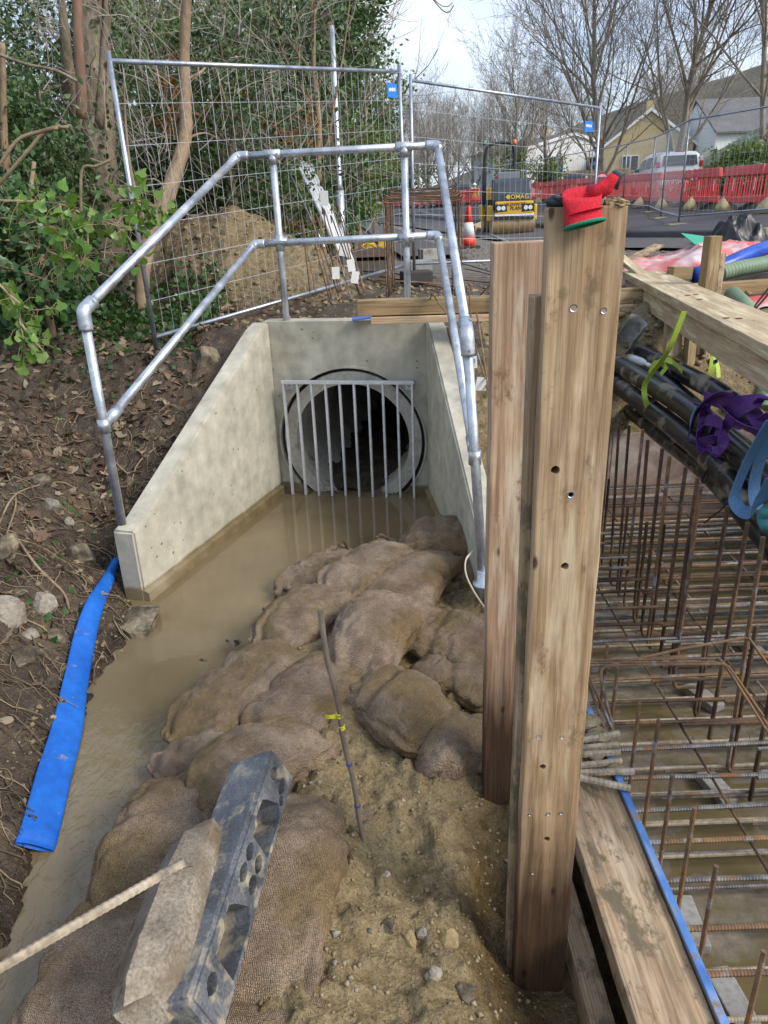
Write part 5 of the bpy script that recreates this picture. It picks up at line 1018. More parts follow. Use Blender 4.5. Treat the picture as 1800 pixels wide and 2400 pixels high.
# crumpled red sheet
def crumple(name, c, rx, ry, hgt, seed, mat, lab, cat, base=None, n=70, cr=.34):
    u = np.linspace(-1, 1, n); A, Bm = np.meshgrid(u, u); rad = np.sqrt(A**2+Bm**2); k = np.maximum(np.abs(A), np.abs(Bm))/np.maximum(rad, 1e-6); A2, B2 = A*k, Bm*k
    x = c[0]+A2*rx*(1+.25*fbm(np.stack([A2.ravel(), B2.ravel(), 0*A2.ravel()+seed], 1), 2, 2, seed).reshape(A.shape)*2); y_ = c[1]+B2*ry
    p = np.stack([x.ravel(), y_.ravel(), 0*x.ravel()], 1); fal = 1-np.clip(np.sqrt(A2**2+B2**2), 0, 1).ravel()**3
    p3_ = p/np.array([rx, ry, 1])*1.0; rg_ = 1-2*np.abs(fbm(p3_+seed, 1.7, 2, seed)); r2_ = 1-2*np.abs(fbm(p3_*np.array([1, 1.3, 1])+seed+4, 4.2, 2, seed+2)); z = hgt*fal*(.25+.75*np.clip(rg_-.4, 0, 1)/.6*.8+cr*(r2_-.6))
    b = np.array([base if base is not None else gh(a_, b_) for a_, b_ in zip(x.ravel(), y_.ravel())]); p[:, 2] = b+.02+np.maximum(z, 0)
    q = np.arange(n*n).reshape(n, n); F = np.stack([q[:-1, :-1].ravel(), q[:-1, 1:].ravel(), q[1:, 1:].ravel(), q[1:, :-1].ravel()], 1)
    o = ob(name, mesh(name, p, F, False), mat); smooth_by_angle(o, 35); return tag(o, lab, cat)
crumple('plastic_sheet', (3.95, 9.5), .95, 1.1, .24, 4, M['redsheet'], 'crumpled red and white polythene sheet on the ground behind the pegs', 'sheet')
crumple('plastic_sheet', (5.15, 8.6), .6, .5, .14, 9, M['redsheet'], 'smaller red polythene sheet under the blue hose at the right', 'sheet')
crumple('plastic_sheet', (3.9, 7.0), .75, .18, .1, 5, M['redsheet'], 'strip of red polythene under the pale cross plank', 'sheet')
c = PY(1728, 548, 10.6); bb3 = crumple('bin_bag', (c.x, c.y), .40, .36, .50, 13, M['blackbag'], 'black bin liner slumped on the road edge at the right', 'bag', None, 70, .16)
c = PY(1637, 563, 9.9); o = MB().box(c, (.36, .30, .008), Euler((R(25), R(8), .4)).to_matrix()).build('green_card', M['greensheet'], None); tag(o, 'bent green card lying on the kerb behind the pegs', 'card')
for i, (a, b) in enumerate((((4.95, 12.0), (4.70, 11.0)), ((4.72, 10.97), (4.55, 10.05)), ((4.55, 10.0), (4.75, 9.1)), ((4.78, 9.05), (5.1, 8.15)))):
    za, zb = gh(*a), gh(*b); tag(timber('kerb_stone', V(*a, za+.05), V(*b, zb+.05), .13, .16, M['kerb'], None, (1, .2, 0), .012), f'concrete kerb stone beside the new road, {ORD[i]} from the back', 'kerb', 'kerb stones beside the new road')
# ================================================================== things behind the headwall
RB = random.Random(31)
hoop = thing('link_stack', 'stack of rusty rectangular rebar links standing behind the handrail', 'rebar', V(.3, 8.1, 1.2))
for i in range(9):
    y0_ = 7.7+.07*i; xl_, xr_ = .12+.012*i+RB.uniform(-.01, .01), .86-.004*i+RB.uniform(-.01, .01); zt = 2.12+.015*i; zb = 1.2
    pts = [V(xl_, y0_, zb), V(xl_, y0_, zt-.05), V(xl_+.05, y0_, zt), V(xr_-.05, y0_, zt), V(xr_, y0_, zt-.05), V(xr_-.0, y0_, zb)]; MB().tube(spline(pts, 4), .0065, 6).build('rebar_link', M['rust'] if i % 3 else M['rusto'], hoop, True)
lk2 = thing('leaning_links', 'bundle of thin rusty bars leaning in the soil with paper tags', 'rebar', V(-.5, 7.1, 1.2))
for i in range(12):
    a = PY(700+9*i+RB.uniform(-6, 6), 490+RB.uniform(-8, 20), 7.3); b = PY(735+12*i+RB.uniform(-14, 14), 690+RB.uniform(-15, 15), 6.7); k_ = [a+V(-.02, .3, -.05), a, a.lerp(b, .5), b]; MB().tube(spline(k_, 4), .0058, 6).build('rebar_link', M['rusto'] if i % 2 else M['rust'], lk2, True)
for i, q in enumerate(((823, 622), (787, 640), (832, 650))): MB().box(PY(*q, 6.75), (.065, .006, .10), Euler((R(6), R(-8+9*i), .2)).to_matrix()).build('paper_tag', M['paper'], lk2)
for i, ((x0_, y0_), (x1_, y1_)) in enumerate((((855, 660), (1090, 675)), ((850, 640), (1150, 668)), ((885, 665), (1160, 655)), ((890, 655), (1070, 690)), ((920, 662), (1080, 682)), ((860, 665), (930, 692)), ((1090, 640), (1165, 660)), ((1050, 620), (1160, 652)))):
    a, b = GH(x0_, y0_), GH(x1_, y1_); a.z += .02+.006*i; b.z += .02+.006*i; tag(MB().tube([a, a.lerp(b, .5)+V(0, 0, .01), b], .008, 6).build('loose_rebar', M['rust'] if i % 2 else M['rusto'], None, True), f'loose rusty bar on the soil behind the headwall, {ORD[i]} of the pile', 'rebar', 'loose bars behind the headwall')
# fencing poles / ladder leaning in the trees
lad = thing('leaning_poles', 'bundle of white aluminium poles leaning against the trees', 'poles', V(-.5, 9.5, 1.3))
for i in range(5): MB().tube([PY(692+9*i, 375+3*i, 10.3), PY(795+8*i, 590+6*i, 8.8)], .024, 8).build('pole', flat('white_pole', (.62, .63, .64), .4) if i == 0 else lad.children[0].data.materials[0], lad, True)
MB().tube([PY(668, 385, 10.2), PY(760, 580, 8.9)], .014, 8).build('pole', M['galvd'], lad, True)
MB().box(PY(760, 465, 9.3), (.09, .06, .16)).build('wrapping', M['paper'], lad); MB().box(PY(808, 585, 8.7), (.12, .05, .14), Euler((0, R(12), .2)).to_matrix()).build('wrapping', M['paper'], lad)
lp = thing('lamp_post', 'slim pale grey lamp post rising behind the leaning poles', 'lamp post', V(-.7, 11.5, 1.3))
b_ = PY(797, 500, 11.5); t_ = PY(778, 60, 11.5); b_.z = 1.2; MB().tube([b_, b_+(t_-b_)*.36], .062, 12).build('base_tube', M['galv'], lp, True); MB().tube([b_+(t_-b_)*.36, b_+(t_-b_)*.39, t_], [.062, .040, .032], 12).build('shaft', M['galv'], lp, True)
cy = thing('yellow_coil', 'yellow cable coil and box on the soil behind the handrail', 'cable', GH(875, 585)); c = GH(862, 588)
for i in range(5): MB().tube([c+V(.11*math.cos(q_)+.02*i, .07*math.sin(q_), .10+.05*math.sin(q_+i)) for q_ in [k*math.pi/8 for k in range(17)]], .012, 6, False).build('coil', M['yplastic'], cy, True)
MB().box(GH(898, 585)+V(0, 0, .1), (.22, .2, .2)).build('box', M['yplastic'], cy, bevel=.03)
for i, (q, sz, rz) in enumerate((((1010, 612), (.38, .25, .2), .3), ((985, 645), (.30, .25, .2), .1), ((1020, 640), (.28, .22, .2), -.2))):
    c = GH(*q); tag(MB().box(c+V(0, 0, sz[2]/2), sz, Matrix.Rotation(rz, 3, 'Z')).build('concrete_block', M['kerb'], None, bevel=.012), ['rear grey concrete block behind the rebar links', 'left grey concrete block behind the handrail', 'right grey concrete block by the fence foot'][i], 'block')
# ------------------------------------------------------------------ road roller
RL = PY(1203, 559, 21.5); rz0 = RL.z+.07
rl = thing('road_roller', 'small yellow tandem road roller with dark bonnet parked on the gravel', 'roller', V(RL.x, RL.y, rz0))
o0 = V(RL.x, RL.y, rz0); k = 1.0
def rp(*a): return o0+V(*a)*k
Mx = Matrix.Rotation(R(90), 3, 'Y')
MB().lathe([(.30, -.57), (.325, -.57), (.325, .57), (.30, .57)], rp(0, .33, .325)-V(0, 0, 0), 40, Mx).build('front_drum', M['drum'], rl, False); smooth_by_angle(rl.children[-1], 40)
MB().lathe([(.30, -.57), (.325, -.57), (.325, .57), (.30, .57)], rp(0, 2.0, .325), 40, Mx).build('rear_drum', M['drum'], rl, False); smooth_by_angle(rl.children[-1], 40)
fr = MB().box(rp(0, .02, .70), (1.02*k, .16*k, .34*k)).build('front_frame', M['yellow'], rl, bevel=.04)
for s in (-1, 1):
    MB().box(rp(.60*s, .38, .58), (.09*k, .55*k, .40*k)).build('side_frame', M['yellow'], rl, bevel=.03); MB().box(rp(.60*s, 1.95, .60), (.09*k, .8*k, .40*k)).build('side_frame', M['yellow'], rl, bevel=.03)
MB().box(rp(0, -.03, .535), (1.04*k, .05*k, .07*k)).build('water_bar', M['white'], rl, bevel=.01); MB().box(rp(0, -.01, .46), (1.06*k, .06*k, .07*k)).build('scraper', M['blkmetal'], rl)
pr = [(-.02, .86), (.05, 1.12), (.20, 1.36), (.38, 1.44), (1.1, 1.46), (1.1, .86)]
hb = MB(); hb.prism([rp(-.46, y_, z) for y_, z in pr], (1, 0, 0), .92*k); bn = hb.build('bonnet', M['slate'], rl, bevel=.045)
for s in (-1, 1):
    pod = MB().prism([rp(s*.36-.17, -.066, .60), rp(s*.36+.17, -.066, .62), rp(s*.36+.14, -.066, .80), rp(s*.36-.16, -.066, .80)], (0, 1, 0), .02).build('headlight_pod', M['blkmetal'], rl)
    for d in (-.06, .06): MB().lathe([(.058, 0), (.052, .012)], rp(s*.36+d, -.068, .70), 16, Matrix.Rotation(R(90), 3, 'X')).build('headlight', M['lamp'], rl)
MB().box(rp(0, 1.35, .75), (1.0*k, 1.0*k, .35*k)).build('platform', M['blkmetal'], rl); MB().box(rp(0, 2.0, 1.0), (.9*k, .75*k, .5*k)).build('rear_body', M['yellow'], rl, bevel=.05)
MB().box(rp(.0, 1.05, 1.52), (.62*k, .12*k, .20*k)).build('dashboard', M['greypaint'], rl, bevel=.03); MB().box(rp(-.05, 1.7, 1.38), (.42*k, .12*k, .36*k)).build('seat_back', flat('seat_red', (.4, .03, .03), .6), rl, bevel=.04)
arch = spline([rp(-.62, 1.5, .9), rp(-.60, 1.5, 1.6), rp(-.59, 1.5, 2.05), rp(-.50, 1.5, 2.30), rp(-.3, 1.5, 2.36), rp(0, 1.5, 2.37), rp(.14, 1.5, 2.34), rp(.22, 1.5, 2.15), rp(.225, 1.5, 1.7), rp(.24, 1.5, .9)], 5)
MB().tube(arch, .045, 10).build('rollover_frame', M['blkmetal'], rl, True)
MB().box(rp(-.62, 1.5, 1.25), (.12*k, .3*k, .9*k)).build('fender', M['blkmetal'], rl, bevel=.03); MB().box(rp(.24, 1.5, 1.62), (.12*k, .14*k, .3*k)).build('bracket', M['blkmetal'], rl, bevel=.02)
for x, mt in ((.225, 'orange'), (-.62, 'greenlens')): MB().lathe([(.05, 0), (.055, .04), (.05, .11), (.03, .13)], rp(x, 1.5, 2.32), 12).build('beacon', M[mt], rl, True)
def text(body, c, right, up, size, mat, par, name='lettering', shear=0, ext=.002, sp=1.):
    cu = bpy.data.curves.new('txt', 'FONT'); cu.body = body; cu.size = size; cu.align_x = 'CENTER'; cu.align_y = 'CENTER'; cu.extrude = ext; cu.shear = shear; cu.space_character = sp; cu.offset = size*.012
    to = bpy.data.objects.new('txt', cu); COL.objects.link(to); dg = bpy.context.evaluated_depsgraph_get(); me = bpy.data.meshes.new_from_object(to.evaluated_get(dg)); bpy.data.objects.remove(to, do_unlink=True)
    X = Vector(right).normalized(); Yv = Vector(up).normalized(); Z = X.cross(Yv); Mx = Matrix((X, Yv, Z)).transposed().to_4x4(); Mx.translation = Vector(c)-(_off(par) if par else Vector()); me.name = name
    me.materials.clear(); o = ob(name, me, mat, par); o.matrix_local = Mx; return o
MB().box(rp(.0, .005, .965), (.66*k, .012, .15*k), Matrix.Rotation(R(-12), 3, 'X')).build('name_plate', M['blkmetal'], rl)
text('BOMAG', rp(.09, -.012, .97), (1, 0, 0), (0, .2, 1), .155, M['gold'], rl, sp=1.1); 
MB().prism([rp(-.24, -.008, .97), rp(-.18, -.008, .91), rp(-.12, -.008, .97), rp(-.18, .004, 1.03)], (0, -1, 0), .004).build('emblem', M['gold'], rl)
text('HIGHWAY', rp(.0, -.068, .79), (1, 0, .03), (0, 0, 1), .125, flat('decal_purple', (.10, .02, .06), .5), rl, shear=.2); text('PLANT', rp(.06, -.068, .69), (1, 0, .03), (0, 0, 1), .125, flat('decal_purple2', (.10, .02, .06), .5), rl, shear=.2)
# ------------------------------------------------------------------ cone, planks by the roller
cb = PY(1098, 572, 16.8); cb.z = gh(cb.x, cb.y)+.01
cn = thing('traffic_cone', 'red traffic cone with a white sleeve left of the roller', 'cone', cb)
MB().box(cb+V(0, 0, .02), (.46, .46, .04)).build('base', M['footdk'], cn, bevel=.01); MB().lathe([(.165, .04), (.135, .22)], cb, 24).build('lower_body', M['conered'], cn, True); MB().lathe([(.137, .22), (.09, .50)], cb, 24).build('white_sleeve', M['conewhite'], cn, True); MB().lathe([(.088, .50), (.042, .80), (.036, .82)], cb, 24).build('upper_body', M['conered'], cn, True)
MB().tube([cb+V(-.2, .1, .0), cb+V(-.21, .1, .62)], .015, 6).build('stick', M['rusto'], cn, True)
for i, (a, b, w_, t_, mt, lab) in enumerate((((1085, 555), (1140, 528), .18, .16, 'wood_new', 'pale block of timber lying between cone and roller'), ((1080, 530), (1130, 545), .12, .08, 'wood_dk', 'second timber lying behind the cone'), ((1145, 552), (1190, 572), .05, .05, 'galvd', 'pale metal bar on the gravel in front of the drum'), ((985, 498), (1045, 515), .1, .1, 'kerb', 'kerb stone lying on the new footway'), ((990, 505), (960, 500), .25, .2, 'kerb', 'grey block lying on the footway edge'))):
    p = GH(*a); q = GH(*b); p.z += t_/2+.02; q.z += t_/2+.02; tag(timber('site_timber' if 'timb' in lab else 'metal_bar' if 'metal' in lab else 'kerb_stone', p, q, w_, t_, M[mt], None, (0, 1, 0), .008), lab, 'timber' if 'timb' in lab else 'bar' if 'metal' in lab else 'kerb')
# ------------------------------------------------------------------ red barriers
def make_barrier():
    t = thing('road_barrier', '', 'barrier'); L, H_ = 2.12, 1.0
    m = MB(); m.prism([V(-L/2+.02, -.05, .78), V(-L/2+.07, -.05, .99), V(-L/2+.13, -.05, 1.0), V(L/2-.13, -.05, 1.0), V(L/2-.07, -.05, .99), V(L/2-.02, -.05, .78)], (0, 1, 0), .10); m.build('top_panel', M['redbar'], t, world=False, bevel=.015)
    MB().box(V(0, 0, .24), (L-.02, .09, .15)).build('bottom_panel', M['redbar'], t, world=False, bevel=.015); MB().box(V(0, -.052, .90), (L-.4, .012, .085)).build('recess', M['redbar'], t, world=False, bevel=.004)
    for k in range(15):
        x = -L/2+.10+k*(L-.2)/14; wd = .045 if k not in (3, 11) else .07; MB().box(V(x, 0, .55), (wd, .018, .48)).build('slat', M['redbar'], t, world=False)
    for k in (3, 11): x = -L/2+.10+k*(L-.2)/14; MB().box(V(x, -.016, .58), (.066, .008, .27)).build('reflector', M['white'], t, world=False)
    for s in (-1, 1): MB().prism([V(s*.62-.04, -.36, .0), V(s*.62-.04, .36, .0), V(s*.62-.04, .3, .05), V(s*.62-.04, .06, .18), V(s*.62-.04, -.06, .18), V(s*.62-.04, -.3, .05)], (1, 0, 0), .08).build('foot', M['footdk'], t, world=False)
    return t
bpath = spline([V(8.95, 16.4, 0), V(9.0, 20, 0), V(9.05, 24, 0), V(9.1, 28, 0), V(9.25, 36, 0), V(8.8, 44, 0), V(7.3, 53, 0), V(3.8, 63, 0), V(-.5, 72, 0), V(-5.5, 80, 0), V(-12, 88, 0)], 30)
bq = resample(bpath, 2.2); bar0 = make_barrier(); nb = 0
pale0 = None
for i in range(len(bq)-1):
    a, b = bq[i], bq[i+1]; c = (a+b)/2; z = float(plateau(np.array([c.x]), np.array([c.y]))[0])+.15
    o = bar0 if i == 0 else dup(bar0); d = b-a
    if i >= 9:
        for ch in list(o.children):
            if ch.name.startswith(('recess', 'reflector')) and i > 16: bpy.data.objects.remove(ch, do_unlink=True)
    o.location = (c.x, c.y, z); o.rotation_euler = (R((0, 2, -1, 3, -2)[i % 5]), -math.atan2(float(plateau(np.array([b.x]), np.array([b.y]))[0]-plateau(np.array([a.x]), np.array([a.y]))[0]), 2), math.atan2(d.y, d.x)+R((0, 1.5, -2, 1)[i % 4]))
    o['label'] = f'red plastic road barrier, {ORD[i]} of the row counting from the right edge'; o['group'] = 'red barriers along the new road'
    if i < 14:
        e = c+V(-.35, -.25, 0)+d*.15; s_ = MB(); n_ = 14; ps = [(.13, -.03), (.17, .03), (.15, .10), (.09, .20), (.04, .27), (.022, .30), (.035, .335)]
        vs = []
        for r_, z_ in ps:
            for k in range(n_): q_ = 2*math.pi*k/n_; rr = r_*(1+.14*math.sin(3*q_+i)+.06*math.sin(7*q_)); vs.append(V(e.x+rr*math.cos(q_)*1.1+z_*.12*(-1)**i, e.y+rr*math.sin(q_)*.9, z+z_))
        s_.add(vs, [(j*n_+k, j*n_+(k+1) % n_, (j+1)*n_+(k+1) % n_, (j+1)*n_+k) for j in range(len(ps)-1) for k in range(n_)]); tag(s_.build('ballast_bag', M['sandy'], None, True), f'small pale ballast bag at the foot of the {ORD[i]} red barrier from the right', 'sandbag', 'ballast bags along the barriers')
# ------------------------------------------------------------------ vehicles
def car(name, label, loc, rz, paint, L=4.1, W=1.74, H_=1.62, kind='mpv', detail=True):
    t = thing(name, label, 'car' if kind != 'van' else 'van', loc, None, rz)
    # stations from rear (x=-L/2) to front: x, zbottom, zbelt, zroof, width factor
    if kind == 'van': S = [(-.5, .45, 1.05, 1.86, .94), (-.485, .35, 1.1, 1.94, .98), (-.3, .3, 1.1, 1.96, 1), (.2, .3, 1.1, 1.94, 1), (.28, .3, 1.1, 1.80, 1), (.38, .3, 1.08, 1.16, .98), (.47, .35, .95, .98, .93), (.5, .45, .75, .78, .86)]
    elif kind == 'suv': S = [(-.5, .45, .95, 1.05, .92), (-.49, .35, 1.0, 1.42, .96), (-.44, .3, 1.0, 1.60, .99), (-.2, .28, .98, H_, 1), (.05, .28, .98, H_-.02, 1), (.14, .28, .97, H_-.12, 1), (.26, .28, .96, 1.04, .99), (.42, .3, .88, .92, .95), (.49, .38, .75, .78, .86), (.5, .45, .62, .65, .82)]
    else: S = [(-.5, .45, .93, 1.0, .93), (-.492, .32, .98, 1.40, .96), (-.475, .28, 1.0, 1.56, .98), (-.42, .26, 1.0, H_-.02, 1), (-.1, .25, .98, H_, 1), (.10, .25, .97, H_-.05, 1), (.19, .25, .95, H_-.18, 1), (.33, .26, .93, 1.03, .99), (.44, .3, .84, .88, .94), (.495, .38, .68, .71, .85), (.5, .45, .6, .62, .82)]
    vs, fs = [], []; n = 14
    def sec(s, off=0):
        x, zb, zl, zr, wf = s; w_ = W/2*wf; top = w_*(.80 if zr > zl+.15 else .93)
        half = [(w_*.90, zb), (w_*.99, zb+.12), (w_, (zb+zl)/2), (w_*.975, zl), (top+.02, zl+(zr-zl)*.82), (top-.08, zr-.012), (top*.5, zr)]
        return [V(x*L, y_, z) for y_, z in half]+[V(x*L, -y_, z) for y_, z in reversed(half)]
    for s in S: vs += sec(s)
    for i in range(len(S)-1):
        for k in range(n-1): fs.append((i*n+k, i*n+k+1, (i+1)*n+k+1, (i+1)*n+k))
        fs.append((i*n+n-1, i*n, (i+1)*n, (i+1)*n+n-1))
    fs += [tuple(range(n)), tuple(reversed([(len(S)-1)*n+k for k in range(n)]))]
    o = MB().add(vs, fs).build('body', paint, t, True, world=False); bm = bmesh.new(); bm.from_mesh(o.data); bmesh.ops.recalc_face_normals(bm, faces=bm.faces); bm.to_mesh(o.data); bm.free(); smooth_by_angle(o, 32)
    def at(xf, f, side):     # point on the glasshouse side
        for a, b in zip(S, S[1:]):
            if a[0] <= xf <= b[0]:
                u_ = (xf-a[0])/(b[0]-a[0]); s = [a[j]+(b[j]-a[j])*u_ for j in range(5)]; break
        w_ = W/2*s[4]; top = w_*(.80 if s[3] > s[2]+.15 else .93); y_ = w_*.975+(top+.02-w_*.975)*f; z = s[2]+(s[3]-s[2])*.82*f; return V(xf*L, side*(y_+.008), z)
    wins = {'mpv': [(-.43, -.30), (-.285, -.06), (-.045, .12), (.13, .21)], 'suv': [(-.40, -.27), (-.25, -.05), (-.035, .12)], 'van': [(.2, .29)]}[kind]
    for sd2 in (-1, 1):
        for a, b in wins:
            m = MB(); m.add([at(a+.006, .1, sd2), at(b, .1, sd2), at(b-.012 if b < .12 else b-.0, .9, sd2), at(a+.012, .9, sd2)], [(0, 1, 2, 3)]); m.build('side_window', M['glass'], t, world=False)
    xr = -L/2; zr0, zr1 = (1.10, 1.45) if kind == 'mpv' else (1.08, 1.48) if kind == 'suv' else (1.2, 1.75)
    xa, xb = {'mpv': (-.4965, -.478), 'suv': (-.4935, -.462), 'van': (-.497, -.487)}[kind]
    ww = W/2*(.74 if kind == 'mpv' else .74)
    MB().add([V(xa*L-.05, -ww, zr0), V(xa*L-.05, ww, zr0), V(xb*L-.05, ww*.93, zr1), V(xb*L-.05, -ww*.93, zr1)], [(0, 1, 2, 3)]).build('rear_window', M['glass'], t, world=False)
    for sd2 in (-1, 1):
        MB().box(V(xa*L+.02, sd2*W/2*.90, 1.13), (.10, .16, .20)).build('tail_lamp', M['redlamp'], t, world=False, bevel=.02); MB().box(V(xa*L+.035, sd2*W/2*.89, 1.32), (.09, .14, .16)).build('tail_lamp', M['tail_clear'], t, world=False, bevel=.02)
        MB().box(V(.115*L, sd2*(W/2+.08), 1.02), (.14, .16, .13)).build('mirror', M['blkmetal'], t, world=False, bevel=.03)
        for xw in (-.31, .31): w0 = MB().lathe([(.20, -.1), (.30, -.1), (.315, -.06), (.315, .06), (.30, .1), (.20, .1)], V(xw*L, sd2*(W/2-.12), .315), 20, Matrix.Rotation(R(90), 3, 'X')).build('wheel', M['tyre'], t, world=False)
    if kind == 'mpv': MB().box(V(-.462*L, 0, H_-.03), (.06, .36, .035)).build('brake_lamp', M['redlamp'], t, world=False)
    MB().box(V(xr-.005, 0, .86), (.02, .52, .11)).build('number_plate', flat('plate_yellow', (.55, .42, .05), .5), t, world=False); MB().box(V(xr+.02, 0, .50), (.10, W*.93, .2)).build('bumper', paint, t, world=False, bevel=.04)
    return t
def on(px, py, Y, dz=.15): p = PY(px, py, Y); return V(p.x, Y, float(plateau(np.array([p.x]), np.array([float(Y)]))[0])+dz)
p = on(1552, 440, 33.5); p.z = PY(1585, 360, 33).z-1.58; car('parked_car', 'white people carrier behind the red barriers, seen from the rear', p, R(86), M['whitepaint'], 4.1, 1.8)
p = on(1322, 440, 55); p.z = PY(1335, 409, 55).z-1.58; car('parked_car', 'dark hatchback beyond the red barriers left of the speed sign', p, R(94), M['darkpaint'], 4.2, 1.8, 1.58, 'suv')
p = on(1062, 440, 60); p.z = PY(1062, 431, 60).z-1.7; car('parked_car', 'distant dark car behind the roller and fence', p, R(100), M['darkpaint'], 4.3, 1.8, 1.6, 'suv')
p = on(845, 460, 88); p.z = PY(845, 452, 88).z-1.95; car('delivery_van', 'distant white van at the far left end of the road', p, R(110), M['whitepaint'], 4.6, 1.9, 1.9, 'van')
p = on(882, 460, 84); p.z = PY(882, 456, 84).z-1.6; car('parked_car', 'distant pale car next to the far white van', p, R(110), M['greypaint'], 4.2, 1.8, 1.6, 'suv')
# ------------------------------------------------------------------ speed sign
c = PY(1410, 423, 33); sg = thing('speed_sign', 'round white thirty speed limit sign with red rim', 'sign', V(c.x, c.y, 2.0)); fN = V(0, -1, 0); Mr = Matrix.Rotation(R(90), 3, 'X')
MB().tube([V(c.x, c.y+.06, 1.9), V(c.x, c.y+.06, c.z)], .035, 8).build('post', M['galv'], sg, True); MB().lathe([(.30, -.0), (.30, .02)], c, 36, Mr).build('rim', M['redring'], sg); MB().lathe([(.235, 0), (.235, .012)], c+V(0, -.018, 0), 36, Mr).build('face', M['white'], sg); text('30', c+V(0, -.038, 0), (1, 0, 0), (0, 0, 1), .36, M['ink'], sg, 'numerals')
# ------------------------------------------------------------------ worker in hi-vis
def person(c, rz):
    t = thing('person', 'worker in yellow hi-vis jacket and orange trousers standing behind the barriers', 'person', c, None, rz)
    J = {'pel': (0, 0, .95, .15, .11), 'wst': (0, 0, 1.1, .15, .11), 'chs': (0, .01, 1.35, .17, .12), 'nek': (0, .0, 1.5, .065, .065), 'hed': (0, -.02, 1.62, .085, .10), 'hd2': (0, -.02, 1.72, .075, .09),
         'shl': (-.18, 0, 1.42, .075, .075), 'ell': (-.25, .02, 1.15, .055, .055), 'hal': (-.22, -.12, .95, .04, .04), 'shr': (.18, 0, 1.42, .075, .075), 'elr': (.25, .02, 1.15, .055, .055), 'har': (.2, -.15, 1.0, .04, .04),
         'hpl': (-.09, 0, .9, .10, .10), 'knl': (-.10, -.01, .5, .07, .07), 'anl': (-.11, .02, .1, .05, .05), 'tol': (-.11, -.13, .04, .045, .035), 'hpr': (.09, 0, .9, .10, .10), 'knr': (.11, -.03, .5, .07, .07), 'anr': (.12, .0, .1, .05, .05), 'tor': (.12, -.15, .04, .045, .035)}
    E_ = [('pel', 'wst'), ('wst', 'chs'), ('chs', 'nek'), ('nek', 'hed'), ('hed', 'hd2'), ('chs', 'shl'), ('shl', 'ell'), ('ell', 'hal'), ('chs', 'shr'), ('shr', 'elr'), ('elr', 'har'), ('pel', 'hpl'), ('hpl', 'knl'), ('knl', 'anl'), ('anl', 'tol'), ('pel', 'hpr'), ('hpr', 'knr'), ('knr', 'anr'), ('anr', 'tor')]
    ks = list(J); me = bpy.data.meshes.new('body'); me.from_pydata([J[k][:3] for k in ks], [(ks.index(a), ks.index(b)) for a, b in E_], []); o = bpy.data.objects.new('body', me); COL.objects.link(o)
    o.modifiers.new('s', 'SKIN'); 
    for i, k in enumerate(ks): me.skin_vertices[0].data[i].radius = J[k][3:]; me.skin_vertices[0].data[i].use_root = (k == 'pel')
    o.modifiers.new('u', 'SUBSURF').levels = 2; dg = bpy.context.evaluated_depsgraph_get(); m2 = bpy.data.meshes.new_from_object(o.evaluated_get(dg)); bpy.data.objects.remove(o, do_unlink=True); m2.name = 'body'
    for mt in ('hivis', 'hivo', 'skin', 'blkmetal'): m2.materials.append(M[mt])
    for p in m2.polygons: z = p.center.z; p.material_index = 2 if (z > 1.50 or (abs(p.center.x) > .15 and z < 1.02 and p.center.y < -.07)) else 0 if z > .92 else 3 if z < .1 else 1
    m2.polygons.foreach_set('use_smooth', [True]*len(m2.polygons)); ob('body', m2, None, t)
    MB().lathe([(.125, 1.665), (.13, 1.68), (.118, 1.74), (.085, 1.80), (.03, 1.825)], (0, -.02, 0), 16).build('hard_hat', M['white'], t, True, world=False)
    return t
c = PY(1112, 445, 55); person(V(c.x, 55, PY(1112, 430, 55).z-1.78), R(160))
# ================================================================== vegetation
def leafcloud(name, C, size, mat, parent=None, rng=None, aspect=.55, fold=.35, droop=0, kind=None, world=True, flatness=0.):
    """C: Nx3 leaf centres -> one mesh of folded diamond leaves"""
    rng = rng or RNG; n = len(C); a = rng.normal(size=(n, 3)); a[:, 2] = a[:, 2]*(1-flatness)-droop; a /= np.linalg.norm(a, axis=1)[:, None]
    b = rng.normal(size=(n, 3)); b[:, 2] *= (1-flatness); b -= (b*a).sum(1)[:, None]*a; b /= np.linalg.norm(b, axis=1)[:, None]; c = np.cross(a, b)
    s = (size*rng.uniform(.6, 1.25, n))[:, None]; w_ = s*aspect/2
    Vv = np.stack([C-a*s/2, C-a*s*.05+b*w_+c*w_*fold, C+a*s/2-c*s*.08, C-a*s*.05-b*w_+c*w_*fold], 1).reshape(-1, 3)
    if parent is not None and world: Vv = Vv-np.array(_off(parent))
    i = np.arange(n)*4; F = np.stack([np.stack([i, i+1, i+2], 1), np.stack([i, i+2, i+3], 1)], 1).reshape(-1, 3)
    me = mesh(name, Vv, F, False); at = me.attributes.new('lv', 'FLOAT', 'FACE'); at.data.foreach_set('value', np.repeat(rng.random(n), 2).astype(np.float32))
    o = ob(name, me, mat, parent)
    if kind: tag(o, kind=kind)
    return o
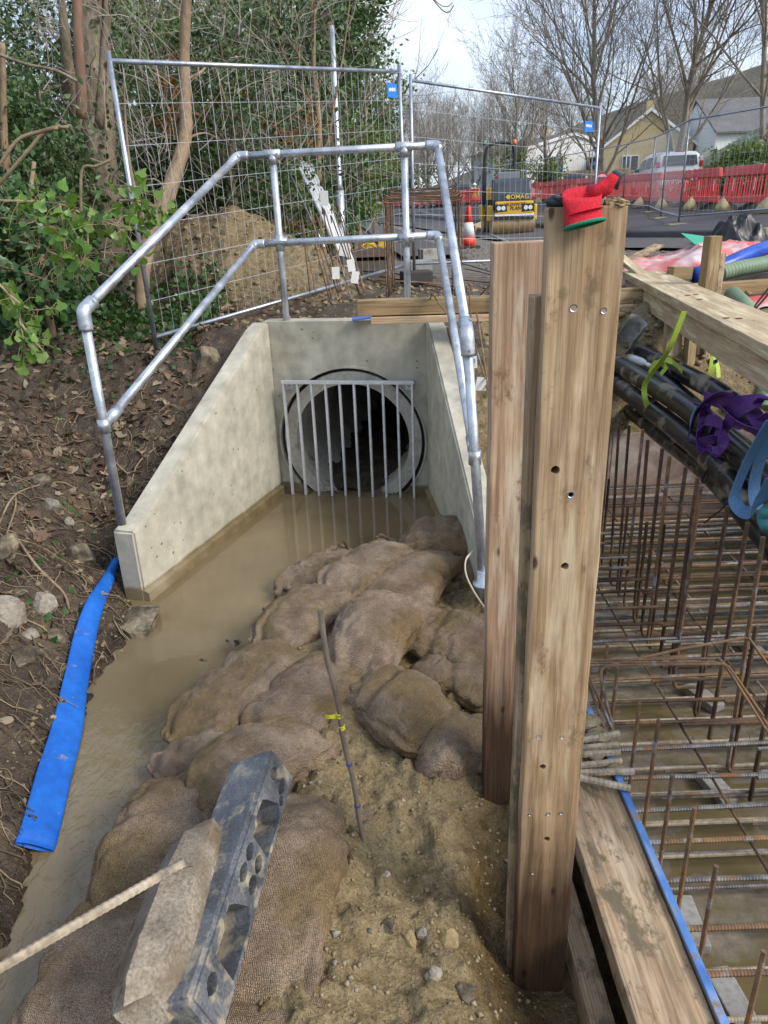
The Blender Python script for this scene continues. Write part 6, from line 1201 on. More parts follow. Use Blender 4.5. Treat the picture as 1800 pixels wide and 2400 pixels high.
def grow(seed, H_, r0, kids=(12, 8, 6, 3), spread=(35, 60), up=.25, wob=.12, first=.25, lens_=(.55, .5, .45, .4), lean=(0, 0), minr=.004, ratio=.55):
    rg = random.Random(seed); out_ = []
    def br(p, d, L, r, lev):
        n = 9 if lev == 0 else 6 if lev < 3 else 4; pts = [p]; rs = [r]; dd_ = d.copy()
        for i in range(n):
            dd_ = (dd_+V(rg.gauss(0, wob), rg.gauss(0, wob), rg.gauss(0, wob)+up*.22)).normalized(); p = p+dd_*(L/n); pts.append(p); rs.append(max(r*(1-.80*(i+1)/n), minr*.6))
        out_.append((pts, rs, lev))
        if lev >= len(kids): return
        k = kids[lev]
        for j in range(k):
            t = first+(1-first)*(j+rg.random())/k if lev == 0 else .15+.85*(j+rg.random())/k; x = t*n; i = min(int(x), n-1); q = pts[i].lerp(pts[i+1], x-i); td = (pts[i+1]-pts[i]).normalized()
            o = td.orthogonal(); o.rotate(Matrix.Rotation(rg.uniform(0, 6.28), 3, td)); ang = R(rg.uniform(*spread)); nd = (td*math.cos(ang)+o.normalized()*math.sin(ang)).normalized()
            br(q, nd, L*lens_[min(lev, 3)]*rg.uniform(.75, 1.25)*(1-.35*t*(lev == 0)), max(rs[i]*ratio, minr), lev+1)
    br(V(0, 0, 0), V(lean[0], lean[1], 1).normalized(), H_, r0, 0); return out_
def tree_parts(t, brs, bark, twig):
    m = MB(); m2 = MB()
    for pts, rs, lev in brs:
        if lev < 2: m.tube(pts, rs, 9 if lev == 0 else 6, False)
        else: m2.tube(pts, rs, 4 if lev == 2 else 3, False)
    m.build('trunk', bark, t, True, world=False)
    if m2.v: m2.build('crown', twig, t, False, world=False)
def crown_pts(center, rad, nclump, per, clr, rng, shell=.5):
    u = rng.normal(size=(nclump, 3)); u /= np.linalg.norm(u, axis=1)[:, None]; c = np.array(center)+u*np.array(rad)*(rng.random(nclump)**shell)[:, None]
    p = np.repeat(c, per, 0); d = rng.normal(size=p.shape)*clr*np.array([1, 1, .6]); return p+d
def gz_(x, y): return float(plateau(np.array([float(x)]), np.array([float(y)]))[0])
# ---- evergreen wood on the left
ever = [  # px, Y, crown centre px-y, radii, clumps, label
 (560, 9.6, 300, (1.0, .9, 1.75), 105, 'dark evergreen holly behind the leaning mesh panel', 'holly'),
 (705, 12.5, 270, (1.15, 1.0, 2.1), 105, 'tall dark evergreen behind the white leaning poles', 'holly'),
 (815, 17, 240, (1.25, 1.2, 2.4), 125, 'evergreen at the edge of the wood beside the open sky', 'shrub'),
 (385, 10.4, 330, (.9, .9, 1.8), 120, 'evergreen between the ivy-clad trunk and the pale thin trunk', 'shrub'),
 (95, 8.6, 200, (1.0, .9, 1.5), 110, 'dark evergreen left of the ivy-clad trunk', 'holly'),
 (20, 7.0, 430, (.65, .7, 1.05), 120, 'dark evergreen bush at the left edge', 'holly'),
 (480, 15, 60, (1.5, 1.3, 1.6), 55, 'high evergreen crown above the mesh panel top rail', 'shrub'),
 (270, 13, 120, (1.5, 1.2, 2.6), 85, 'tall evergreen far behind the ivy-clad trunk', 'shrub'),
 (640, 20, 330, (2.0, 1.6, 2.4), 95, 'shadowy evergreen deep in the wood behind the poles', 'holly'),
 (150, 16, 330, (2.2, 1.6, 3.2), 95, 'shadowy evergreen deep in the wood at the left', 'holly'),
 (870, 24, 330, (1.0, 1.2, 2.0), 90, 'slim evergreen at the road bend next to the lamp post', 'holly'),
 (770, 15, 60, (1.2, 1.0, 1.3), 90, 'high evergreen crown beside the bare twigs and sky', 'holly'),
]
for i, (px, Y, py, rad, nc, lab, mt) in enumerate(ever):
    c = PY(px, py, Y); base = V(c.x, Y, gz_(c.x, Y)-.1); t = thing('evergreen_tree', lab, 'tree', base); rg = np.random.default_rng(100+i)
    brs = grow(50+i, max(c.z-base.z+rad[2]*.5, 2.2), .07, (12, 6), (40, 75), .1, .12, .15, (.45, .5)); tree_parts(t, brs, M['bark'], M['twig'])
    C_ = crown_pts((c.x, c.y, c.z), rad, nc, 75, .17, rg, .42); leafcloud('crown', C_, .062 if Y < 11 else .095, M[mt], t, rg, .6, .3, .15)
# understorey: dense low shrubs so no gap shows under the crowns
under = [(60, 9.0, 560, (.9, .8, .8)), (200, 9.5, 560, (.8, .8, .9)), (470, 10.2, 500, (1.0, .7, .75)), (600, 10.8, 520, (.9, .7, .6)), (700, 13, 470, (.9, .8, .8)), (340, 9.8, 520, (.7, .6, .9)), (780, 16, 440, (.8, .8, .9)), (10, 6.2, 600, (.5, .5, .6)), (560, 14, 420, (1.6, .8, 1.2)), (250, 14, 420, (1.6, .8, 1.6))]
for i, (px, Y, py, rad) in enumerate(under):
    c = PY(px, py, Y); rg = np.random.default_rng(200+i); base = V(c.x, Y, gz_(c.x, Y)); t = thing('undergrowth_bush', f'leafy green undergrowth bush in the wood, {ORD[i]} in depth-mixed row along the fence', 'bush', base, 'undergrowth bushes in the wood')
    t['label'] = ['low green bush at the wood edge left of the ivy-clad trunk', 'bush against the foot of the ivy-clad trunk', 'bush directly above the heap of dug soil', 'bush between soil heap and leaning poles', 'bush behind the leaning white poles', 'bush behind the lower pale thin trunk', 'bush at the foot of the lamp post', 'low bush at the far left edge above the leaf litter', 'shady bush deep behind the mesh panel middle', 'shady bush deep behind the ivy-clad trunk'][i]
    m = MB()
    for k in range(7): a = V(base.x+random.uniform(-.3, .3), Y, base.z-.05); m.tube([a, a+V(random.uniform(-.3, .3), random.uniform(-.2, .2), .6), V(c.x+random.uniform(-.7, .7)*rad[0], Y+random.uniform(-.3, .3), c.z+random.uniform(-.2, .6)*rad[2])], [.014, .01, .005], 5, False)
    m.build('stem', M['bark'], t, True); leafcloud('foliage', crown_pts(c, rad, 75, 70, .15, rg, .4), .075 if Y < 11 else .10, M[('shrub', 'ivyd', 'holly')[i % 3]], t, rg, .6, .3, .1)
# copper leaves caught in the twigs
for i, (px, py, Y, rad, n) in enumerate(((400, 190, 9.0, (.22, .2, .5), 110), (425, 280, 9.0, (.25, .2, .3), 90), (690, 300, 10.5, (.45, .3, .4), 200), (655, 345, 10.3, (.3, .2, .25), 110), (560, 230, 9.4, (.5, .2, .5), 60), (670, 540, 9.5, (.2, .2, .2), 50))):
    c = PY(px, py, Y); rg = np.random.default_rng(300+i); t = thing('beech_spray', ['copper beech leaves high beside the pale thin trunk', 'copper leaves below the high spray beside the pale trunk', 'copper beech leaves above the handrail corner', 'small copper spray left of the leaning poles', 'scattered copper leaves across the dark holly', 'low copper leaves by the foot of the leaning poles'][i], 'leaves', c)
    m = MB(); 
    for k in range(8): m.tube([V(*c)+V(random.uniform(-.1, .1), .1, -rad[2]), V(*c)+V(random.uniform(-.5, .5)*rad[0], 0, 0), V(*c)+V(random.uniform(-1, 1)*rad[0], 0, random.uniform(0, 1)*rad[2])], .004, 3, False)
    m.build('twig', M['twig'], t); leafcloud('leaf_cluster', crown_pts(c, rad, max(n//10, 4), 9, .07, rg, .5), .075, M['beech'], t, rg, .6, .4, .3, 'stuff')
# ---- named trunks
def trunk(name, pp, rr, mat, lab, ivy=0, extra=None, cat='tree'):
    P = spline([PY(x, y, Y) for x, y, Y in pp], 6); base = P[-1]; base = V(base.x, base.y, gh(base.x, base.y)-.15); t = thing(name, lab, cat, base); P = P+[base] if P[-1].z > base.z else P
    rs = [np.interp(i/(len(P)-1), np.linspace(0, 1, len(rr)), rr)*(1+.05*math.sin(i*1.9)) for i in range(len(P))]; MB().tube(P, rs, 14).build('trunk', mat, t, True)
    if extra:
        m = MB()
        for e in extra: q = spline([PY(x, y, Y) for x, y, Y in e[0]], 5); m.tube(q, [e[1]*(1-.75*k/(len(q)-1)) for k in range(len(q))], 7)
        m.build('branch', mat, t, True)
    if ivy:
        rg = np.random.default_rng(len(lab)); Pn = np.array([p[:] for p in P]); i = rg.integers(0, len(Pn), ivy); a = rg.uniform(0, 6.28, ivy); R_ = np.array(rs)[i]*rg.uniform(1.0, 2.1, ivy); C_ = Pn[i]+np.stack([np.cos(a)*R_, np.sin(a)*R_, rg.uniform(-.15, .15, ivy)], 1); leafcloud('ivy', C_, .065, M['ivyd'], t, rg, .85, .2, .3)
    return t
trunk('ivy_clad_tree', [(205, -120, 8.0), (222, 120, 7.9), (232, 350, 7.8), (250, 480, 7.7), (262, 600, 7.6), (285, 690, 7.5)], [.14, .15, .155, .14, .15, .2], M['bark'], 'thick grey-brown tree trunk with ivy behind the left fence post', 700, [([(200, 330, 7.8), (165, 200, 7.7), (150, 60, 7.6), (140, -60, 7.6)], .08), ([(232, 300, 7.7), (245, 100, 7.8), (250, -60, 7.9)], .05)])
trunk('sapling', [(440, -60, 8.0), (432, 120, 8.0), (434, 230, 7.9), (436, 300, 7.8), (425, 360, 7.7), (395, 450, 7.5), (350, 560, 7.3), (335, 640, 7.1), (332, 725, 7.0)], [.045, .05, .055, .06, .065, .075, .07, .065, .06], M['barkt'], 'pale tan leaning trunk behind the leaning mesh panel', 0, [([(345, 545, 7.3), (310, 420, 7.3), (295, 300, 7.35), (290, 160, 7.4)], .022), ([(430, 190, 8.0), (470, 170, 8.1), (500, 150, 8.2), (535, 260, 8.2)], .018), ([(436, 325, 7.8), (480, 312, 7.9), (520, 330, 8.0)], .014), ([(395, 450, 7.5), (360, 420, 7.5), (300, 435, 7.5)], .012)])
trunk('cut_branch', [(182, -40, 7.4), (186, 100, 7.4), (190, 200, 7.4), (190, 275, 7.4)], [.04, .042, .045, .04], M['barkt'], 'reddish cut branch hanging in front of the ivy-clad trunk', 0, None, 'branch') if False else None
cbx = MB().tube(spline([PY(180, -60, 7.35), PY(184, 100, 7.3), PY(190, 200, 7.3), PY(191, 278, 7.3)], 5), [.04]*10+[.046]*6, 10); tag(cbx.build('cut_branch', pmat('red_brown_bark', [(.16, .085, .055), (.27, .16, .11)], 9, .9, .4, 40, .01, stretch=(1, 1, .4)), None, True), 'reddish cut branch hanging in front of the ivy-clad trunk', 'branch')
trunk('thin_tree', [(770, -60, 13), (762, 100, 13), (760, 250, 13), (770, 420, 13), (775, 500, 13)], [.11, .12, .13, .14, .15], M['bark'], 'grey trunk rising behind the slim lamp post', 120)
trunk('thin_tree', [(520, -60, 14), (525, 200, 14), (515, 420, 14)], [.05, .06, .08], M['barkt'], 'thin pale trunk deep in the wood above the handrail corner')
trunk('thin_tree', [(615, -60, 13), (600, 150, 13), (608, 300, 13), (590, 480, 13)], [.04, .05, .06, .07], M['barkt'], 'thin pale trunk behind the dark holly')
trunk('thin_tree', [(5, 100, 6.5), (8, 210, 6.5), (10, 330, 6.5), (30, 520, 6.4), (40, 640, 6.3)], [.02, .024, .03, .035, .04], M['barkt'], 'thin trunk at the extreme left edge')
trunk('thin_tree', [(80, 380, 6.3), (72, 470, 6.2), (90, 560, 6.1), (105, 690, 6.0)], [.015, .02, .025, .03], M['barkt'], 'thin brown stem behind the bright ivy spray')
# leafless saplings and brush through the wood (twiggy pale stems)
for i, (px, Y) in enumerate(((500, 11), (660, 11.5), (730, 14), (580, 16), (350, 11.5), (120, 10), (840, 20), (450, 19), (690, 22), (250, 18), (800, 27), (60, 13), (760, 10.8))):
    c = PY(px, 500, Y); t = thing('bare_sapling', ['bare sapling above the soil heap', 'twiggy sapling left of the leaning poles', 'bare sapling just left of the lamp post', 'bare sapling deep behind the holly', 'bare sapling right of the ivy-clad trunk', 'bare sapling left of the ivy-clad trunk', 'bare sapling right of the lamp post by the sky', 'far bare sapling behind the mesh panel', 'far bare sapling behind the poles', 'far bare sapling behind the ivy-clad trunk', 'far bare sapling at the road bend', 'bare sapling at the left edge of the wood', 'bare sapling between poles and lamp post'][i], 'tree', V(c.x, Y, gz_(c.x, Y)-.1), 'bare saplings in the wood')
    tree_parts(t, grow(400+i, 4.6+(Y-10)*.22, .035+.002*Y, (12, 7, 4), (25, 60), .3, .10, .12, (.42, .5, .5), (random.uniform(-.15, .15), 0), .003), M['barkt'], M['twigd'])
# tangle of fine pale twigs through the edge of the wood
RB = random.Random(41); tt = MB()
for i in range(1500):
    Y = RB.choice([RB.uniform(7.0, 9.0), RB.uniform(8.5, 12)]); px = RB.uniform(-30, 880 if Y > 10 else 720); py = RB.uniform(-20, 560)
    if Y < 8 and px > 420: continue
    p = PY(px, py, Y); d = V(RB.gauss(0, .6), RB.gauss(0, .4), RB.gauss(.5, .6)).normalized(); pts = [p]; L = RB.uniform(.15, .75)
    for k in range(5): d = (d+V(RB.gauss(0, .22), RB.gauss(0, .2), RB.gauss(0, .22))).normalized(); p = p+d*L/5; pts.append(p)
    r_ = RB.choice([.0025, .003, .004, .006]); tt.tube(pts, [r_*(1-.12*k) for k in range(6)], 3, False)
tag(tt.build('twig_tangle', M['twigd'], None), 'tangle of fine pale twigs along the edge of the wood', 'twigs', kind='stuff')
# overhanging twigs at the top of the sky
tag(MB().tube(spline([PY(870, 5, 9), PY(900, 15, 9), PY(930, 5, 9), PY(960, -20, 9)], 4), .004, 4).build('overhanging_twig', M['twig'], None, True), 'dark bare twig at the top left of the open sky', 'twig')
tag(MB().tube(spline([PY(1000, -20, 6), PY(1035, 22, 6), PY(1052, 28, 6), PY(1064, 12, 6)], 4), .004, 4).tube(spline([PY(1000, -20, 6), PY(1030, 10, 6), PY(1050, 15, 6), PY(1060, 5, 6)], 4), .003, 4).build('overhanging_twig', M['twig'], None, True), 'dark forked twig hanging into the sky at the top', 'twig')
# ---- bare trees on the right
def bare(name, lab, px, py_base, Y, H_, seed, r0, kids=(16, 9, 7, 4), spread=(22, 52), first=.12, ivy=0, group=None, zb=None):
    c = PY(px, py_base, Y); zb = gz_(c.x, Y)-.2 if zb is None else zb; t = thing(name, lab, 'tree', V(c.x, Y, zb), group)
    brs = grow(seed, H_, r0, kids, spread, .28, .09, first, (.60, .52, .5, .45), (0, 0), .0085 if Y > 25 else .005, .5); tree_parts(t, brs, M['barkp'], M['twig'] if Y < 45 else M['twigd'])
    if ivy:
        rg = np.random.default_rng(seed); P = []
        for pts, rs, lev in brs:
            if lev < 2:
                for p in pts:
                    if p.z < H_*.45: P.append(p[:])
        P = np.array(P); i = rg.integers(0, len(P), ivy); leafcloud('ivy', P[i]+rg.normal(size=(ivy, 3))*np.array([.28, .28, .3]), .17, M['shrub'], t, rg, .8, .2, .2, world=False)
    return t
bare('bare_tree', 'big bare multi-stemmed tree left of the yellow gable', 1415, 480, 34, 11.0, 61, .145, (26, 9, 7, 4), (18, 50), .04)
bare('bare_tree', 'big bare tree behind the white people carrier', 1575, 470, 37, 12.5, 62, .165, (26, 9, 7, 4), (18, 50), .04)
bare('bare_tree', 'bare tree with ivy-clad stems left of the speed sign', 1215, 470, 46, 6.6, 63, .16, (18, 8, 6, 3), (18, 50), .05, ivy=1500)
bare('bare_tree', 'bare tree at the right edge above the green bank', 1775, 470, 30, 12, 64, .11, (24, 8, 7, 4), (20, 55), .04, zb=3.0)
bare('bare_tree', 'ivy-clad evergreen stump tree before the white house', 1290, 470, 50, 4.6, 65, .25, (12, 6, 4), ivy=2200)
bare('bare_tree', 'slim bare tree with pale bark right of the mesh panel post', 1000, 440, 60, 6.3, 66, .16, (16, 8, 6, 3), ivy=400)
far0 = bare('far_bare_tree', 'bare winter tree in the far line along the road', 960, 440, 75, 7.6, 67, .18, (14, 8, 6, 3), group='bare trees in the far line')
RB = random.Random(77)
for i, (px, Y, s) in enumerate([(930, 80, .9), (985, 85, .95), (1030, 80, 1.0), (1075, 88, .95), (1110, 75, .85), (1150, 78, .9), (905, 95, .9), (870, 90, .95), (1050, 100, 1.1), (1180, 64, .95), (1240, 72, 1.0), (1330, 78, 1.1), (1370, 88, 1.2)]):
    c = PY(px, 440, Y); o = dup(far0); o.location = (c.x, Y, gz_(c.x, Y)-.3); o.rotation_euler.z = RB.uniform(0, 6.28); o.scale = (s, s, s*RB.uniform(.9, 1.05))
# hillside with winter woodland behind the houses
hx = np.linspace(15, 260, 50); hy = np.linspace(72, 330, 44); HX, HY = np.meshgrid(hx, hy); Pn = np.stack([HX.ravel(), HY.ravel(), 0*HX.ravel()], 1); hz_ = 2+34*sstep(20, 150, HX.ravel()*1.0+.12*(HY.ravel()-70))*sstep(64, 125, HY.ravel())+3*fbm(Pn, .04, 3, 4); Pn[:, 2] = hz_
q_ = np.arange(HX.size).reshape(HX.shape); hill = ob('hillside', mesh('hillside', Pn, np.stack([q_[:-1, :-1].ravel(), q_[:-1, 1:].ravel(), q_[1:, 1:].ravel(), q_[1:, :-1].ravel()], 1), True), pmat('winter_hillside', [(.06, .055, .03), (.10, .085, .055), (.12, .11, .07)], .08, .95, .4, 1, .5, fine=.8, fa=.4)); tag(hill, kind='structure')
for i in range(46):
    x = RB.uniform(38, 150); y = RB.uniform(76, 150); j = int(np.argmin((HX.ravel()-x)**2+(HY.ravel()-y)**2)); o = dup(far0); o['label'] = 'bare winter tree on the wooded hillside behind the houses'; o['group'] = 'bare trees on the hillside'; s = RB.uniform(.9, 1.5); o.location = (x, y, hz_[j]-.4); o.scale = (s*1.2, s*1.2, s); o.rotation_euler.z = RB.uniform(0, 6)
# green bank bushes at the right edge and roadside hedge
for i, (px, py, Y, rad, n, mt) in enumerate(((1770, 395, 27, (1.6, 1.2, .9), 60, 'shrub'), (1690, 440, 29, (1.3, 1.0, .6), 45, 'shrub'), (1800, 440, 24, (1.4, 1.0, .7), 50, 'ivyd'), (1630, 460, 30, (.8, .8, .45), 25, 'shrub'), (900, 425, 70, (2.5, 1.5, 2.0), 60, 'holly'), (850, 415, 60, (2.0, 1.5, 2.4), 60, 'holly'))):
    c = PY(px, py, Y); rg = np.random.default_rng(600+i); t = thing('hedge_bush', ['green bush on the bank at the right edge', 'low green bush on the bank behind the barriers', 'dark bush low on the bank at the right edge', 'small bush beside the white people carrier', 'dark hedge at the far bend of the road', 'dark hedge clump left of the far bend'][i], 'bush', V(c.x, Y, c.z-rad[2])); leafcloud('foliage', crown_pts(c, rad, n*2, 60, .22, rg, .5), .16 if Y < 40 else .35, M[mt], t, rg, .6, .3)
    m = MB(); 
    for k in range(6): m.tube([V(c.x+random.uniform(-.5, .5)*rad[0], Y, c.z-rad[2]*1.3), V(c.x+random.uniform(-.8, .8)*rad[0], Y, c.z+random.uniform(-.2, .5)*rad[2])], [.03, .012], 5, False)
    m.build('stem', M['bark'], t)
# ================================================================== houses
def house(lab, c, rz, W, D, He, Hr, wall, wins=(), chim=True, name='house'):
    t = thing(name, lab, 'house', c, None, rz); m = MB()
    m.add([V(-W/2, 0, -2), V(W/2, 0, -2), V(W/2, 0, He), V(0, 0, Hr), V(-W/2, 0, He), V(-W/2, D, -2), V(W/2, D, -2), V(W/2, D, He), V(0, D, Hr), V(-W/2, D, He)], [(0, 1, 2, 3, 4), (6, 5, 9, 8, 7), (1, 6, 7, 2), (5, 0, 4, 9)]); m.build('wall', wall, t, world=False)
    o = .3; sl = (Hr-He)/(W/2); rf = MB()
    for s in (-1, 1): rf.prism([V(0, -.15, Hr+.06), V(s*(W/2+o), -.15, He-sl*o+.06), V(s*(W/2+o), -.15, He-sl*o+.18), V(0, -.15, Hr+.2)], (0, 1, 0), D+.3)
    r_ = rf.build('roof', M['roof'], t, world=False)
    for s in (-1, 1): MB().prism([V(0, -.19, Hr-.06), V(s*(W/2+o), -.19, He-sl*o-.06), V(s*(W/2+o), -.19, He-sl*o+.16), V(0, -.19, Hr+.18)], (0, 1, 0), .035).build('bargeboard', M['white'], t, world=False)
    if chim: MB().box(V(.3, D*.5, Hr+.4), (.6, .6, 1.4)).build('chimney', M['render_y'], r_, world=False)
    for (side, a, z, w_, h_) in wins:
        if side == 'f': cc, sx, nn = V(a, -.02, z), V(1, 0, 0), V(0, -1, 0)
        elif side == 'l': cc, sx, nn = V(-W/2-.02, a, z), V(0, 1, 0), V(-1, 0, 0)
        else: cc, sx, nn = V(W/2+.02, a, z), V(0, 1, 0), V(1, 0, 0)
        Mx = Matrix((sx, nn, V(0, 0, 1))).transposed(); f_ = MB().box(cc, (w_, .08, h_), Mx).build('window', M['white'], t, world=False)
        for k in range(max(1, round(w_/.6))): n_ = max(1, round(w_/.6)); MB().box(cc+nn*.045+sx*(w_*((k+.5)/n_-.5)), (w_/n_-.1, .01, h_-.12), Mx).build('pane', M['glass'], f_, world=False)
    return t
c = PY(1527, 258, 62); house('yellow brick house gable seen between the two big bare trees', V(c.x, 62, 3.2), R(-14), 6.4, 10, c.z-3.2-2.3, c.z-3.2, M['render_y'], [('f', -1.2, 1.2, 1.2, 1.1)])
ze = PY(1720, 318, 62).z; zr_ = PY(1720, 250, 66).z; house('white rendered house with grey roof and window at the right', V(PY(1625, 330, 62).x+13, 62, 4.0), R(90), 8, 13, ze-4.0, zr_-4.0, M['render_w'], [('l', 13-PY(1718, 330, 62).x+PY(1625, 330, 62).x, ze-4.0-.75, 1.9, 1.0), ('l', 4, ze-4.0-.75, 1.6, 1.0)])
c = PY(1345, 290, 70); house('white rendered house with sloping roof behind the ivy-clad trees', V(c.x, 70, 2.6), R(20), 9, 10, 3.4, c.z-2.6-.8, M['render_w'], [('f', -1.5, 2.2, 1.3, 1.1), ('f', 2, 2.2, 1.3, 1.1)])
c = PY(1230, 330, 80); house('far white house gable behind the roller frame', V(c.x, 80, 2.4), R(-8), 8, 9, 4, c.z-2.4-.2, M['render_w'], [('f', 1.0, 2.2, 1.3, 1.1)], True)
ft = thing('timber_fence', 'orange timber garden fence behind the dark hatchback', 'fence', PY(1350, 470, 52))
for i in range(46): a = PY(1255, 465, 66).lerp(PY(1470, 462, 62), i/45); MB().box(V(a.x, a.y, 3.1), (.13, .03, 2.0)).build('board', M['fencewood'], ft)
# ================================================================== bank: stones, roots, litter, ivy
stones = [(122, 1185, .13, 'stonep', 'pale oval stone high on the soil bank'), (162, 1226, .085, 'stonep', 'small grey stone just below the pale oval one'), (97, 1423, .185, 'stonep', 'angular pale stone on the bank left of the blue hose'), (185, 1312, .27, 'stone', 'big yellow limestone jutting from the bank beside the wing wall'), (97, 1135, .20, 'stone', 'flat buried slab above the pale oval stone'), (59, 1545, .17, 'stone', 'orange-brown stone low on the dark bank'), (130, 1500, .15, 'stone', 'mossy yellow stone beside the blue hose'), (8, 1290, .22, 'stone', 'mossy rock at the left edge of the bank'), (10, 1440, .24, 'stonep', 'dark grey rock at the left edge of the bank'), (222, 1165, .13, 'stone', 'yellow stone tucked beside the handrail post'), (120, 1600, .12, 'stone', 'small brown stone below the mossy yellow one'), (480, 850, .28, 'stone', 'large earthy rock beside the top of the wing wall'), (70, 1490, .11, 'stonep', 'narrow grey stone above the orange-brown one')]
for i, (x, y_, s, mt, lab) in enumerate(stones):
    p = GH(x, y_); p.z += s*.04; rg = random.Random(i); tag(lump('stone', p, (s, s*rg.uniform(.7, .95), s*rg.uniform(.55, .8)), M[mt], 40+i, None, .3, 4, Euler((rg.uniform(-.4, .4), rg.uniform(-.4, .4), rg.uniform(0, 3))).to_matrix(), True), lab, 'stone')
p = GH(318, 1455); tag(lump('flat_boulder', p+V(0, .02, -.01), (.34, .42, .10), M['stone'], 77, None, .22, 4, Euler((.05, -.1, .4)).to_matrix(), True), 'flat muddy boulder at the end of the wing wall by the water', 'stone')
ms = [(1050, 2215, .10, 'yclay', 'largest pale clay lump in the mud near the bottom'), (958, 2215, .075, 'yclay', 'clay lump left of the largest one'), (992, 2188, .055, 'stonep', 'small pale stone above the clay lumps'), (908, 2178, .07, 'stone', 'flat stone left of the clay lumps'), (1015, 2290, .06, 'stonep', 'pale splinter of stone below the clay lumps'), (1085, 2335, .08, 'stone', 'grey half-buried stone at the bottom of the mud'), (920, 1735, .055, 'stonep', 'pale stone in the mud by the landward sandbags'), (1000, 1800, .10, 'stone', 'grey stone in the mud beside the stake'), (905, 2052, .035, 'stonep', 'white fragment at the foot of the stake'), (880, 1715, .04, 'stonep', 'small pale stone beside the stake tapes')]
for i, (x, y_, s, mt, lab) in enumerate(ms): p = GH(x, y_); rg = random.Random(90+i); tag(lump('stone', p+V(0, 0, s*.15), (s, s*.8, s*.6), M[mt], 140+i, None, .35, 4, Euler((rg.uniform(-.4, .4), rg.uniform(-.4, .4), rg.uniform(0, 3))).to_matrix(), True), lab, 'stone')
def grit(name, N, reg, smin, smax, mat, lab, seed, cond=None):
    rg = np.random.default_rng(seed); base = np.array([[1, 0, 0], [-1, 0, 0], [0, 1, 0], [0, -1, 0], [0, 0, 1], [0, 0, -1]], float); Fb = np.array([[0, 2, 4], [2, 1, 4], [1, 3, 4], [3, 0, 4], [2, 0, 5], [1, 2, 5], [3, 1, 5], [0, 3, 5]]); vs, fs = [], []; k = 0
    while k < N:
        x, y_ = rg.uniform(*reg[0]), rg.uniform(*reg[1])
        if cond and not cond(x, y_): N -= 0; k += .2; continue
        s = smin+(smax-smin)*rg.random()**3; z = gh(x, y_); A = np.linalg.qr(rg.normal(size=(3, 3)))[0]; vv = (base*rg.uniform(.55, 1.2, (6, 1)))@A*s*np.array([1, 1, .7])+np.array([x, y_, z+s*.2]); fs.append(Fb+len(vs)*6); vs.append(vv); k += 1
    o = ob(name, mesh(name, np.vstack(vs), np.vstack(fs), False), mat); return tag(o, lab, 'gravel', kind='stuff')
inmud = lambda x, y_: x > np.interp(y_, _RY, _RX)+.28
grit('mud_grit', 2800, ((-.6, .62), (.9, 3.3)), .003, .013, M['claystone'], 'clay crumbs and grit trodden into the mud', 1, inmud)
grit('mud_pebbles', 110, ((-.6, .62), (.9, 3.3)), .008, .024, M['stonep'], 'pale pebbles in the mud', 2, inmud)
grit('bank_rubble', 900, ((-2.6, -1.2), (1.2, 5.4)), .004, .03, M['stone'], 'stony rubble in the soil bank', 3, lambda x, y_: x < np.interp(y_, _LY, _LX)-.05)
grit('shore_rubble', 420, ((-1.55, -1.1), (2.2, 3.9)), .006, .028, M['claystone'], 'clay rubble along the water edge below the hose', 6)
grit('spoil_stones', 1500, ((-3.2, 1.6), (5.9, 9.6)), .008, .05, M['claystone'], 'stones and clods on the spoil heap behind the headwall', 4)
grit('pit_clods', 900, ((.86, 4.6), (5.9, 7.3)), .015, .07, M['claystone'], 'clods on the cut soil face behind the pit', 5)
grit('gravel', 2600, ((1.6, 5.0), (8.5, 18)), .01, .035, M['stonep'], 'pale gravel between the pit and the roller', 7)
# roots over the bank
RB = random.Random(55); rt = MB(); rt2 = MB()
for i in range(1000):
    x, y_ = RB.uniform(-2.7, -1.35), RB.uniform(1.3, 5.3)
    if x > np.interp(y_, _LY, _LX)-.06: continue
    a = RB.uniform(0, 6.28); pts = []; r_ = RB.choice([.0016, .002, .0025, .003, .0045]); n = RB.randrange(6, 16); lift = RB.uniform(.004, .03)
    for k in range(n): pts.append(V(x, y_, gh(x, y_)+.004+lift*math.sin(math.pi*k/(n-1)))); a += RB.gauss(0, .45); x += .03*math.cos(a)+.008; y_ += .03*math.sin(a)-.006
    (rt if i % 2 else rt2).tube(pts, [r_*(1-.6*k/(n-1)) for k in range(n)], 4, False)
tag(rt.build('root_tangle', M['root'], None, True), 'pale dry roots trailing over the soil bank', 'roots', kind='stuff')
tag(rt2.build('root_tangle', pmat('dark_root', [(.07, .045, .03), (.13, .09, .06)], 5, .95, .3, 60, .003, fine=50), None, True), 'dark fine roots matted in the soil bank', 'roots', kind='stuff')
for i, (pp, r_) in enumerate((([(0, 1240), (30, 1180), (70, 1155), (140, 1140), (180, 1155)], .006), ([(10, 1100), (40, 1180), (20, 1260), (0, 1330)], .005), ([(40, 1270), (90, 1340), (150, 1400), (165, 1440)], .007), ([(300, 1120), (260, 1090), (240, 1150), (250, 1210)], .005), ([(230, 1135), (300, 1150), (330, 1090), (420, 1020)], .005))):
    tag(MB().tube([p+V(0, 0, .03) for p in spline([GH(*q) for q in pp], 5)], r_, 6).build('thick_root', M['root'], None, True), ['thick pale root curving at the left edge of the bank', 'looping pale root at the left picture edge', 'thick root pointing down at the angular pale stone', 'root bending round the handrail post foot', 'root reaching towards the wing wall'][i], 'root')
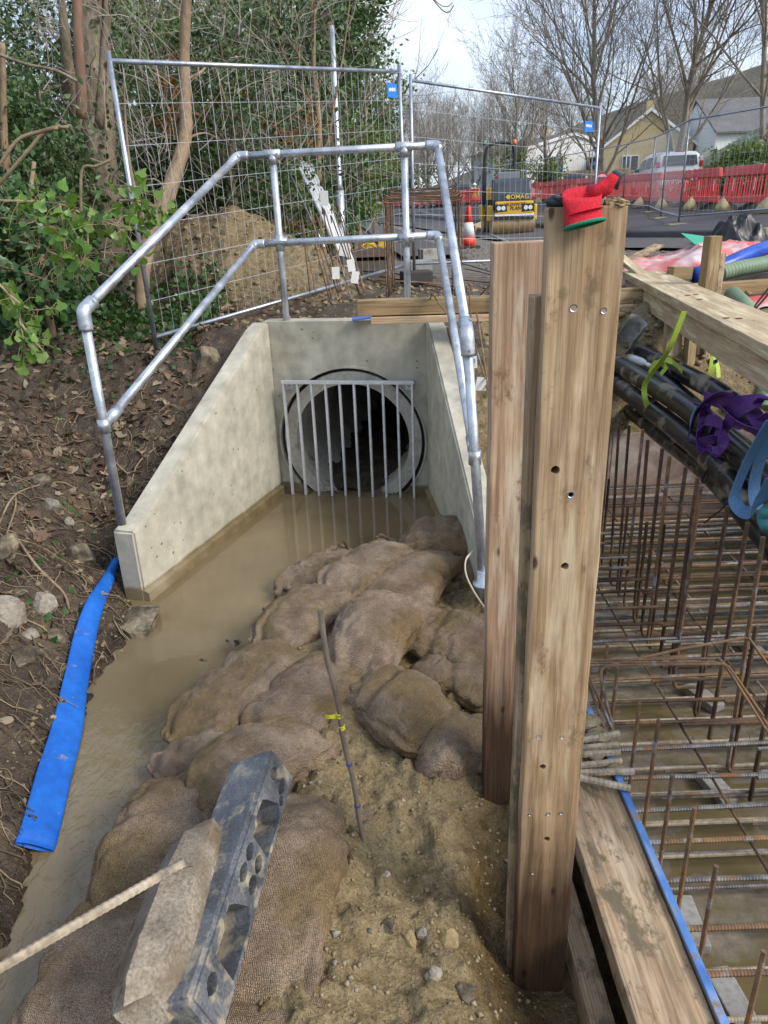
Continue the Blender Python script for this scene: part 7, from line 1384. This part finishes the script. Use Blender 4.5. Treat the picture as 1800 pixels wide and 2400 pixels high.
# dead leaves
LS = [(0, -.5), (.16, -.42), (.42, -.46), (.33, -.18), (.52, .05), (.26, .1), (.18, .28), (0, .55), (-.18, .28), (-.26, .1), (-.52, .05), (-.33, -.18), (-.42, -.46), (-.16, -.42)]
OV = [(0, -.5), (.2, -.35), (.3, -.1), (.27, .15), (.14, .38), (0, .52), (-.14, .38), (-.27, .15), (-.3, -.1), (-.2, -.35)]
def litter(name, N, reg, size, seed, lab, cond=None, flatn=.75):
    rg = np.random.default_rng(seed); vs, fs, lv = [], [], []; n0 = 0; k = 0
    while k < N:
        x, y_ = rg.uniform(*reg[0]), rg.uniform(*reg[1])
        if cond is not None and not cond(x, y_): continue
        sh = LS if rg.random() < .4 else OV; n = len(sh); S_ = np.array([(0, -.05)]+sh)*np.array([rg.uniform(.6, 1.1), 1]); cu, cv = rg.uniform(-1.3, 1.3), rg.uniform(-.8, .8); Z = cu*S_[:, 0]**2+cv*S_[:, 1]**2+.06*np.sin(9*S_[:, 0]+5*S_[:, 1]+k)
        Rm = np.array(Euler((rg.normal(0, .45), rg.normal(0, .45), rg.uniform(0, 6.28))).to_matrix()); Pp = np.column_stack([S_, Z])@Rm.T*size*rg.uniform(.6, 1.3); Pp += np.array([x, y_, gh(x, y_)+.014]); vs.append(Pp); fs.append(np.array([(0, i+1, (i+1) % n+1) for i in range(n)])+n0); lv += [rg.random()]*n; n0 += n+1; k += 1
    me = mesh(name, np.vstack(vs), np.vstack(fs), True); at = me.attributes.new('lv', 'FLOAT', 'FACE'); at.data.foreach_set('value', np.array(lv, dtype=np.float32)); return tag(ob(name, me, M['dead']), lab, 'leaves', kind='stuff')
onbank = lambda x, y_: x < np.interp(y_, _LY, _LX)-.18
litter('leaf_litter', 1500, ((-3.6, -1.2), (4.4, 7.2)), .075, 5, 'brown fallen leaves covering the top of the bank', lambda x, y_: x < -1.25 and not (y_ < 5.7 and x > -1.62+(y_-3.9)*.3))
litter('leaf_litter', 420, ((-2.6, -1.3), (1.5, 4.6)), .06, 6, 'scattered brown leaves on the soil bank', onbank)
litter('leaf_litter', 260, ((-1.5, 1.4), (6.0, 9)), .06, 8, 'scattered brown leaves on the spoil')
def leafmesh(name, sh, cup, mat, seed=0):
    n = len(sh); vs = [V(0, -.1, 0)]+[V(x, y_, cup*(x*x+.5*y_*y_)+.05*math.sin(7*x+seed)) for x, y_ in sh]; me = mesh(name, vs, [(0, i+1, (i+1) % n+1) for i in range(n)], True); me.materials.append(mat); return me
dl = [leafmesh('dead_leaf', LS, c_, M['dead'], i) for i, c_ in enumerate((.5, -.6, .9))]
for i, (x, y_, s, lab) in enumerate(((35, 1332, .14, 'large dry maple leaf at the left edge of the bank'), (20, 1368, .07, 'small dry leaf below the large maple leaf'), (12, 1115, .11, 'pale dry leaf high at the left edge'), (95, 1262, .11, 'pinkish dry leaf in the roots'), (75, 1205, .12, 'dark folded leaf left of the pale oval stone'), (225, 1110, .11, 'dry leaf beside the handrail post foot'), (460, 790, .13, 'pale dry leaf near the top of the wing wall'), (330, 955, .09, 'dry leaf below the middle rail'), (25, 1500, .08, 'reddish leaf low on the bank'))):
    p = GH(x, y_); o = ob('dead_leaf', dl[i % 3], None); o.location = p+V(0, -.01, .025); o.scale = (s, s, s); o.rotation_euler = (R(35)+random.uniform(-.4, .4), random.uniform(-.4, .4), random.uniform(0, 6)); tag(o, lab, 'leaf')
# bright ivy hanging over the bank
IV = [(0, -.5), (.30, -.52), (.50, -.22), (.40, 0), (.22, .12), (.12, .34), (0, .58), (-.12, .34), (-.22, .12), (-.40, 0), (-.50, -.22), (-.30, -.52)]
im = [leafmesh('ivy_leaf', IV, c_, M['ivyl'], i) for i, c_ in enumerate((.35, .15, -.3))]; imd = [leafmesh('ivy_leaf', IV, c_, M['ivyd'], i) for i, c_ in enumerate((.35, -.3))]
def ivy_spray(lab, paths, seed, per=7, smin=.045, smax=.085, rr=.10, meshes=None, Y0=None, name='ivy_branch'):
    rg = random.Random(seed); P = [spline([PY(x, y_, Y) for x, y_, Y in p], 5) for p in paths]; t = thing(name, lab, 'ivy', P[0][0]); off = t.location; m = MB()
    for p in P: m.tube(p, [.009*(1-.7*k/(len(p)-1)) for k in range(len(p))], 6)
    for p in P:
        for k in range(0, len(p)):
            for j in range(per if k > 2 else 1):
                if rg.random() < .45: continue
                c = p[k]+V(rg.gauss(0, rr), rg.gauss(0, rr*.7), rg.gauss(-rr*.3, rr)); o = ob('ivy_leaf', rg.choice(meshes or im), None, t); s = rg.uniform(smin, smax); o.location = c-off; o.scale = (s, s, s); o.rotation_euler = (R(rg.uniform(30, 110)), R(rg.uniform(-50, 50)), R(rg.uniform(-60, 60)+180*(rg.random() < .1))) ; o.rotation_euler.x += R(90) if rg.random() < .3 else 0
                m.tube([p[k], p[k].lerp(c, .6)+V(0, 0, .02), c], .0016, 3, False)
    m.build('stem', M['vine'], t, True); return t
ivy_spray('bright green ivy branch reaching right across the fence post', [[(-20, 470, 5.2), (60, 472, 5.2), (140, 478, 5.2), (200, 505, 5.15), (260, 525, 5.1), (310, 540, 5.1)], [(140, 478, 5.2), (150, 550, 5.1), (150, 610, 5.1)], [(200, 505, 5.15), (205, 580, 5.1), (180, 640, 5.1)]], 3, 6, .05, .09, .085)
ivy_spray('bright ivy tip hanging in front of the left fence post', [[(280, 470, 5.3), (320, 470, 5.3), (360, 485, 5.3), (380, 500, 5.3)], [(300, 440, 5.3), (325, 480, 5.3), (330, 520, 5.3)]], 5, 4, .05, .085, .07)
ivy_spray('ivy trailing down the left edge above the leaf litter', [[(-20, 650, 4.9), (20, 690, 4.9), (40, 730, 4.85), (50, 770, 4.8), (60, 815, 4.8)], [(20, 690, 4.9), (70, 725, 4.85), (120, 722, 4.8)], [(50, 760, 4.8), (80, 800, 4.8), (105, 825, 4.8)]], 7, 4, .05, .09, .06)
ivy_spray('darker ivy mass behind the bright branch at the left', [[(-20, 560, 5.8), (60, 570, 5.8), (140, 600, 5.7), (200, 620, 5.7)], [(-10, 620, 5.7), (60, 640, 5.7), (120, 660, 5.6)], [(-10, 510, 5.9), (80, 520, 5.9), (150, 540, 5.8)]], 9, 9, .045, .08, .12, imd)
# ground ivy and ferns
rg = np.random.default_rng(9); C_ = []
while len(C_) < 2600:
    x, y_ = rg.uniform(-3.2, -1.4), rg.uniform(5.7, 7.6); C_.append((x, y_, gh(x, y_)+rg.uniform(.0, .22)*max(0, (y_-6.0))))
tag(leafcloud('ground_ivy', np.array(C_), .06, M['ivyd'], None, rg, .9, .2), 'dark ivy covering the ground below the wood', 'ivy', kind='stuff')
C_ = []
while len(C_) < 160:
    x, y_ = rg.uniform(-2.6, -1.3), rg.uniform(3.0, 5.6)
    if onbank(x, y_): C_.append((x, y_, gh(x, y_)+.02))
tag(leafcloud('bank_ivy', np.array(C_), .045, M['ivyd'], None, rg, .9, .2), 'scattered ivy leaves on the soil bank', 'ivy', kind='stuff')
gb_ = []
for i, (px, py, n, s) in enumerate(((255, 735, 40, .30), (285, 750, 40, .28), (310, 760, 30, .22), (500, 700, 40, .12), (430, 660, 40, .10))):
    c = GH(px, py); rgl = random.Random(i); m = MB()
    for k in range(n): b_ = c+V(rgl.gauss(0, .06), rgl.gauss(0, .06), 0); d = V(rgl.gauss(0, .5), rgl.gauss(-.1, .4), 1).normalized(); rb_ = ribbon([b_, b_+d*s*.5, b_+d*s*.8+V(d.x, d.y, -.35)*s*.35], .008, V(1, .2, 0), .001, 3); m.add(rb_.v, rb_.f)
    o = m.build('grass_tuft', M['grassm'], None); tag(o, ['grass tuft left of the left fence post', 'grass tuft at the foot of the left fence post', 'small grass tuft right of the left fence post', 'sparse grass on the spoil heap right side', 'sparse grass on the spoil heap left side'][i], 'grass')
# branch sticks at the left
for i, pp in enumerate(([(-10, 440, 5.0), (60, 360, 5.0), (110, 305, 5.0), (160, 298, 5.0)], [(-10, 400, 4.9), (40, 330, 4.9), (90, 310, 4.9), (135, 300, 4.9)], [(190, 510, 6.0), (192, 400, 6.0), (225, 390, 6.0), (260, 375, 6.0)], [(-10, 125, 6.4), (60, 150, 6.4), (130, 165, 6.4), (180, 190, 6.4)])):
    tag(MB().tube(spline([PY(*q) for q in pp], 5), .011, 6).build('dry_branch', M['root'] if i < 3 else M['bark'], None, True), ['pale dry branch rising from the left edge', 'second pale dry branch at the left edge', 'pale forked twig before the ivy-clad trunk', 'dark branch crossing high at the left'][i], 'branch')
# flotsam on the water
fl_ = MB(); RB = random.Random(12)
for (px, py, n, s) in ((690, 1370, 26, .05), (650, 1420, 12, .05), (545, 1505, 8, .025), (1000, 1145, 20, .05), (780, 1150, 16, .04), (930, 1150, 16, .05), (480, 1545, 2, .01)):
    c = PZ(px, py, .004)
    for k in range(n): a = c+V(RB.gauss(0, s), RB.gauss(0, s*.7), 0); d = RB.uniform(0, 6.28); l_ = RB.uniform(.01, .035); fl_.tube([a, a+V(math.cos(d), math.sin(d), RB.uniform(0, .15))*l_], RB.uniform(.002, .005), 4)
tag(fl_.build('flotsam', flat('wet_debris', (.045, .032, .02), .6), None), 'dark twigs and leaf scraps floating on the brown water', 'debris', kind='stuff')
